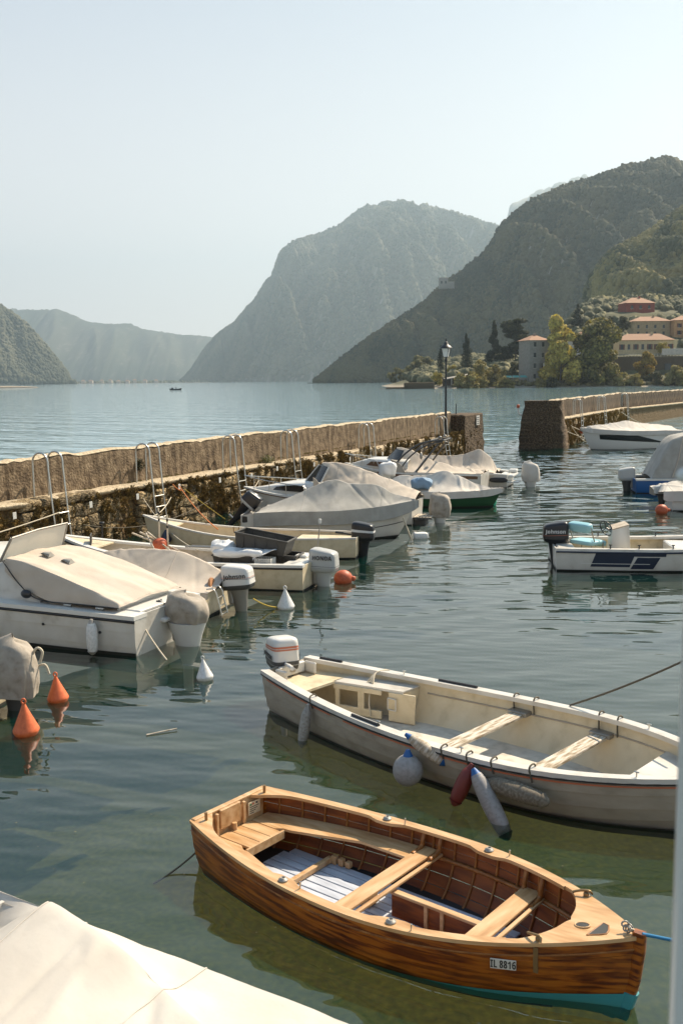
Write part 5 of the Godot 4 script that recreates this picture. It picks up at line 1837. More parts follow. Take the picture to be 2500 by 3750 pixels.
	for q in [[-1.0, 1.0], [-1.0, 0.55], [1.0, 0.55], [1.0, 1.0]]:
		var p := hp(d, 0.0, q[1], q[0], 0.02); tf.append(Vector3(-0.012 if q[1] > 0.9 else 0.026, p.y, p.z * 0.97))
	ti.quad(tf[0], tf[1], tf[2], tf[3])
	part("transom_lining", ti, pale, b)
	var pad := Geo.new(); pad.box(Vector3(0.012, 0.33, 0.04), Vector3(0.03, 0.17, 0.24), 0.005)
	pad.box(Vector3(0.02, 0.30, 0.20), Vector3(0.028, 0.20, 0.03), 0.004); pad.box(Vector3(0.02, 0.30, -0.12), Vector3(0.028, 0.20, 0.03), 0.004)
	part("motor_pad", pad, pale, b)
	var plug := Geo.new(); plug.bar(Vector3(0.05, 0.20, 0.02), Vector3(0.045, 0.265, 0.02), 0.022, 10)
	part("wooden_plug", plug, pale, b)
	var label := group_part("builders_label", b, Vector3(0.024, 0.305, -0.245), Vector3(0, PI / 2, -0.02))
	var lg := Geo.new(); lg.box(Vector3.ZERO, Vector3(0.15, 0.115, 0.004), 0.001)
	part("sheet", lg, M["cream_paint"], label)
	for q in [[-0.045, 0.035, "flag_green"], [-0.015, 0.037, "orange_stripe"], [0.03, 0.036, "navy"]]:
		var cg := Geo.new(); cg.box(Vector3(q[0], q[1], 0.003), Vector3(0.022, 0.014, 0.003)); part("mark", cg, M[q[2]], label)
	for q in 4:
		var cg := Geo.new(); cg.box(Vector3(-0.01 * q, 0.012 - q * 0.018, 0.003), Vector3(0.11 - 0.02 * q, 0.005, 0.003)); part("print_line", cg, M["print_dark"], label)
	# thwarts
	for q in [[1.50, 0.145, 0.222], [1.662, 0.035, 0.205], [2.485, 0.155, 0.24], [2.655, 0.032, 0.224]]:
		var g := Geo.new()
		var z0 := at_height(d, q[0] + q[1] / 2, q[2], 1.0, 0.03).z
		g.box(Vector3(q[0] + q[1] / 2, q[2] - 0.011, 0), Vector3(q[1], 0.022, z0 * 2.0), 0.004)
		part("thwart" if q[1] > 0.1 else "thwart_lip", g, M["varnish_across"], b)
	# centre trunk between the thwarts
	var tk := Geo.new(); tk.box(Vector3(2.07, 0.045, -0.035), Vector3(0.82, 0.20, 0.026), 0.003)
	part("centre_trunk", tk, inside, b)
	var tc := Geo.new(); tc.box(Vector3(2.07, 0.15, -0.035), Vector3(0.83, 0.022, 0.06), 0.004)
	part("trunk_cap", tc, pale, b)
	for x in [1.98, 2.12]:
		var g := Geo.new(); g.box(Vector3(x, 0.05, -0.012), Vector3(0.03, 0.19, 0.02), 0.003); part("trunk_post", g, pale, b)
	# floorboards
	part("bilge", floor_plate(d, -0.075, 0.10, 3.1, 0.012), M["print_dark"], b)
	for q in 9:
		var z := (q - 4) * 0.092
		var x0 := 0.30; var x1 := 2.75
		while absf(at_height(d, x1, -0.05, 1.0, 0.03).z) < absf(z) + 0.05 and x1 > 0.8: x1 -= 0.05
		while absf(at_height(d, x0, -0.05, 1.0, 0.03).z) < absf(z) + 0.04 and x0 < 1.2: x0 += 0.05
		var g := Geo.new(); g.box(Vector3((x0 + x1) / 2, -0.05, z), Vector3(x1 - x0, 0.016, 0.080), 0.003)
		part("floorboard", g, M["blue_board"], b)
	var br := Geo.new(); br.box(Vector3(0.76, -0.01, -0.12), Vector3(0.045, 0.05, 0.56), 0.005)
	part("foot_brace", br, pale, b)
	for q in 3:
		var g := Geo.new(); g.box(Vector3(0.80 + q * 0.075, -0.005, -0.40), Vector3(0.05, 0.075 - q * 0.012, 0.05), 0.006); part("brace_chock", g, pale, b)
	var ck := Geo.new(); ck.box(Vector3(1.42, 0.02, -0.05), Vector3(0.10, 0.11, 0.12), 0.006); part("step_block", ck, pale, b)
	# foredeck fittings
	var ring := PackedVector3Array()
	for q in 25: ring.append(Vector3(3.235 + cos(TAU * q / 24) * 0.05, 0.4645 + cos(TAU * q / 24) * 0.009, 0.04 + sin(TAU * q / 24) * 0.036))
	var hg := Geo.new(); hg.tube(ring, 0.006, 6)
	part("mast_ring", hg, M["varnish_pale"], b)
	var ho := Geo.new(); ho.lathe([Vector2(0.047, 0.0), Vector2(0.0, 0.002)], 20, Transform3D(Basis(Vector3.BACK, 0.18).scaled(Vector3(1, 1, 0.74)), Vector3(3.235, 0.4655, 0.04)))
	part("mast_hole", ho, M["print_dark"], b)
	var dy := func(p: Vector2, lift: float) -> Vector3: return Vector3(p.x, hs(d, p.x / d.L) + 0.017 + lift, p.y)
	var rim := PackedVector3Array()
	var hole := []
	for q in [Vector2(3.315, 0.145), Vector2(3.328, 0.04), Vector2(3.34, -0.05), Vector2(3.385, -0.03), Vector2(3.41, 0.03), Vector2(3.415, 0.075), Vector2(3.39, 0.10)]:
		rim.append(dy.call(q, 0.001)); hole.append(dy.call(q, 0.0035))
	rim.append(rim[0])
	var tg := Geo.new(); tg.tube(rim, 0.006, 6)
	part("opening_rim", tg, M["varnish_rib"], b)
	var to := Geo.new(); to.poly(hole)
	part("deck_opening", to, M["print_dark"], b)
	var stem := Geo.new()
	stem.loft([stem_ring(-0.10, 3.46, 0.010), stem_ring(0.02, 3.555, 0.028), stem_ring(0.2, 3.595, 0.026), stem_ring(0.4, 3.62, 0.026), stem_ring(0.53, 3.625, 0.028)])
	part("stem_post", stem, M["varnish_hull"], b)
	var sp := Geo.new()
	sp.loft([stem_ring(-0.12, 3.43, 0.012), stem_ring(0.0, 3.555, 0.035), stem_ring(0.105, 3.585, 0.033)])
	part("stem_paint", sp, M["teal_paint"], b)
	for s in [-1.0, 1.0]:
		var p := hp(d, 3.08 / 3.605, 1.0, s)
		var cl := Geo.new()
		cl.box(p + Vector3(0, 0.03, -s * 0.02), Vector3(0.035, 0.03, 0.03), 0.006)
		cl.tube(cr(PackedVector3Array([p + Vector3(-0.09, 0.03, -s * 0.045), p + Vector3(-0.03, 0.05, -s * 0.02), p + Vector3(0.02, 0.055, -s * 0.01), p + Vector3(0.03, 0.03, s * 0.012)]), 4), 0.009, 6)
		for q in 4: cl.box(hp(d, 3.08 / 3.605, hu(d, 3.08 / 3.605, 0.39 - q * 0.045), s) + Vector3(0, 0, s * 0.012), Vector3(0.032, 0.046, 0.008))
		part("fairlead", cl, M["bronze"], b)
	var bf := Geo.new()
	for q in 5:
		var rr := PackedVector3Array()
		var c := Vector3(3.55 - q * 0.012, 0.53 + 0.015 * sin(q * 2.0), 0.01 * cos(q * 2.5))
		for e in 11: rr.append(c + Vector3(cos(TAU * e / 10) * 0.018, sin(TAU * e / 10) * 0.015, sin(TAU * e / 10 + q) * 0.012))
		bf.tube(rr, 0.006, 6)
	part("bow_shackle", bf, M["dull_metal"], b)
	# registration plate
	var t0 := 2.89 / 3.605
	var c0 := at_height(d, 2.89, 0.275, 1.0)
	var along := at_height(d, 2.99, 0.275, 1.0) - at_height(d, 2.79, 0.275, 1.0)
	var slope := at_height(d, 2.89, 0.33, 1.0) - at_height(d, 2.89, 0.22, 1.0)
	var xa := along.normalized(); var za := xa.cross(slope.normalized()).normalized()
	var pl := group_part("registration_plate", b)
	pl.basis = Basis(xa, za.cross(xa), za)
	pl.position = c0 + za * 0.012
	var pg := Geo.new(); pg.box(Vector3.ZERO, Vector3(0.165, 0.075, 0.006), 0.002)
	part("plate", pg, M["tag_white"], pl)
	words("IL 8816", 0.056, M["print_dark"], pl, Vector3(0, 0, 0.004), Vector3.ZERO, 0.62)

func stem_ring(y: float, x: float, w: float) -> PackedVector3Array:
	return PackedVector3Array([Vector3(x - 0.06, y, -w * 0.9), Vector3(x + 0.008, y, -w), Vector3(x + 0.022, y, -w * 0.5), Vector3(x + 0.022, y, w * 0.5), Vector3(x + 0.008, y, w), Vector3(x - 0.06, y, w * 0.9)])

const SKIFF := {"L": 5.62, "bt": 0.40, "bm": 0.946, "tm": 0.594, "s0": 0.50, "sm": 0.43, "s2": 0.56, "k": 0.22, "ez": 0.62, "rake": 0.25, "aft": 0.08, "own_paint": true}

func white_skiff() -> void:
	var d := SKIFF
	var b := place("white_skiff", "large white open rowing boat with cream inside, two plank thwarts and an outboard", "rowing boat", -0.654, -12.023, 0.743)
	simple_hull(b, d, M["grey_hull"], M["cream_paint"], 7, 0.012)
	for s in [-1.0, 1.0]:
		part("rail", rail(d, s, 0.085, 0.03, 0.05, 0.0, 1.0, 40, 0.02), M["white_paint"], b)
		part("rubber_edge", line_along(d, s, 0.03, 0.013, 0.0, 0.995, 0.022), M["rubber"], b)
		for q in [[0.02, 0.25], [0.29, 0.60], [0.62, 0.99]]:
			part("orange_line", band(d, s, 0.056, 0.072, q[0], q[1], 0.017), M["orange_stripe"], b)
		part("stringer", line_along(d, s, 0.15, 0.010, 0.28, 0.97, -0.037), M["grey_hull"], b)
	part("bottom_paint", below(d, 1.0, 0.02, 0.04, 0.03), M["antifoul"], b)
	part("bottom_paint", below(d, -1.0, 0.02, 0.04, 0.03), M["antifoul"], b)
	part("floor", floor_plate(d, -0.03, 0.15, 4.9, 0.03), M["cream_floor"], b)
	# stern deck and the locker box with its openings
	var sd := Geo.new()
	var a := PackedVector3Array(); var c := PackedVector3Array()
	for q in 6:
		var x := lerpf(0.03, 0.56, q / 5.0)
		a.append(at_height(d, x, 0.36, -1.0, 0.035)); c.append(at_height(d, x, 0.36, 1.0, 0.035))
	strip(sd, a, c, 0.03)
	part("stern_deck", sd, M["cream_paint"], b)
	var well := Geo.new()
	well.box(Vector3(0.02, 0.45, 0), Vector3(0.05, 0.14, 0.44), 0.015)
	for s in [-1.0, 1.0]: well.box(Vector3(0.10, 0.44, s * 0.25), Vector3(0.20, 0.14, 0.04), 0.015)
	part("motor_well", well, M["white_paint"], b)
	var lk := group_part("locker", b)
	var top := Geo.new()
	var ta := PackedVector3Array(); var tc := PackedVector3Array()
	for q in 9:
		var x := lerpf(0.54, 1.46, q / 8.0)
		ta.append(at_height(d, x, 0.36, -1.0, 0.035)); tc.append(Vector3(x, 0.36, lerpf(-0.20, -0.42, q / 8.0)))
	strip(top, ta, tc, 0.03)
	part("top", top, M["white_paint"], lk)
	var fr := Geo.new()   # front with two openings, built as bars
	var f0 := Vector3(0.54, 0, -0.20); var f1 := Vector3(1.46, 0, -0.42)
	var fb := Basis(Vector3.UP, atan2(0.22, 0.92))
	for q in [[0.03, 0.06, -0.02, 0.33], [0.36, 0.09, -0.02, 0.33], [0.80, 0.36, -0.02, 0.33]]:
		fr.box(f0.lerp(f1, q[0] + q[1] / 2) + Vector3(0, (q[2] + q[3]) / 2, 0), Vector3(q[1] * 0.95, q[3] - q[2], 0.03), 0.004, fb)
	fr.box(f0.lerp(f1, 0.35) + Vector3(0, 0.305, 0), Vector3(0.66, 0.06, 0.032), 0.004, fb)
	fr.box(f0.lerp(f1, 0.35) + Vector3(0, 0.03, 0), Vector3(0.66, 0.10, 0.032), 0.004, fb)
	part("front", fr, M["cream_paint"], lk)
	var en := Geo.new()
	en.quad(Vector3(1.46, -0.02, -0.42), at_height(d, 1.46, -0.02, -1.0, 0.035), at_height(d, 1.46, 0.345, -1.0, 0.035), Vector3(1.46, 0.345, -0.42))
	part("end_panel", en, M["cream_paint"], lk)
	var hd := Geo.new()
	var hc := f0.lerp(f1, 0.86)
	for q in [[Vector3(-0.06, 0.12, 0.03), Vector3(-0.06, 0.26, 0.03)], [Vector3(0.06, 0.12, 0.03), Vector3(0.06, 0.26, 0.03)], [Vector3(-0.06, 0.26, 0.03), Vector3(0.06, 0.26, 0.03)], [Vector3(-0.06, 0.12, 0.03), Vector3(0.06, 0.12, 0.03)]]: hd.bar(hc + q[0], hc + q[1], 0.008, 6)
	part("hatch_frame", hd, M["white_paint"], lk)
	var st := Geo.new(); st.box(Vector3(1.466, 0.22, -0.55), Vector3(0.004, 0.10, 0.10)); part("yellow_notice", st, M["sign_yellow"], lk)
	var near := Geo.new()   # low ledge along the near side, in three lengths
	for q in [[0.56, 1.75], [1.85, 3.25], [3.33, 3.62]]:
		var na := PackedVector3Array(); var nc := PackedVector3Array()
		for e in 9:
			var x := lerpf(q[0], q[1], e / 8.0)
			var p := at_height(d, x, 0.22, 1.0, 0.035)
			na.append(p); nc.append(Vector3(x, 0.22, p.z - lerpf(0.20, 0.34, e / 8.0)))
		var ng := Geo.new(); strip(ng, na, nc, 0.03)
		for e in 8: ng.quad(nc[e] - Vector3(0, 0.03, 0), nc[e + 1] - Vector3(0, 0.03, 0), Vector3(nc[e + 1].x, -0.01, nc[e + 1].z - 0.01), Vector3(nc[e].x, -0.01, nc[e].z - 0.01))
		part("side_ledge", ng, M["white_paint"], b)
	# plank thwarts on metal brackets
	for x in [2.79, 3.81]:
		var z: float = absf(at_height(d, x, 0.30, 1.0, 0.04).z)
		var g := Geo.new(); g.box(Vector3(x, 0.285, -0.02), Vector3(0.175, 0.035, z * 2.0 - 0.1), 0.006)
		part("thwart", g, M["weathered_across"], b)
		var bg := Geo.new()
		bg.box(Vector3(x, 0.30, -z + 0.05), Vector3(0.24, 0.05, 0.13), 0.006)
		part("thwart_bracket", bg, M["dull_metal"], b)
	var bs := Geo.new()
	var ba := PackedVector3Array(); var bc := PackedVector3Array()
	for q in 8:
		var x := lerpf(4.60, 5.35, q / 7.0)
		ba.append(at_height(d, x, 0.36, -1.0, 0.035)); bc.append(at_height(d, x, 0.36, 1.0, 0.035))
	strip(bs, ba, bc, 0.03)
	bs.quad(ba[0] - Vector3(0, 0.03, 0), bc[0] - Vector3(0, 0.03, 0), Vector3(4.6, -0.02, 0.3), Vector3(4.6, -0.02, -0.3))
	part("bow_seat", bs, M["white_paint"], b)
	for q in [[0.16, -1.0, 0.28], [1.70, -1.0, 0.5], [1.75, 1.0, 0.42]]:   # dark rowlock pads on the rails
		var p := hp(d, q[0] / d.L, 1.0, q[1]); var p2 := hp(d, (q[0] + q[2]) / d.L, 1.0, q[1])
		var g := Geo.new(); g.bar(p + Vector3(0, 0.03, -q[1] * 0.02), p2 + Vector3(0, 0.03, -q[1] * 0.02), 0.018, 8)
		part("rail_pad", g, M["rubber"], b)
	for q in [[2.15, 1.0], [3.25, 1.0], [1.25, -1.0], [4.35, -1.0], [4.85, 1.0]]:
		var p := hp(d, q[0] / d.L, 1.0, q[1]) + Vector3(0, 0.02, -q[1] * 0.03)
		var g := Geo.new(); g.bar(p, p + Vector3(0, 0.045, 0), 0.007, 6); g.box(p + Vector3(0, 0.045, 0), Vector3(0.05, 0.012, 0.015), 0.004)
		part("cleat", g, M["steel"], b)
	for q in [[2.70, -1.0], [2.95, -1.0], [3.75, -1.0], [3.98, -1.0], [3.35, 1.0], [3.05, 1.0], [3.62, 1.0], [4.0, 1.0], [1.05, 1.0]]:   # short lashings over the rail
		var t: float = q[0] / d.L
		var p := hp(d, t, 1.0, q[1])
		var path := cr(PackedVector3Array([at_height(d, q[0], 0.30, q[1], 0.05), p + Vector3(0, 0.035, -q[1] * 0.07), p + Vector3(0, 0.032, q[1] * 0.03), at_height(d, q[0] + 0.02, 0.36, q[1]) + Vector3(0, 0, q[1] * 0.02)]), 4)
		var g := Geo.new(); g.tube(path, 0.009, 6)
		part("lashing", g, M["rope_dark"], b)
	var lash := Geo.new()
	for q in 4: lash.tube(cr(PackedVector3Array([Vector3(0.9 + q * 0.03, 0.37, -0.42), Vector3(0.93, 0.46, -0.55), Vector3(0.96 + q * 0.02, 0.47, -0.70)]), 4), 0.009, 6)
	lash.tube(cr(PackedVector3Array([Vector3(0.98, 0.37, -0.42), Vector3(1.02, 0.20, -0.31), Vector3(1.06, 0.0, -0.29)]), 4), 0.010, 6)
	part("rope_lashing", lash, M["rope_pale"], b)
	outboard(b, Vector3(-0.04, 0.36, 0.03), 0.86, {"cowl": M["engine_white"], "tray": M["engine_dark"], "leg": M["engine_white"], "turn": -0.5, "stripes": [[0.395, 0.42, M["orange_stripe"]], [0.365, 0.385, M["orange_stripe"]], [0.175, 0.225, M["engine_dark"]]], "text": "Johnson", "ink": M["print_dark"], "text_y": 0.30, "grip": M["engine_white"]})
	# fenders along the near side
	var fx := Transform3D(Basis(Vector3.UP, -0.743), Vector3(-0.654, 0, -12.023))
	fender("fender", "long grey fender hanging at the white skiff's stern", fx * (at_height(d, 1.04, 0.36, 1.0) + Vector3(0, 0, 0.08)), Vector3(0.05, 0, -0.16), 0.062, 0.42, M["grey_fender"], M["grey_fender"])
	fender("round_fender", "round pale grey ball fender on the white skiff's side", fx * (at_height(d, 2.74, 0.35, 1.0) + Vector3(0, 0, 0.17)), Vector3(0, 0, 0.0), 0.15, 0.0, M["pale_fender"], M["blue_cap"], true)
	fender("worn_fender", "short worn white fender lying over the rail above the ball fender", fx * (at_height(d, 2.78, 0.46, 1.0) + Vector3(-0.06, 0.05, 0.10)), Vector3(-0.35, -0.2, 1.0), 0.062, 0.40, M["weathered"], M["blue_cap"])
	fender("red_fender", "small dark red fender on the white skiff, beside the white one", fx * (at_height(d, 3.46, 0.37, 1.0) + Vector3(-0.03, 0, 0.09)), Vector3(0.1, 0.4, -0.42), 0.075, 0.34, M["red_fender"], M["red_fender"])
	fender("white_fender", "long white fender with blue top and black tip swinging below the skiff", fx * (at_height(d, 3.52, 0.37, 1.0) + Vector3(0.02, 0, 0.15)), Vector3(-0.5, 0, 0.42), 0.085, 0.60, M["pale_fender"], M["blue_cap"], false, M["black_paint"])
	fender("brown_fender", "dirty brown fender lying level along the white skiff's side", fx * (at_height(d, 3.66, 0.30, 1.0) + Vector3(0.0, 0.0, 0.10)), Vector3(0.0, -0.70, 1.52), 0.085, 0.56, M["brown_fender"], M["brown_fender"])
	rope(fx * (hp(d, 3.35 / d.L, 1.0, -1.0) + Vector3(0, 0.03, 0)), Vector3(3.72, 1.38, -9.6), 0.04, 0.012, "rope_dark", "taut dark mooring line from the white skiff to the right edge")

func left_boats() -> void:
	# A: white cabin boat with a cream cockpit cover, nearest on the left
	var d := {"L": 5.9, "bt": 0.86, "bm": 1.02, "tm": 0.45, "s0": 0.62, "sm": 0.66, "s2": 0.95, "k": 0.35, "ez": 0.36, "rake": 0.6, "aft": 0.10, "own_paint": true}
	var b := place("cabin_boat", "white cabin boat with cream cockpit cover and a raised clear windscreen", "motorboat", -2.75, -15.0, -2.708)
	simple_hull(b, d, M["white_paint"], M["cream_floor"], 6, 0.007)
	for s in [-1.0, 1.0]:
		part("side_deck", rail(d, s, 0.30, 0.02, 0.06, 0.0, 1.0, 36, 0.0), M["clean_white"], b)
		part("rubbing_strip", line_along(d, s, 0.09, 0.022, 0.0, 0.99, 0.004), M["black_paint"], b)
		part("bottom_paint", below(d, s, 0.06, 0.11, 0.016), M["antifoul"], b)
	var deck := Geo.new()
	deck.box(Vector3(0.16, 0.62, 0.0), Vector3(0.34, 0.05, 1.2), 0.01)
	deck.box(Vector3(0.36, 0.68, 0.0), Vector3(0.05, 0.16, 1.3), 0.015)
	part("stern_deck", deck, M["clean_white"], b)
	# cabin trunk forward of the screen
	var ca := []
	for q in [[1.75, 0.02, 0.0], [2.55, 0.60, 0.05], [3.6, 0.62, 0.0], [4.6, 0.36, -0.12], [5.2, 0.05, -0.3]]:
		var t: float = q[0] / d.L
		var y := hs(d, t)
		var w := maxf(hb(d, t) - 0.24, 0.1)
		ca.append([Vector3(q[0], y - 0.02, -w), Vector3(q[0], y + q[1] * 0.5, -w * 0.97), Vector3(q[0], y + q[1] * 0.93, -w * 0.86), Vector3(q[0], y + q[1], -w * 0.5), Vector3(q[0], y + q[1] * 1.03, 0), Vector3(q[0], y + q[1], w * 0.5), Vector3(q[0], y + q[1] * 0.93, w * 0.86), Vector3(q[0], y + q[1] * 0.5, w * 0.97), Vector3(q[0], y - 0.02, w)])
	part("cabin", sheet(ca, 6, 4), M["white_paint"], b)
	# cockpit cover
	var cv := []
	for q in [[0.22, 0.72, 0.80, 0.0], [0.32, 0.80, 0.80, 0.01], [0.85, 0.97, 0.82, 0.03], [1.45, 1.14, 0.82, 0.03], [2.0, 1.26, 0.80, 0.01], [2.42, 1.30, 0.76, 0.0]]:
		var w: float = q[2]
		var lo: float = 0.70 + maxf(0.0, (q[0] - 1.7) * 0.55)
		var top: float = q[1]
		var row := []
		for e in [-1.0, 1.0]:
			var half := [Vector3(q[0], lo, e * w), Vector3(q[0], lerpf(lo, top, 0.5), e * w * 0.99), Vector3(q[0], lerpf(lo, top, 0.93), e * w * 0.95), Vector3(q[0], top, e * w * 0.86), Vector3(q[0], top + 0.01 - q[3], e * w * 0.45)]
			if e > 0.0:
				row.append(Vector3(q[0], top + 0.035 - q[3] * 0.6, 0))
				half.reverse()
			row.append_array(half)
		cv.append(row)
	part("cockpit_cover", folded(sheet(cv, 10, 6), 601, Vector3(0.5, 1.5, 2.6), 0.018), M["canvas"], b)
	var hem := Geo.new()
	for s in [-1.0, 1.0]:
		hem.tube(cr(PackedVector3Array([Vector3(0.22, 0.705, s * 0.81), Vector3(0.9, 0.71, s * 0.83), Vector3(1.7, 0.72, s * 0.83), Vector3(2.1, 0.93, s * 0.81), Vector3(2.44, 1.26, s * 0.77)]), 6), 0.008, 6)
	part("cover_hem", hem, M["rubber"], b)
	for q in [[2.03, -0.2], [1.66, -0.16]]:
		var g := Geo.new()
		g.loft([PackedVector3Array([Vector3(q[0] + 0.1, 1.22 + (q[0] - 1.66) * 0.25, q[1] - 0.07), Vector3(q[0] + 0.1, 1.22 + (q[0] - 1.66) * 0.25, q[1] + 0.07), Vector3(q[0] + 0.08, 1.24 + (q[0] - 1.66) * 0.25, q[1])]), PackedVector3Array([Vector3(q[0] - 0.07, 1.17 + (q[0] - 1.66) * 0.25, q[1] - 0.08), Vector3(q[0] - 0.07, 1.17 + (q[0] - 1.66) * 0.25, q[1] + 0.08), Vector3(q[0] - 0.05, 1.255 + (q[0] - 1.66) * 0.25, q[1])])])
		part("cover_vent", g, M["grey_canvas"], b)
	var ws := group_part("windscreen", b)
	var w0 := Vector3(2.52, 1.24, -0.74); var w1 := Vector3(2.52, 1.27, 0.72); var w2 := Vector3(2.38, 1.66, 0.70); var w3 := Vector3(2.28, 1.62, -0.72)
	var pg := Geo.new(); pg.grid([PackedVector3Array([w0, w0.lerp(w1, 0.5) + Vector3(0.06, -0.01, 0), w1]), PackedVector3Array([w3, w3.lerp(w2, 0.5) + Vector3(0.05, 0.01, 0), w2])])
	part("pane", pg, M["hazy_pane"], ws)
	var fg := Geo.new()
	fg.bar(w0, w3, 0.022, 8); fg.tube(PackedVector3Array([w3, w3.lerp(w2, 0.5) + Vector3(0.05, 0.01, 0), w2]), 0.018, 8); fg.bar(w2, w1, 0.016, 8); fg.tube(PackedVector3Array([w0, w0.lerp(w1, 0.5) + Vector3(0.06, -0.01, 0), w1]), 0.012, 8)
	part("frame", fg, M["dull_metal"], ws)
	var nl := Geo.new(); nl.ball(Vector3(1.9, 0.80, -0.88), Vector3(0.10, 0.07, 0.05)); part("side_light", nl, M["black_paint"], b)
	for x in [0.5, 1.1]:
		var g := Geo.new(); g.bar(Vector3(x, 0.67, -0.80), Vector3(x + 0.14, 0.675, -0.80), 0.018, 6); part("cleat", g, M["steel"], b)
	for q in 3:
		var g := Geo.new(); g.bar(at_height(d, 0.5 + q * 1.0, 0.34 + 0.05 * q, -1.0), at_height(d, 0.5 + q * 1.0, 0.34 + 0.05 * q, -1.0) + Vector3(0, 0, -0.02), 0.022, 8); part("drain", g, M["rubber"], b)
	var well := Geo.new(); well.box(Vector3(-0.05, 0.42, 0.1), Vector3(0.26, 0.07, 0.62), 0.02); part("motor_well", well, M["clean_white"], b)
	outboard(b, Vector3(-0.16, 0.26, 0.08), 1.04, {"cover": M["stained_canvas"], "leg": M["engine_white"], "leg_width": 1.5, "tall": 0.44, "droop": 0.0, "seed": 1})
	var fx := Transform3D(Basis(Vector3.UP, 2.708), Vector3(-2.75, 0, -15.0))
	fender("side_fender", "white fender hanging on the cabin boat's side", fx * Vector3(0.56, 0.50, -1.02), Vector3.ZERO, 0.085, 0.44, M["white_float"], M["grey_fender"])
	var hose := Geo.new()
	for q in 3: hose.tube(cr(PackedVector3Array([Vector3(0.12, 0.66, 0.0 + q * 0.06), Vector3(-0.06, 0.60 - q * 0.07, 0.02), Vector3(-0.16, 0.40 - q * 0.08, 0.06), Vector3(-0.24, 0.50, 0.10)]), 5), 0.013, 6)
	part("control_cables", hose, M["rubber"], b)
	rope(fx * Vector3(-0.02, 0.40, -0.55), Vector3(-2.55, 0.0, -14.05), 0.02, 0.014, "rope_pale", "frayed pale rope from the cabin boat's transom into the water")
	# B: covered boat behind it, white Johnson outboard and a folding ladder
	d = {"L": 4.6, "bt": 0.74, "bm": 0.86, "tm": 0.45, "s0": 0.42, "sm": 0.46, "s2": 0.62, "k": 0.25, "ez": 0.42, "rake": 0.4}
	b = place("covered_boat", "small boat under a cream tarpaulin between the cabin boat and the work boat", "boat", -2.15, -17.3, -2.836)
	simple_hull(b, d, M["cream_paint"], M["cream_floor"])
	tarp(b, d, "tarpaulin", M["canvas"], [[-0.12, 0.62, 0.0, 0.6], [0.2, 0.80], [0.75, 1.0], [1.3, 1.03], [1.9, 1.0], [2.6, 0.88], [3.4, 0.76], [4.3, 0.68, 0.0, 0.5]], 0.16, 0.05, 0.035, 611)
	outboard(b, Vector3(-0.18, 0.30, -0.02), 0.92, {"cowl": M["engine_white"], "tray": M["engine_dark"], "leg": M["dull_metal"], "tilt": -0.12, "stripes": [[0.31, 0.318, M["orange_stripe"]], [0.285, 0.293, M["navy"]], [0.42, 0.50, M["engine_white"]]], "text": "Johnson", "ink": M["print_dark"], "text_y": 0.36})
	var lg := Geo.new()
	for z in [-0.46, -0.70]: lg.tube(PackedVector3Array([Vector3(-0.06, 0.50, z), Vector3(-0.18, 0.52, z), Vector3(-0.24, 0.45, z), Vector3(-0.33, 0.06, z)]), 0.014, 7)
	for q in 3: lg.bar(Vector3(-0.26 - q * 0.03, 0.36 - q * 0.14, -0.46), Vector3(-0.26 - q * 0.03, 0.36 - q * 0.14, -0.70), 0.012, 6)
	part("boarding_ladder", lg, M["steel"], b)
	var wd := Geo.new(); wd.lathe([Vector2(0.11, -0.02), Vector2(0.12, 0.0), Vector2(0.11, 0.02)], 16, Transform3D(Basis(Vector3.BACK, 1.3), Vector3(0.0, 0.52, -0.34))); part("wooden_disc", wd, M["orange_wood"], b)
	rope(Vector3(-1.55, 0.25, -17.0), Vector3(-0.95, 0.01, -17.45), 0.08, 0.012, "rope_yellow", "yellow rope from the white outboard towards the white cone buoy")
	# C: work boat full of crates
	d = {"L": 5.75, "bt": 0.66, "bm": 0.82, "tm": 0.45, "s0": 0.50, "sm": 0.48, "s2": 0.80, "k": 0.25, "ez": 0.36, "rake": 0.35}
	b = place("work_boat", "cream open work boat loaded with dark fish bins and a white bundle", "work boat", -0.6, -19.3, -2.832)
	simple_hull(b, d, M["cream_paint"], M["cream_floor"])
	for s in [-1.0, 1.0]:
		part("rail", rail(d, s, 0.12, 0.02, 0.05, 0.0, 1.0, 36, 0.02), M["clean_white"], b)
		part("rubbing_strip", line_along(d, s, 0.055, 0.018, 0.0, 0.99, 0.008), M["rubber"], b)
	part("floor", floor_plate(d, 0.05, 0.1, 5.0, 0.03), M["cream_floor"], b)
	var sd := Geo.new(); sd.box(Vector3(0.22, 0.47, 0.0), Vector3(0.42, 0.05, 1.1), 0.02); sd.box(Vector3(0.30, 0.52, 0.35), Vector3(0.26, 0.06, 0.34), 0.02); part("stern_deck", sd, M["clean_white"], b)
	var fd := Geo.new()
	var fa := PackedVector3Array(); var fc := PackedVector3Array()
	for q in 9:
		var t := lerpf(0.80, 0.99, q / 8.0)
		fa.append(hp(d, t, 1.0, -1.0)); fc.append(hp(d, t, 1.0, 1.0))
	strip(fd, fa, fc, 0.03)
	part("foredeck", fd, M["cream_paint"], b)
	outboard(b, Vector3(-0.05, 0.22, 0.0), 0.95, {"cowl": M["engine_grey"], "tray": M["engine_grey"], "leg": M["engine_grey"], "stripes": [[0.20, 0.207, M["engine_dark"]]], "text": "HONDA", "ink": M["print_dark"], "text_y": 0.40})
	var bx := Transform3D(Basis(Vector3.UP, 2.832), Vector3(-0.6, 0, -19.3))
	bin("fish_bin", "large empty black plastic bin tilted on top of the load in the work boat", bx * Vector3(1.02, 0.66, 0.05), 2.832 + 0.06, Vector3(1.08, 0.30, 0.62), M["dark_bin"], 0.16)
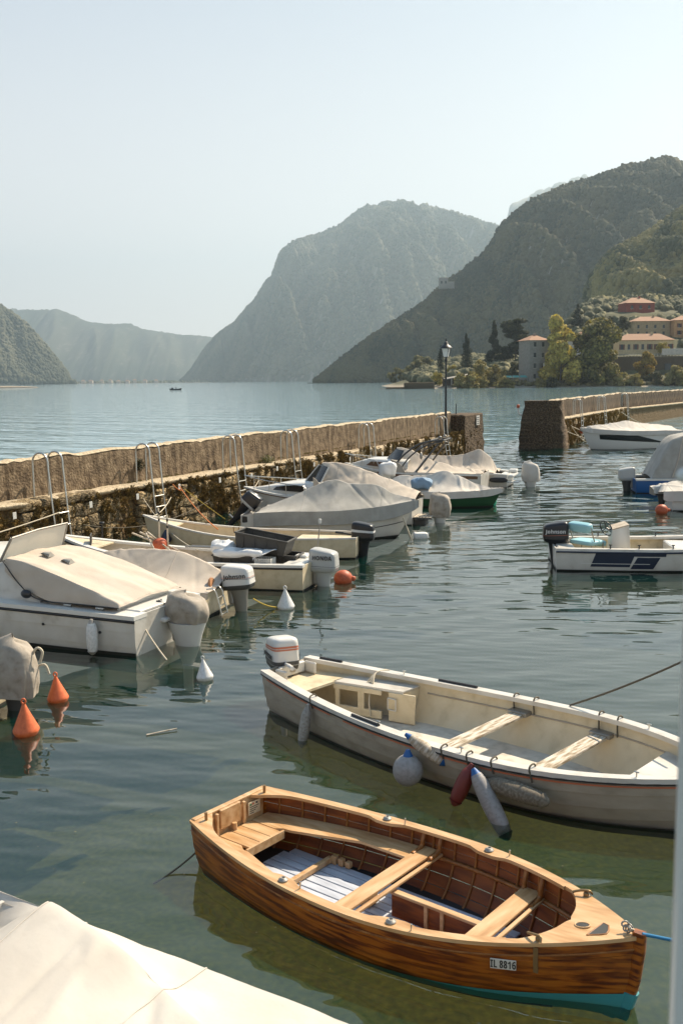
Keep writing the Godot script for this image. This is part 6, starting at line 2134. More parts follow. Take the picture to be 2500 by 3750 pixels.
	bin("fish_bin", "dark plastic bin under the white bundle in the work boat", bx * Vector3(1.42, 0.40, -0.20), 2.832, Vector3(0.95, 0.20, 0.60), M["dark_bin"], 0.0)
	bin("fish_bin", "low dark bin nearest the grey outboard in the work boat", bx * Vector3(0.62, 0.42, 0.16), 2.832 + 0.05, Vector3(0.62, 0.16, 0.5), M["dark_bin"], 0.05)
	var wb := Geo.new()
	wb.ball(Vector3.ZERO, Vector3(0.56, 0.075, 0.30), 0.5, 24, 10); wb.ball(Vector3(0.42, 0.06, 0.05), Vector3(0.24, 0.13, 0.24), 0.8, 16, 10)
	wb.rough(noise(621, 1.0, 3), 0.09, 5.0)
	lone("white_bundle", wb, M["sheet_plastic"], "crumpled white plastic bundle lying over the bins in the work boat", "bundle", bx * Vector3(1.38, 0.66, -0.26), 2.832)
	var fl := sheet([[Vector3(0.25, 0.02, 0.1), Vector3(0.0, 0.04, 0.12), Vector3(-0.32, 0.07, 0.14)], [Vector3(0.14, 0.0, -0.12), Vector3(-0.08, 0.03, -0.1), Vector3(-0.34, 0.08, -0.06)], [Vector3(0.05, -0.12, -0.24), Vector3(0.0, -0.06, -0.22), Vector3(-0.28, 0.06, -0.16)]], 5, 5, 0.02, 6.0, 622)
	lone("plastic_sheet", fl, M["sheet_plastic"], "flap of white plastic sheet hanging over the work boat's load", "sheet", bx * Vector3(0.95, 0.66, -0.32), 2.832)
	var cr_ := thing("white_crate", "small white lattice crate at the work boat's near rail", "crate", bx * Vector3(0.80, 0.42, -0.44), 2.832)
	var lat := Geo.new()
	for q in 5:
		lat.box(Vector3(0, 0.02 + q * 0.035, -0.13), Vector3(0.34, 0.014, 0.012)); lat.box(Vector3(0, 0.02 + q * 0.035, 0.13), Vector3(0.34, 0.014, 0.012))
	for q in 8:
		lat.box(Vector3(-0.165 + q * 0.047, 0.09, -0.13), Vector3(0.014, 0.16, 0.012)); lat.box(Vector3(-0.165 + q * 0.047, 0.09, 0.13), Vector3(0.014, 0.16, 0.012))
	lat.box(Vector3(0.165, 0.09, 0), Vector3(0.012, 0.16, 0.26)); lat.box(Vector3(-0.165, 0.09, 0), Vector3(0.012, 0.16, 0.26)); lat.box(Vector3(0, 0.01, 0), Vector3(0.34, 0.012, 0.26))
	part("lattice", lat, M["tag_white"], cr_)
	var pole := Geo.new(); pole.bar(Vector3(-0.02, 0.5, 0.25), Vector3(-0.10, 1.20, 0.25), 0.012, 7); part("stern_pole", pole, M["dull_metal"], b)
	var pl := Geo.new(); pl.lathe([Vector2(0.03, 0), Vector2(0.035, 0.08), Vector2(0.02, 0.09)], 10, Transform3D(Basis(), Vector3(-0.10, 1.20, 0.25))); part("pole_light", pl, M["tag_white"], b)
	var sw := Geo.new()   # the low dark board and post near the bow
	sw.box(Vector3(4.86, 0.74, -0.1), Vector3(0.03, 0.24, 0.42), 0.02, Basis(Vector3.UP, 0.5)); part("dark_board", sw, M["dark_bin"], b)
	var sp := Geo.new(); sp.bar(Vector3(4.72, 0.75, 0.12), Vector3(4.72, 1.06, 0.12), 0.02, 8); sp.box(Vector3(4.72, 1.06, 0.12), Vector3(0.10, 0.05, 0.08), 0.01); part("winch_post", sp, M["engine_black"], b)
	for q in [[4.0, 0.1, 3.2, 0.55], [3.9, 0.25, 3.1, 0.5], [3.7, 0.15, 3.25, -0.2], [3.75, 0.3, 3.0, 0.1]]:
		var g := Geo.new(); g.bar(Vector3(q[0], 0.88, q[1]), Vector3(q[2], 0.45, q[3]), 0.02, 6); part("oar", g, M["weathered"], b)
	for q in [[2.9, 0.35, 1.9, 0.2], [2.8, 0.45, 1.8, 0.32]]:
		var g := Geo.new(); g.bar(Vector3(q[0], 0.60, q[1]), Vector3(q[2], 0.62, q[3]), 0.022, 6); part("metal_pole", g, M["dull_metal"], b)
	var fk := Geo.new(); fk.bar(Vector3(1.72, 0.5, 0.3), Vector3(1.72, 0.92, 0.3), 0.014, 6); fk.tube(PackedVector3Array([Vector3(1.66, 1.06, 0.3), Vector3(1.67, 0.95, 0.3), Vector3(1.72, 0.92, 0.3), Vector3(1.77, 0.95, 0.3), Vector3(1.78, 1.06, 0.3)]), 0.012, 6); part("forked_post", fk, M["bronze"], b)
	# marker floats on poles carried in the work boat
	for q in [[3.46, 0.28, 0.62, 1.40], [3.30, 0.34, 0.42, 1.25]]:
		var m := thing("marker_float", "orange float on a pale pole with black bands, standing in the work boat, " + ("taller" if q[3] > 1.3 else "shorter") + " pole", "marker float", bx * Vector3(q[0], 0.0, q[1]))
		var g := Geo.new(); g.bar(Vector3(0, 0.35, 0), Vector3(0.0, q[3], 0), 0.018, 7); part("pole", g, M["rope_pale"], m)
		var o := Geo.new(); o.ball(Vector3(0, q[2], 0), Vector3(0.155, 0.145, 0.155) if q[3] > 1.3 else Vector3(0.10, 0.08, 0.10), 0.85, 16, 10); part("float", o, M["orange_float"], m)
		for e in 2:
			var r := Geo.new(); r.bar(Vector3(0, q[3] - 0.08 - e * 0.14, 0), Vector3(0, q[3] - 0.14 - e * 0.14, 0), 0.021, 7); part("band", r, M["black_paint"], m)
	# D: long open boat with a black outboard
	d = {"L": 5.15, "bt": 0.46, "bm": 0.74, "tm": 0.42, "s0": 0.47, "sm": 0.46, "s2": 0.86, "k": 0.2, "ez": 0.55, "rake": 0.35}
	b = place("long_open_boat", "long cream open boat with a pointed bow, orange thwarts and black outboard", "rowing boat", 0.35, -22.6, -2.954)
	simple_hull(b, d, M["cream_paint"], M["cream_paint"], 4, 0.006)
	for s in [-1.0, 1.0]: part("rail", rail(d, s, 0.06, 0.02, 0.04, 0.0, 1.0, 36, 0.02), M["white_paint"], b)
	part("floor", floor_plate(d, 0.08, 0.1, 4.3, 0.03), M["cream_paint"], b)
	for x in [2.4, 3.75]:
		var z := absf(at_height(d, x, 0.34, 1.0, 0.03).z)
		var g := Geo.new(); g.box(Vector3(x, 0.33, 0), Vector3(0.2, 0.03, z * 2.0), 0.005); part("thwart", g, M["orange_wood"], b)
	var bd := Geo.new()
	var da := PackedVector3Array(); var dc := PackedVector3Array()
	for q in 8:
		var t := lerpf(0.83, 0.99, q / 7.0)
		da.append(hp(d, t, 1.0, -1.0) - Vector3(0, 0.02, 0)); dc.append(hp(d, t, 1.0, 1.0) - Vector3(0, 0.02, 0))
	strip(bd, da, dc, 0.03); part("foredeck", bd, M["cream_paint"], b)
	var sb := Geo.new(); sb.box(Vector3(0.75, 0.38, 0), Vector3(1.3, 0.03, 0.9), 0.01); part("stern_bench", sb, M["cream_paint"], b)
	outboard(b, Vector3(0.06, 0.28, 0.05), 0.90, {"cowl": M["engine_black"], "tray": M["engine_black"], "leg": M["engine_black"], "stripes": [[0.30, 0.36, M["print_pale"]]], "grip": M["engine_black"]})
	var lf := Geo.new(); lf.lathe([Vector2(0.02, 0.16), Vector2(0.07, 0.08), Vector2(0.14, -0.06), Vector2(0.12, -0.12)], 12, Transform3D(Basis(), Vector3(4.45, 0.42, -0.42))); part("bow_fender", lf, M["navy"], b)

func bin(called: String, label: String, at: Vector3, turn: float, s: Vector3, m: Material, tilt: float) -> void:
	var o := thing(called, label, "bin", at, turn)
	o.rotation.z = tilt
	var w := 0.018
	var g := Geo.new()
	g.box(Vector3(0, w / 2, 0), Vector3(s.x * 0.92, w, s.z * 0.9))
	for q in [-1.0, 1.0]:
		g.quad(Vector3(-s.x * 0.46, 0, q * s.z * 0.45), Vector3(s.x * 0.46, 0, q * s.z * 0.45), Vector3(s.x * 0.5, s.y, q * s.z * 0.5), Vector3(-s.x * 0.5, s.y, q * s.z * 0.5))
		g.quad(Vector3(q * s.x * 0.46, 0, -s.z * 0.45), Vector3(q * s.x * 0.46, 0, s.z * 0.45), Vector3(q * s.x * 0.5, s.y, s.z * 0.5), Vector3(q * s.x * 0.5, s.y, -s.z * 0.5))
	part("shell", g, m, o)
	var r := Geo.new()
	for q in [-1.0, 1.0]:
		r.box(Vector3(0, s.y, q * s.z * 0.5), Vector3(s.x * 1.04, 0.03, 0.04), 0.006)
		r.box(Vector3(q * s.x * 0.5, s.y, 0), Vector3(0.04, 0.03, s.z), 0.006)
		for e in 4: r.box(Vector3((e - 1.5) * s.x * 0.22, s.y * 0.45, q * s.z * 0.487), Vector3(0.02, s.y * 0.85, 0.025))
	part("rim", r, m, o)

func cruiser_cabin(b: Node3D, d: Dictionary, st: Array, m: Material, called := "cabin") -> void:   # [x, height over the sheer, share of the beam]
	var rows := []
	for q in st:
		var t: float = q[0] / d.L
		var y := hs(d, t); var w: float = maxf(hb(d, t) * q[2], 0.02)
		rows.append([Vector3(q[0], y - 0.03, -w), Vector3(q[0], y + q[1] * 0.7, -w * 0.94), Vector3(q[0], y + q[1], -w * 0.7), Vector3(q[0], y + q[1] * 1.08, 0), Vector3(q[0], y + q[1], w * 0.7), Vector3(q[0], y + q[1] * 0.7, w * 0.94), Vector3(q[0], y - 0.03, w)])
	part(called, sheet(rows, 5, 4), m, b)

func pulpit(b: Node3D, d: Dictionary, t0: float, h: float, posts: int) -> void:
	var g := Geo.new()
	for s in [-1.0, 1.0]:
		var path := PackedVector3Array()
		for q in 13:
			var t := lerpf(t0, 1.0, q / 12.0)
			var p := hp(d, t, 1.0, s)
			path.append(Vector3(p.x, p.y + h * smoothstep(0.0, 0.12, q / 12.0 + 0.02), s * maxf(absf(p.z) - 0.06, 0.0)))
		g.tube(path, 0.014, 7)
		for q in posts:
			var k := int(12.0 * (q + 0.5) / posts)
			g.bar(path[k], path[k] - Vector3(0, h, 0), 0.011, 6)
	part("bow_rail", g, M["steel"], b)

func mid_boats() -> void:
	# E: motorboat under a big grey tarpaulin, bow to the right, tilted outboard
	var d := {"L": 4.35, "bt": 0.78, "bm": 0.90, "tm": 0.40, "s0": 0.62, "sm": 0.72, "s2": 0.92, "k": 0.3, "ez": 0.40, "rake": 0.75}
	var b := place("grey_covered_motorboat", "white motorboat under a grey tarpaulin with scalloped hem, bow to the right", "motorboat", -2.4, -25.9, 0.14)
	simple_hull(b, d, M["white_paint"], M["cream_floor"])
	tarp(b, d, "tarpaulin", M["grey_canvas"], [[0.30, 0.70, 0.0, 1.0], [0.55, 0.80], [1.2, 1.06], [2.15, 1.46], [2.7, 1.36], [3.3, 1.34], [3.75, 1.12], [4.2, 1.0, 0.0, 0.8], [4.42, 0.95, 0.0, 0.5]], 0.34, 0.03, 0.03, 631, 0.035)
	for s in [-1.0, 1.0]: part("rubbing_strip", line_along(d, s, 0.50, 0.012, 0.0, 0.97, 0.004), M["engine_dark"], b)
	var sq := Geo.new(); sq.box(Vector3(0.06, 0.52, 0.55), Vector3(0.22, 0.24, 0.5), 0.05); part("stern_quarter", sq, M["black_paint"], b)
	outboard(b, Vector3(0.02, 0.62, 0.0), 0.82, {"cowl": M["engine_black"], "tray": M["engine_white"], "leg": M["engine_black"], "tilt": -0.75, "stripes": [[0.46, 0.56, M["engine_white"]]]})
	# F: cabin cruiser
	d = {"L": 5.15, "bt": 0.80, "bm": 0.98, "tm": 0.45, "s0": 0.62, "sm": 0.72, "s2": 0.92, "k": 0.3, "ez": 0.42, "rake": 0.6}
	b = place("cabin_cruiser", "white cabin cruiser with bow rail, green tinted screen and cream canopy", "motorboat", 2.1, -28.0, -2.871)
	simple_hull(b, d, M["white_paint"], M["cream_floor"])
	for s in [-1.0, 1.0]:
		part("side_deck", rail(d, s, 0.20, 0.02, 0.05, 0.0, 1.0, 30), M["clean_white"], b)
		part("rubbing_strip", line_along(d, s, 0.06, 0.02, 0.0, 0.99, 0.006), M["brown_trim"], b)
	cruiser_cabin(b, d, [[2.5, 0.42, 0.8], [3.1, 0.40, 0.8], [3.8, 0.28, 0.72], [4.5, 0.10, 0.6], [4.9, 0.0, 0.4]], M["clean_white"])
	for s in [-1.0, 1.0]:
		var wg := Geo.new()
		wg.grid([PackedVector3Array([Vector3(3.05, 0.86, s * 0.79), Vector3(3.6, 0.88, s * 0.70), Vector3(4.05, 0.90, s * 0.60)]), PackedVector3Array([Vector3(3.1, 1.06, s * 0.775), Vector3(3.6, 1.04, s * 0.68), Vector3(3.95, 0.99, s * 0.585)])])
		part("cabin_window", wg, M["dark_glass"], b)
	pulpit(b, d, 0.55, 0.32, 4)
	var ws := Geo.new()
	ws.grid([PackedVector3Array([Vector3(2.55, 1.15, -0.78), Vector3(3.12, 1.15, -0.4), Vector3(3.12, 1.15, 0.4), Vector3(2.55, 1.15, 0.78)]), PackedVector3Array([Vector3(2.35, 1.58, -0.66), Vector3(2.72, 1.62, -0.34), Vector3(2.72, 1.62, 0.34), Vector3(2.35, 1.58, 0.66)])])
	part("windscreen", ws, M["dark_glass"], b)
	var wf := Geo.new()
	for s in [-1.0, 1.0]:
		wf.bar(Vector3(2.55, 1.15, s * 0.79), Vector3(2.35, 1.58, s * 0.67), 0.02, 6); wf.bar(Vector3(3.13, 1.15, s * 0.4), Vector3(2.73, 1.62, s * 0.34), 0.02, 6)
	part("windscreen_frame", wf, M["clean_white"], b)
	tarp(b, d, "canopy", M["canvas"], [[-0.1, 0.84, 0.0, 0.3], [0.3, 1.02, 0.0, 0.5], [0.9, 1.26], [1.6, 1.50], [2.2, 1.64], [2.6, 1.67, 0.0, -2.6], [2.74, 1.63, 0.0, -3.4]], 0.16, -0.03, 0.04, 641, -0.06)
	outboard(b, Vector3(-0.50, 0.32, -0.05), 0.98, {"cover": M["stained_canvas"], "leg": M["engine_white"], "leg_width": 1.2, "tall": 0.44, "droop": 0.26, "seed": 3})
	for q in 6:
		var g := Geo.new(); g.box(Vector3(-0.10 - q * 0.085, 0.22, -0.35), Vector3(0.06, 0.025, 0.70), 0.005); part("platform_slat", g, M["weathered"], b)
	var pf := Geo.new(); pf.box(Vector3(-0.32, 0.19, -0.68), Vector3(0.55, 0.04, 0.04)); pf.box(Vector3(-0.32, 0.19, -0.03), Vector3(0.55, 0.04, 0.04)); pf.box(Vector3(-0.2, 0.05, -0.3), Vector3(0.35, 0.2, 0.5), 0.03); part("platform_frame", pf, M["engine_dark"], b)
	# G: small green boat under a white cover, bow to the right
	d = {"L": 3.7, "bt": 0.62, "bm": 0.78, "tm": 0.42, "s0": 0.46, "sm": 0.46, "s2": 0.58, "k": 0.2, "ez": 0.5, "rake": 0.5}
	b = place("green_covered_boat", "small green hulled boat under a creased white cover, bow to the right", "boat", 1.6, -32.4, 0.381)
	simple_hull(b, d, M["green_paint"], M["cream_floor"])
	tarp(b, d, "cover", M["white_canvas"], [[-0.05, 0.72], [0.3, 0.90], [0.9, 0.92], [1.4, 0.98], [1.85, 1.10], [2.3, 0.94], [2.9, 0.72], [3.4, 0.62], [3.74, 0.58, 0.0, 0.6]], 0.20, 0.06, 0.05, 651)
	var bl := Geo.new(); bl.ball(Vector3.ZERO, Vector3(0.34, 0.17, 0.22), 0.7, 18, 10); bl.rough(noise(652, 1.0, 3), 0.12, 4.0)
	lone("blue_wrapped_motor", bl, M["blue_canvas"], "outboard wrapped in blue plastic beside the green covered boat", "outboard motor", Vector3(2.55, 0.74, -31.35), -0.3)
	# H: boat with a dark wakeboard arch
	d = {"L": 5.2, "bt": 0.84, "bm": 0.98, "tm": 0.45, "s0": 0.66, "sm": 0.68, "s2": 0.95, "k": 0.3, "ez": 0.42, "rake": 0.6}
	b = place("arch_boat", "white cruiser with dark tubular arch and cream cover, brown stripe on the hull", "motorboat", 5.1, -35.6, -2.826)
	simple_hull(b, d, M["white_paint"], M["cream_floor"])
	for s in [-1.0, 1.0]:
		part("side_deck", rail(d, s, 0.20, 0.02, 0.05, 0.0, 1.0, 30), M["clean_white"], b)
		part("brown_band", band(d, s, 0.05, 0.16, 0.02, 0.72, 0.006), M["brown_trim"], b)
	cruiser_cabin(b, d, [[2.6, 0.42, 0.8], [3.3, 0.42, 0.8], [4.1, 0.34, 0.72], [4.7, 0.12, 0.6], [5.0, 0.0, 0.3]], M["clean_white"])
	for s in [-1.0, 1.0]:
		var wg := Geo.new()
		wg.grid([PackedVector3Array([Vector3(3.2, 0.84, s * 0.80), Vector3(4.2, 0.92, s * 0.64)]), PackedVector3Array([Vector3(3.3, 1.04, s * 0.775), Vector3(4.0, 1.06, s * 0.64)])])
		part("cabin_window", wg, M["brown_trim"], b)
	pulpit(b, d, 0.7, 0.34, 3)
	var hw := Geo.new()
	hw.grid([PackedVector3Array([Vector3(2.9, 1.12, -0.78), Vector3(3.5, 1.14, -0.4), Vector3(3.5, 1.14, 0.4), Vector3(2.9, 1.12, 0.78)]), PackedVector3Array([Vector3(2.75, 1.48, -0.66), Vector3(3.15, 1.50, -0.34), Vector3(3.15, 1.50, 0.34), Vector3(2.75, 1.48, 0.66)])])
	part("windscreen", hw, M["dark_glass"], b)
	tarp(b, d, "cover", M["canvas"], [[-0.05, 0.76, 0.0, 0.5], [0.5, 0.80], [1.2, 0.92], [1.9, 1.08], [2.5, 1.36], [2.85, 1.50, 0.0, -2.0], [3.2, 1.54, 0.0, -3.0]], 0.14, 0.05, 0.05, 661, -0.02)
	var ar := Geo.new()
	for s in [-1.0, 1.0]:
		ar.tube(cr(PackedVector3Array([Vector3(3.25, 0.66, s * 0.9), Vector3(2.75, 1.30, s * 0.84), Vector3(2.1, 1.74, s * 0.74), Vector3(1.3, 1.86, s * 0.66)]), 6), 0.034, 8)
		ar.tube(cr(PackedVector3Array([Vector3(2.3, 0.68, s * 0.9), Vector3(1.9, 1.20, s * 0.82), Vector3(1.5, 1.72, s * 0.7)]), 6), 0.034, 8)
		ar.tube(cr(PackedVector3Array([Vector3(2.95, 0.66, s * 0.9), Vector3(2.5, 1.26, s * 0.84), Vector3(1.9, 1.68, s * 0.74), Vector3(1.35, 1.80, s * 0.66)]), 6), 0.026, 8)
	for x in [1.35, 1.8]: ar.bar(Vector3(x, 1.84, -0.68), Vector3(x, 1.84, 0.68), 0.03, 8)
	part("tow_arch", ar, M["engine_dark"], b)
	for s in [-1.0, 1.0]:
		var g := Geo.new(); g.ball(Vector3(1.5, 1.93, s * 0.4), Vector3(0.07, 0.06, 0.05)); part("arch_light", g, M["dull_metal"], b)
	for q in [[2.1, 1.3, -0.80], [2.45, 1.45, 0.78]]:
		var g := Geo.new(); g.ball(Vector3(q[0], q[1], q[2]), Vector3(0.05, 0.13, 0.1)); part("speaker", g, M["dull_metal"], b)
	var wp := Geo.new(); wp.ball(Vector3.ZERO, Vector3(0.30, 0.26, 0.26), 0.7, 18, 10); wp.rough(noise(662, 1.0, 3), 0.14, 4.0)
	lone("wrapped_motor", wp, M["sheet_plastic"], "white plastic wrapped motor between the cruiser and the arch boat", "outboard motor", Vector3(1.55, 0.98, -33.6))
	# I: covered speedboat by the harbour mouth
	d = {"L": 5.0, "bt": 0.84, "bm": 0.95, "tm": 0.45, "s0": 0.50, "sm": 0.58, "s2": 0.86, "k": 0.3, "ez": 0.40, "rake": 0.6}
	b = place("cream_covered_speedboat", "speedboat under a peaked cream cover nearest the harbour mouth, white shrouded motor", "motorboat", 6.3, -37.3, -2.826)
	simple_hull(b, d, M["white_paint"], M["cream_floor"])
	for s in [-1.0, 1.0]: part("rail", rail(d, s, 0.22, 0.02, 0.05, 0.0, 1.0, 30), M["clean_white"], b)
	tarp(b, d, "cover", M["canvas"], [[0.45, 0.62, 0.0, 0.4], [0.62, 0.96], [0.9, 1.22], [1.18, 1.36], [1.7, 1.18], [2.3, 1.10], [3.0, 1.12], [3.9, 1.02], [4.9, 0.92, 0.0, 0.4]], 0.18, 0.10, 0.04, 671, 0.0)
	var tb := Geo.new()
	tb.box(Vector3(0.02, 0.42, 0), Vector3(0.55, 0.10, 1.3), 0.03); tb.box(Vector3(-0.22, 0.20, -0.45), Vector3(0.5, 0.06, 0.5), 0.02); tb.box(Vector3(-0.1, 0.54, 0.4), Vector3(0.3, 0.12, 0.5), 0.03)
	part("stern_moulding", tb, M["clean_white"], b)
	var fd := Geo.new(); fd.ball(Vector3(0.25, 0.30, -0.92), Vector3(0.34, 0.09, 0.06), 0.6); part("dark_fender", fd, M["rubber"], b)
	outboard(b, Vector3(-0.58, 0.32, -0.02), 1.08, {"cover": M["white_canvas"], "leg": M["engine_white"], "leg_width": 1.3, "tall": 0.46, "droop": 0.22, "seed": 5})
	# floats
	var gf := Geo.new(); gf.ball(Vector3.ZERO, Vector3(0.27, 0.20, 0.19), 0.6, 18, 10); gf.ball(Vector3(0.2, 0.16, 0), Vector3(0.07, 0.06, 0.06), 1.0, 10, 6)
	lone("green_float", gf, M["green_float"], "green plastic jerrycan float beside the green covered boat", "float", Vector3(4.64, 0.14, -31.4), 0.3)
	var wf2 := Geo.new(); wf2.ball(Vector3.ZERO, Vector3(0.19, 0.09, 0.12), 0.5, 16, 8); wf2.ball(Vector3(-0.16, 0.07, 0), Vector3(0.04, 0.04, 0.04), 1.0, 8, 6)
	lone("white_jerrycan", wf2, M["white_float"], "white plastic jerrycan floating off the grey covered motorboat's bow", "float", Vector3(2.0, 0.06, -25.05), 0.2)
	rope(Vector3(1.55, 0.55, -25.0), Vector3(1.75, 0.0, -25.1), 0.0, 0.022, "rope_pale", "frayed pale rope hanging off the grey covered motorboat's bow")
	var ob := thing("orange_buoy", "orange ball buoy floating behind the grey outboard of the work boat", "buoy", Vector3(0.02, 0.08, -19.55))
	var og := Geo.new(); og.ball(Vector3.ZERO, Vector3(0.19, 0.17, 0.17)); part("float", og, M["orange_float"], ob)
	var oe := Geo.new(); oe.ball(Vector3(0.20, 0.0, 0.02), Vector3(0.05, 0.05, 0.05), 0.8, 10, 7); part("eye", oe, M["orange_float"], ob)
	ob = thing("orange_buoy", "orange ball buoy under the stern of the white and blue covered dinghy", "buoy", Vector3(9.45, 0.1, -29.2))
	part("float", og, M["orange_float"], ob); part("eye", oe, M["orange_float"], ob)
	cone_buoy("cone_buoy", "white cone buoy by the work boat, farther of the two white ones", Vector3(-1.0, 0.02, -17.3), 0.155, 0.36, M["white_float"], Vector3(0.04, 0, 0.03), "white cone mooring buoys")
	cone_buoy("cone_buoy", "white cone buoy off the cabin boat's stern, nearer of the two white ones", Vector3(-1.87, 0.02, -13.1), 0.115, 0.28, M["white_float"], Vector3(-0.05, 0, 0.10), "white cone mooring buoys")
	cone_buoy("cone_buoy", "orange red cone buoy touching the shrouded motor, farther of the two", Vector3(-3.62, 0.02, -12.25), 0.135, 0.33, M["red_cone"], Vector3(0.02, 0, 0.06), "orange red cone mooring buoys")
	cone_buoy("cone_buoy", "orange red cone buoy with a looped top, nearest the left edge", Vector3(-3.65, 0.03, -11.05), 0.150, 0.37, M["red_cone"], Vector3(0.06, 0, 0.02), "orange red cone mooring buoys")
	# O: shrouded motor at the left edge, on a boat that lies mostly outside the frame
	d = {"L": 4.2, "bt": 0.62, "bm": 0.8, "tm": 0.45, "s0": 0.42, "sm": 0.45, "s2": 0.6, "k": 0.2, "ez": 0.42, "rake": 0.3}
	b = place("edge_boat", "boat at the left edge showing only its shrouded outboard motor", "boat", -4.35, -12.0, -2.9)
	simple_hull(b, d, M["cream_paint"], M["cream_floor"])
	tarp(b, d, "cover", M["canvas"], [[0.0, 0.62], [0.6, 0.74], [2.0, 0.86], [4.1, 0.66]], 0.1, 0.04, 0.03, 681)
	outboard(b, Vector3(-0.12, 0.36, 0.0), 0.92, {"cover": M["stained_canvas"], "leg": M["engine_dark"], "droop": 0.30, "seed": 8})
	var hk := Geo.new()
	hk.tube(cr(PackedVector3Array([Vector3(-0.50, 0.62, 0.05), Vector3(-0.60, 0.78, 0.05), Vector3(-0.68, 0.74, 0.05), Vector3(-0.64, 0.60, 0.05)]), 4), 0.016, 6)
	hk.tube(cr(PackedVector3Array([Vector3(-0.5, 0.5, 0.12), Vector3(-0.66, 0.56, 0.12), Vector3(-0.72, 0.44, 0.12)]), 4), 0.014, 6)
	part("cover_ties", hk, M["rope_pale"], b)
	# N: boat under a white tarpaulin in the foreground
	d = {"L": 5.0, "bt": 0.85, "bm": 0.92, "tm": 0.5, "s0": 0.74, "sm": 0.72, "s2": 0.9, "k": 0.3, "ez": 0.4, "rake": 0.4}
	b = place("tarpaulin_boat", "boat under a bright white tarpaulin filling the bottom left corner", "boat", -2.59, -5.235, 0.571)
	simple_hull(b, d, M["white_paint"], M["cream_floor"])
	tarp(b, d, "tarpaulin", M["white_canvas"], [[-0.5, 0.30, -0.6, 0.8], [-0.1, 0.52, -0.6, 1.0], [0.27, 0.78, -0.6], [0.60, 1.01, -0.6], [0.72, 1.04, -0.6], [0.95, 1.0, -0.6], [1.2, 0.94, -0.6], [1.45, 0.84, -0.6], [1.75, 0.82, -0.5], [2.4, 0.83, -0.3], [3.4, 0.88, 0.0], [4.8, 0.94, 0.0]], 0.30, 0.02, 0.02, 691, 0.02)
	var st := Geo.new(); st.bar(Vector3.ZERO, Vector3(0.32, 0.01, -0.17), 0.008, 6)
	lone("driftwood", st, M["weathered"], "thin stick floating on open water left of the white skiff", "stick", Vector3(-2.25, 0.01, -10.95))
	var po := thing("white_post", "out of focus white post standing close at the right edge", "post", Vector3(0.336, 2.0, -0.86))
	var pg := Geo.new(); pg.lathe([Vector2(0.034, 0), Vector2(0.034, 2.5)], 24); part("shaft", pg, M["clean_white"], po)
	var kn := Geo.new(); kn.ball(Vector3(-0.034, 1.915, 0), Vector3(0.012, 0.008, 0.010)); part("knob", kn, M["clean_white"], po)

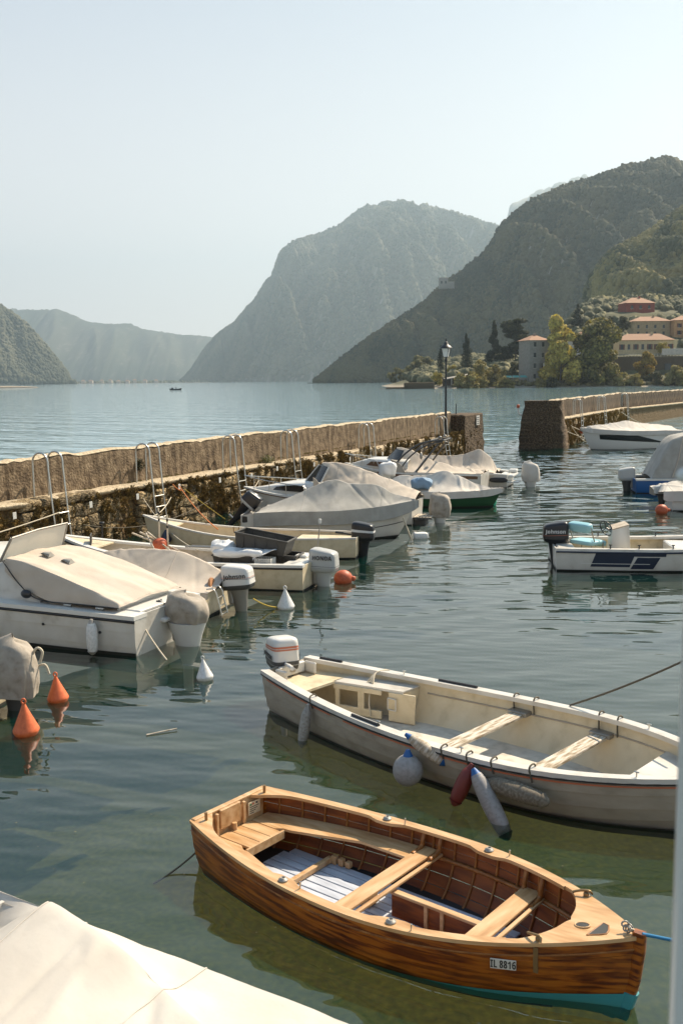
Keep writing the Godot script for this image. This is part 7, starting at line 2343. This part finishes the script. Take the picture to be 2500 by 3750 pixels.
func right_boats() -> void:
	# J: white speedboat with a black window stripe
	var d := {"L": 6.0, "bt": 1.0, "bm": 1.15, "tm": 0.45, "s0": 0.95, "sm": 1.0, "s2": 1.22, "k": 0.35, "ez": 0.40, "rake": 1.0}
	var b := place("white_speedboat", "sleek white speedboat under a white cover with a long black side window", "motorboat", 19.0, -57.5, 2.802)
	simple_hull(b, d, M["clean_white"], M["cream_floor"])
	tarp(b, d, "cover", M["white_canvas"], [[0.0, 1.20], [1.2, 1.34], [2.2, 1.42], [3.0, 1.58], [3.8, 1.46], [4.8, 1.38], [5.6, 1.32], [6.05, 1.26, 0.0, 0.6]], 0.24, 0.06, 0.06, 701)
	var wd := Geo.new()
	for s in [-1.0, 1.0]:
		var rows := []
		for q in 17:
			var f := q / 16.0
			var t := lerpf(0.22, 0.87, f)
			var lo := 0.34 + 0.26 * f; var hi := minf(0.78 + 0.08 * f, 0.36 + 0.9 * f + 0.02)
			var line := PackedVector3Array()
			for e in 4: line.append(hp(d, t, hu(d, t, lerpf(lo, hi, e / 3.0)), s) + Vector3(0, 0, s * 0.012))
			rows.append(line)
		wd.grid(rows)
	part("side_window", wd, M["dark_glass"], b)
	# K: blue hulled boat with a tall grey canopy
	d = {"L": 5.2, "bt": 0.86, "bm": 1.0, "tm": 0.45, "s0": 0.48, "sm": 0.5, "s2": 0.8, "k": 0.3, "ez": 0.38, "rake": 0.5}
	b = place("blue_canopy_boat", "blue hulled boat with a tall grey canvas canopy at the right edge", "motorboat", 10.35, -35.2, 0.101)
	simple_hull(b, d, M["blue_paint"], M["cream_floor"])
	for s in [-1.0, 1.0]: part("rail", rail(d, s, 0.2, 0.025, 0.06, 0.0, 1.0, 30, 0.02), M["clean_white"], b)
	var rows := []
	for q in [[0.45, 0.55, 0.80], [0.62, 0.95, 0.78], [1.05, 1.72, 0.70], [1.5, 1.98, 0.66], [2.6, 2.05, 0.66], [3.4, 1.6, 0.6], [3.8, 0.7, 0.6]]:
		var w: float = q[2]; var h: float = q[1]
		rows.append([Vector3(q[0], 0.50, -0.86), Vector3(q[0], lerpf(0.5, h, 0.5), -lerpf(0.86, w, 0.4)), Vector3(q[0], h - 0.08, -w), Vector3(q[0], h, -w * 0.6), Vector3(q[0], h + 0.03, 0), Vector3(q[0], h, w * 0.6), Vector3(q[0], h - 0.08, w), Vector3(q[0], lerpf(0.5, h, 0.5), lerpf(0.86, w, 0.4)), Vector3(q[0], 0.50, 0.86)])
	part("canopy", sheet(rows, 6, 5, 0.03, 2.5, 711), M["grey_canvas"], b)
	var sm := Geo.new()
	for s in [-1.0, 1.0]: sm.tube(cr(PackedVector3Array([Vector3(1.15, 0.55, s * 0.88), Vector3(1.35, 1.2, s * 0.80), Vector3(1.5, 1.92, s * 0.70)]), 5), 0.022, 6)
	sm.bar(Vector3(1.5, 1.95, -0.70), Vector3(1.5, 1.95, 0.70), 0.022, 6)
	part("canopy_seam", sm, M["canvas"], b)
	outboard(b, Vector3(-0.02, 0.30, 0.02), 0.98, {"cowl": M["engine_grey"], "tray": M["engine_grey"], "leg": M["engine_dark"]})
	# L: white and pale blue covered dinghy
	d = {"L": 4.2, "bt": 0.78, "bm": 0.9, "tm": 0.45, "s0": 0.58, "sm": 0.6, "s2": 0.75, "k": 0.25, "ez": 0.38, "rake": 0.4}
	b = place("white_covered_dinghy", "white hulled dinghy under a pale blue white cover at the right edge", "boat", 10.0, -30.4, 0.05)
	simple_hull(b, d, M["clean_white"], M["cream_floor"])
	tarp(b, d, "cover", M["white_canvas"], [[-0.34, 0.48, 0.0, 0.8], [-0.2, 0.74], [0.0, 0.80], [0.3, 0.84], [1.2, 0.84], [2.4, 0.9], [4.1, 0.84]], 0.30, 0.0, 0.03, 721)
	for s in [-1.0, 1.0]: part("blue_line", band(d, s, 0.40, 0.425, 0.08, 0.95, 0.006), M["aqua_vinyl"], b)
	outboard(b, Vector3(-0.03, 0.34, 0.0), 0.7, {"cowl": M["engine_grey"], "tray": M["engine_dark"], "leg": M["engine_dark"]})
	# M: open boat with the navy slashes
	d = {"L": 4.6, "bt": 0.80, "bm": 0.92, "tm": 0.5, "s0": 0.46, "sm": 0.46, "s2": 0.66, "k": 0.28, "ez": 0.34, "rake": 0.9, "pw": 2.8}
	b = place("open_motorboat", "white open motorboat with navy slashes, console and aqua seat", "motorboat", 4.6, -21.3, 0.101)
	simple_hull(b, d, M["white_paint"], M["cream_paint"])
	for s in [-1.0, 1.0]:
		part("rail", rail(d, s, 0.13, 0.03, 0.06, 0.0, 1.0, 34, 0.02), M["white_paint"], b)
		part("rubbing_strip", line_along(d, s, 0.05, 0.02, 0.0, 0.99, 0.022), M["navy"], b)
		part("navy_slash", band(d, s, 0.07, 0.36, 0.165, 0.335, 0.006, 0.36), M["navy"], b)
		part("navy_slash", band(d, s, 0.15, 0.40, 0.345, 0.445, 0.006, 0.52), M["navy"], b)
		part("navy_slash", band(d, s, 0.07, 0.13, 0.20, 0.47, 0.007, 0.1), M["navy"], b)
		part("white_line", band(d, s, 0.285, 0.297, 0.10, 0.40, 0.010), M["clean_white"], b)
		for q in [[0.575, 0.605, "flag_green"], [0.615, 0.64, "orange_stripe"], [0.65, 0.68, "flag_orange"]]:
			part("flag_patch", band(d, s, 0.10, 0.23, q[0], q[1], 0.006), M[q[2]], b)
	part("floor", floor_plate(d, 0.12, 0.1, 3.9, 0.03), M["cream_paint"], b)
	var sd := Geo.new(); sd.box(Vector3(0.18, 0.44, 0), Vector3(0.36, 0.06, 1.4), 0.02); part("stern_deck", sd, M["white_paint"], b)
	var bdk := Geo.new(); bdk.box(Vector3(3.1, 0.40, 0), Vector3(1.3, 0.04, 1.5), 0.015); bdk.box(Vector3(2.46, 0.28, 0), Vector3(0.04, 0.26, 1.5), 0.01); part("bow_locker", bdk, M["clean_white"], b)
	var co := Geo.new()
	co.loft([PackedVector3Array([Vector3(1.14, 0.12, -0.22), Vector3(1.56, 0.12, -0.22), Vector3(1.56, 0.12, 0.36), Vector3(1.14, 0.12, 0.36)]), PackedVector3Array([Vector3(1.17, 0.80, -0.20), Vector3(1.50, 0.90, -0.20), Vector3(1.50, 0.90, 0.34), Vector3(1.17, 0.80, 0.34)])])
	part("console", co, M["clean_white"], b)
	var ct := Geo.new(); ct.box(Vector3(1.335, 0.86, 0.07), Vector3(0.36, 0.02, 0.56), 0.006, Basis(Vector3.BACK, 0.29)); part("console_top", ct, M["weathered"], b)
	var wh := PackedVector3Array()
	var wb := Basis(Vector3.UP, 0.6) * Basis(Vector3.BACK, 0.35)
	for q in 25: wh.append(Vector3(1.07, 0.80, 0.08) + wb * Vector3(0, cos(TAU * q / 24) * 0.17, sin(TAU * q / 24) * 0.17))
	var wg := Geo.new(); wg.tube(wh, 0.014, 7)
	for q in 3: wg.bar(Vector3(1.07, 0.80, 0.08), Vector3(1.07, 0.80, 0.08) + wb * Vector3(0, cos(TAU * q / 3) * 0.17, sin(TAU * q / 3) * 0.17), 0.010, 6)
	wg.bar(Vector3(1.07, 0.80, 0.08), Vector3(1.2, 0.76, 0.08), 0.02, 8)
	part("steering_wheel", wg, M["engine_black"], b)
	var seat := group_part("helm_seat", b)
	seat.position = Vector3(0.66, 0.0, 0.05)
	seat.rotation.y = 0.75
	var s1 := Geo.new(); s1.ball(Vector3(0, 0.50, 0), Vector3(0.22, 0.05, 0.32), 0.35, 20, 10); part("cushion", s1, M["aqua_vinyl"], seat)
	var s2 := Geo.new(); s2.ball(Vector3(-0.20, 0.84, 0), Vector3(0.085, 0.10, 0.30), 0.42, 20, 10, Basis(Vector3.BACK, 0.3)); part("backrest", s2, M["aqua_vinyl"], seat)
	var s4 := Geo.new(); s4.ball(Vector3(0.27, 0.46, 0), Vector3(0.08, 0.07, 0.30), 0.45, 18, 10); part("bolster", s4, M["aqua_vinyl"], seat)
	var s3 := Geo.new()
	for z in [-0.29, 0.29]:
		s3.bar(Vector3(-0.22, 0.86, z), Vector3(-0.04, 0.44, z), 0.014, 6); s3.bar(Vector3(0.20, 0.50, z), Vector3(0.22, 0.14, z), 0.014, 6); s3.bar(Vector3(-0.18, 0.47, z), Vector3(-0.18, 0.14, z), 0.014, 6)
	part("frame", s3, M["dull_metal"], seat)
	for x in [1.05, 1.62, 2.3, 3.2]:
		for s in [-1.0, 1.0]:
			var p := hp(d, x / d.L, 1.0, s) + Vector3(0, 0.02, -s * 0.05)
			var g := Geo.new(); g.bar(p, p + Vector3(0, 0.09, 0), 0.014, 6); g.bar(p + Vector3(-0.03, 0.08, 0), p + Vector3(0.03, 0.08, 0), 0.012, 6); part("cleat", g, M["rubber"], b)
	outboard(b, Vector3(0.22, 0.42, 0.0), 0.92, {"cowl": M["engine_black"], "tray": M["engine_black"], "leg": M["engine_black"], "stripes": [[0.245, 0.252, M["orange_stripe"]]], "text": "Johnson", "ink": M["print_pale"], "text_y": 0.36})
	# far rowing boat out on the lake
	d = {"L": 6.0, "bt": 0.7, "bm": 1.1, "tm": 0.5, "s0": 0.8, "sm": 0.6, "s2": 1.0, "k": 0.2, "ez": 0.4, "rake": 0.5}
	b = place("fishing_boat", "tiny dark boat alone far out on the lake", "boat", -84.5, -500.0, 0.15)
	simple_hull(b, d, M["engine_dark"], M["engine_dark"])
	var fm := Geo.new(); fm.ball(Vector3(3.0, 1.0, 0), Vector3(0.25, 0.5, 0.25)); fm.box(Vector3(1.2, 0.9, 0), Vector3(0.8, 0.6, 0.8), 0.1)
	part("load", fm, M["navy"], b)

func boats() -> void:
	wooden_dinghy()
	white_skiff()
	left_boats()
	mid_boats()
	right_boats()
	var px := Transform3D(Basis(Vector3.UP, deg_to_rad(PIER_TURN)), PIER_AT)
	for q in [[-3.0, Vector3(-4.68, 0.84, -23.5), "pale mooring line from the long open boat's pointed bow to the pier"], [-7.6, Vector3(-6.0, 0.8, -21.0), "mooring line from the work boat's bow to the first ladder"], [2.1, Vector3(-2.85, 0.9, -29.35), "mooring line from the cabin cruiser's bow to the pier"], [9.6, Vector3(0.15, 0.95, -37.2), "mooring line from the arch boat's bow to the pier"], [11.6, Vector3(1.55, 0.86, -38.85), "mooring line from the cream covered speedboat to the pier"]]:
		rope(px * Vector3(q[0], 0.85, 0.2), q[1], 0.18, 0.012, "rope_pale", q[2])
	rope(Vector3(1.86, 0.53, -5.86), Vector3(2.9, 0.42, -5.75), 0.02, 0.011, "rope_blue", "blue mooring rope from the wooden dinghy's bow")
	rope(Vector3(-1.22, 0.12, -7.9), Vector3(-1.55, -0.02, -7.6), 0.02, 0.008, "rope_dark", "thin dark line from the wooden dinghy's stern into the water")
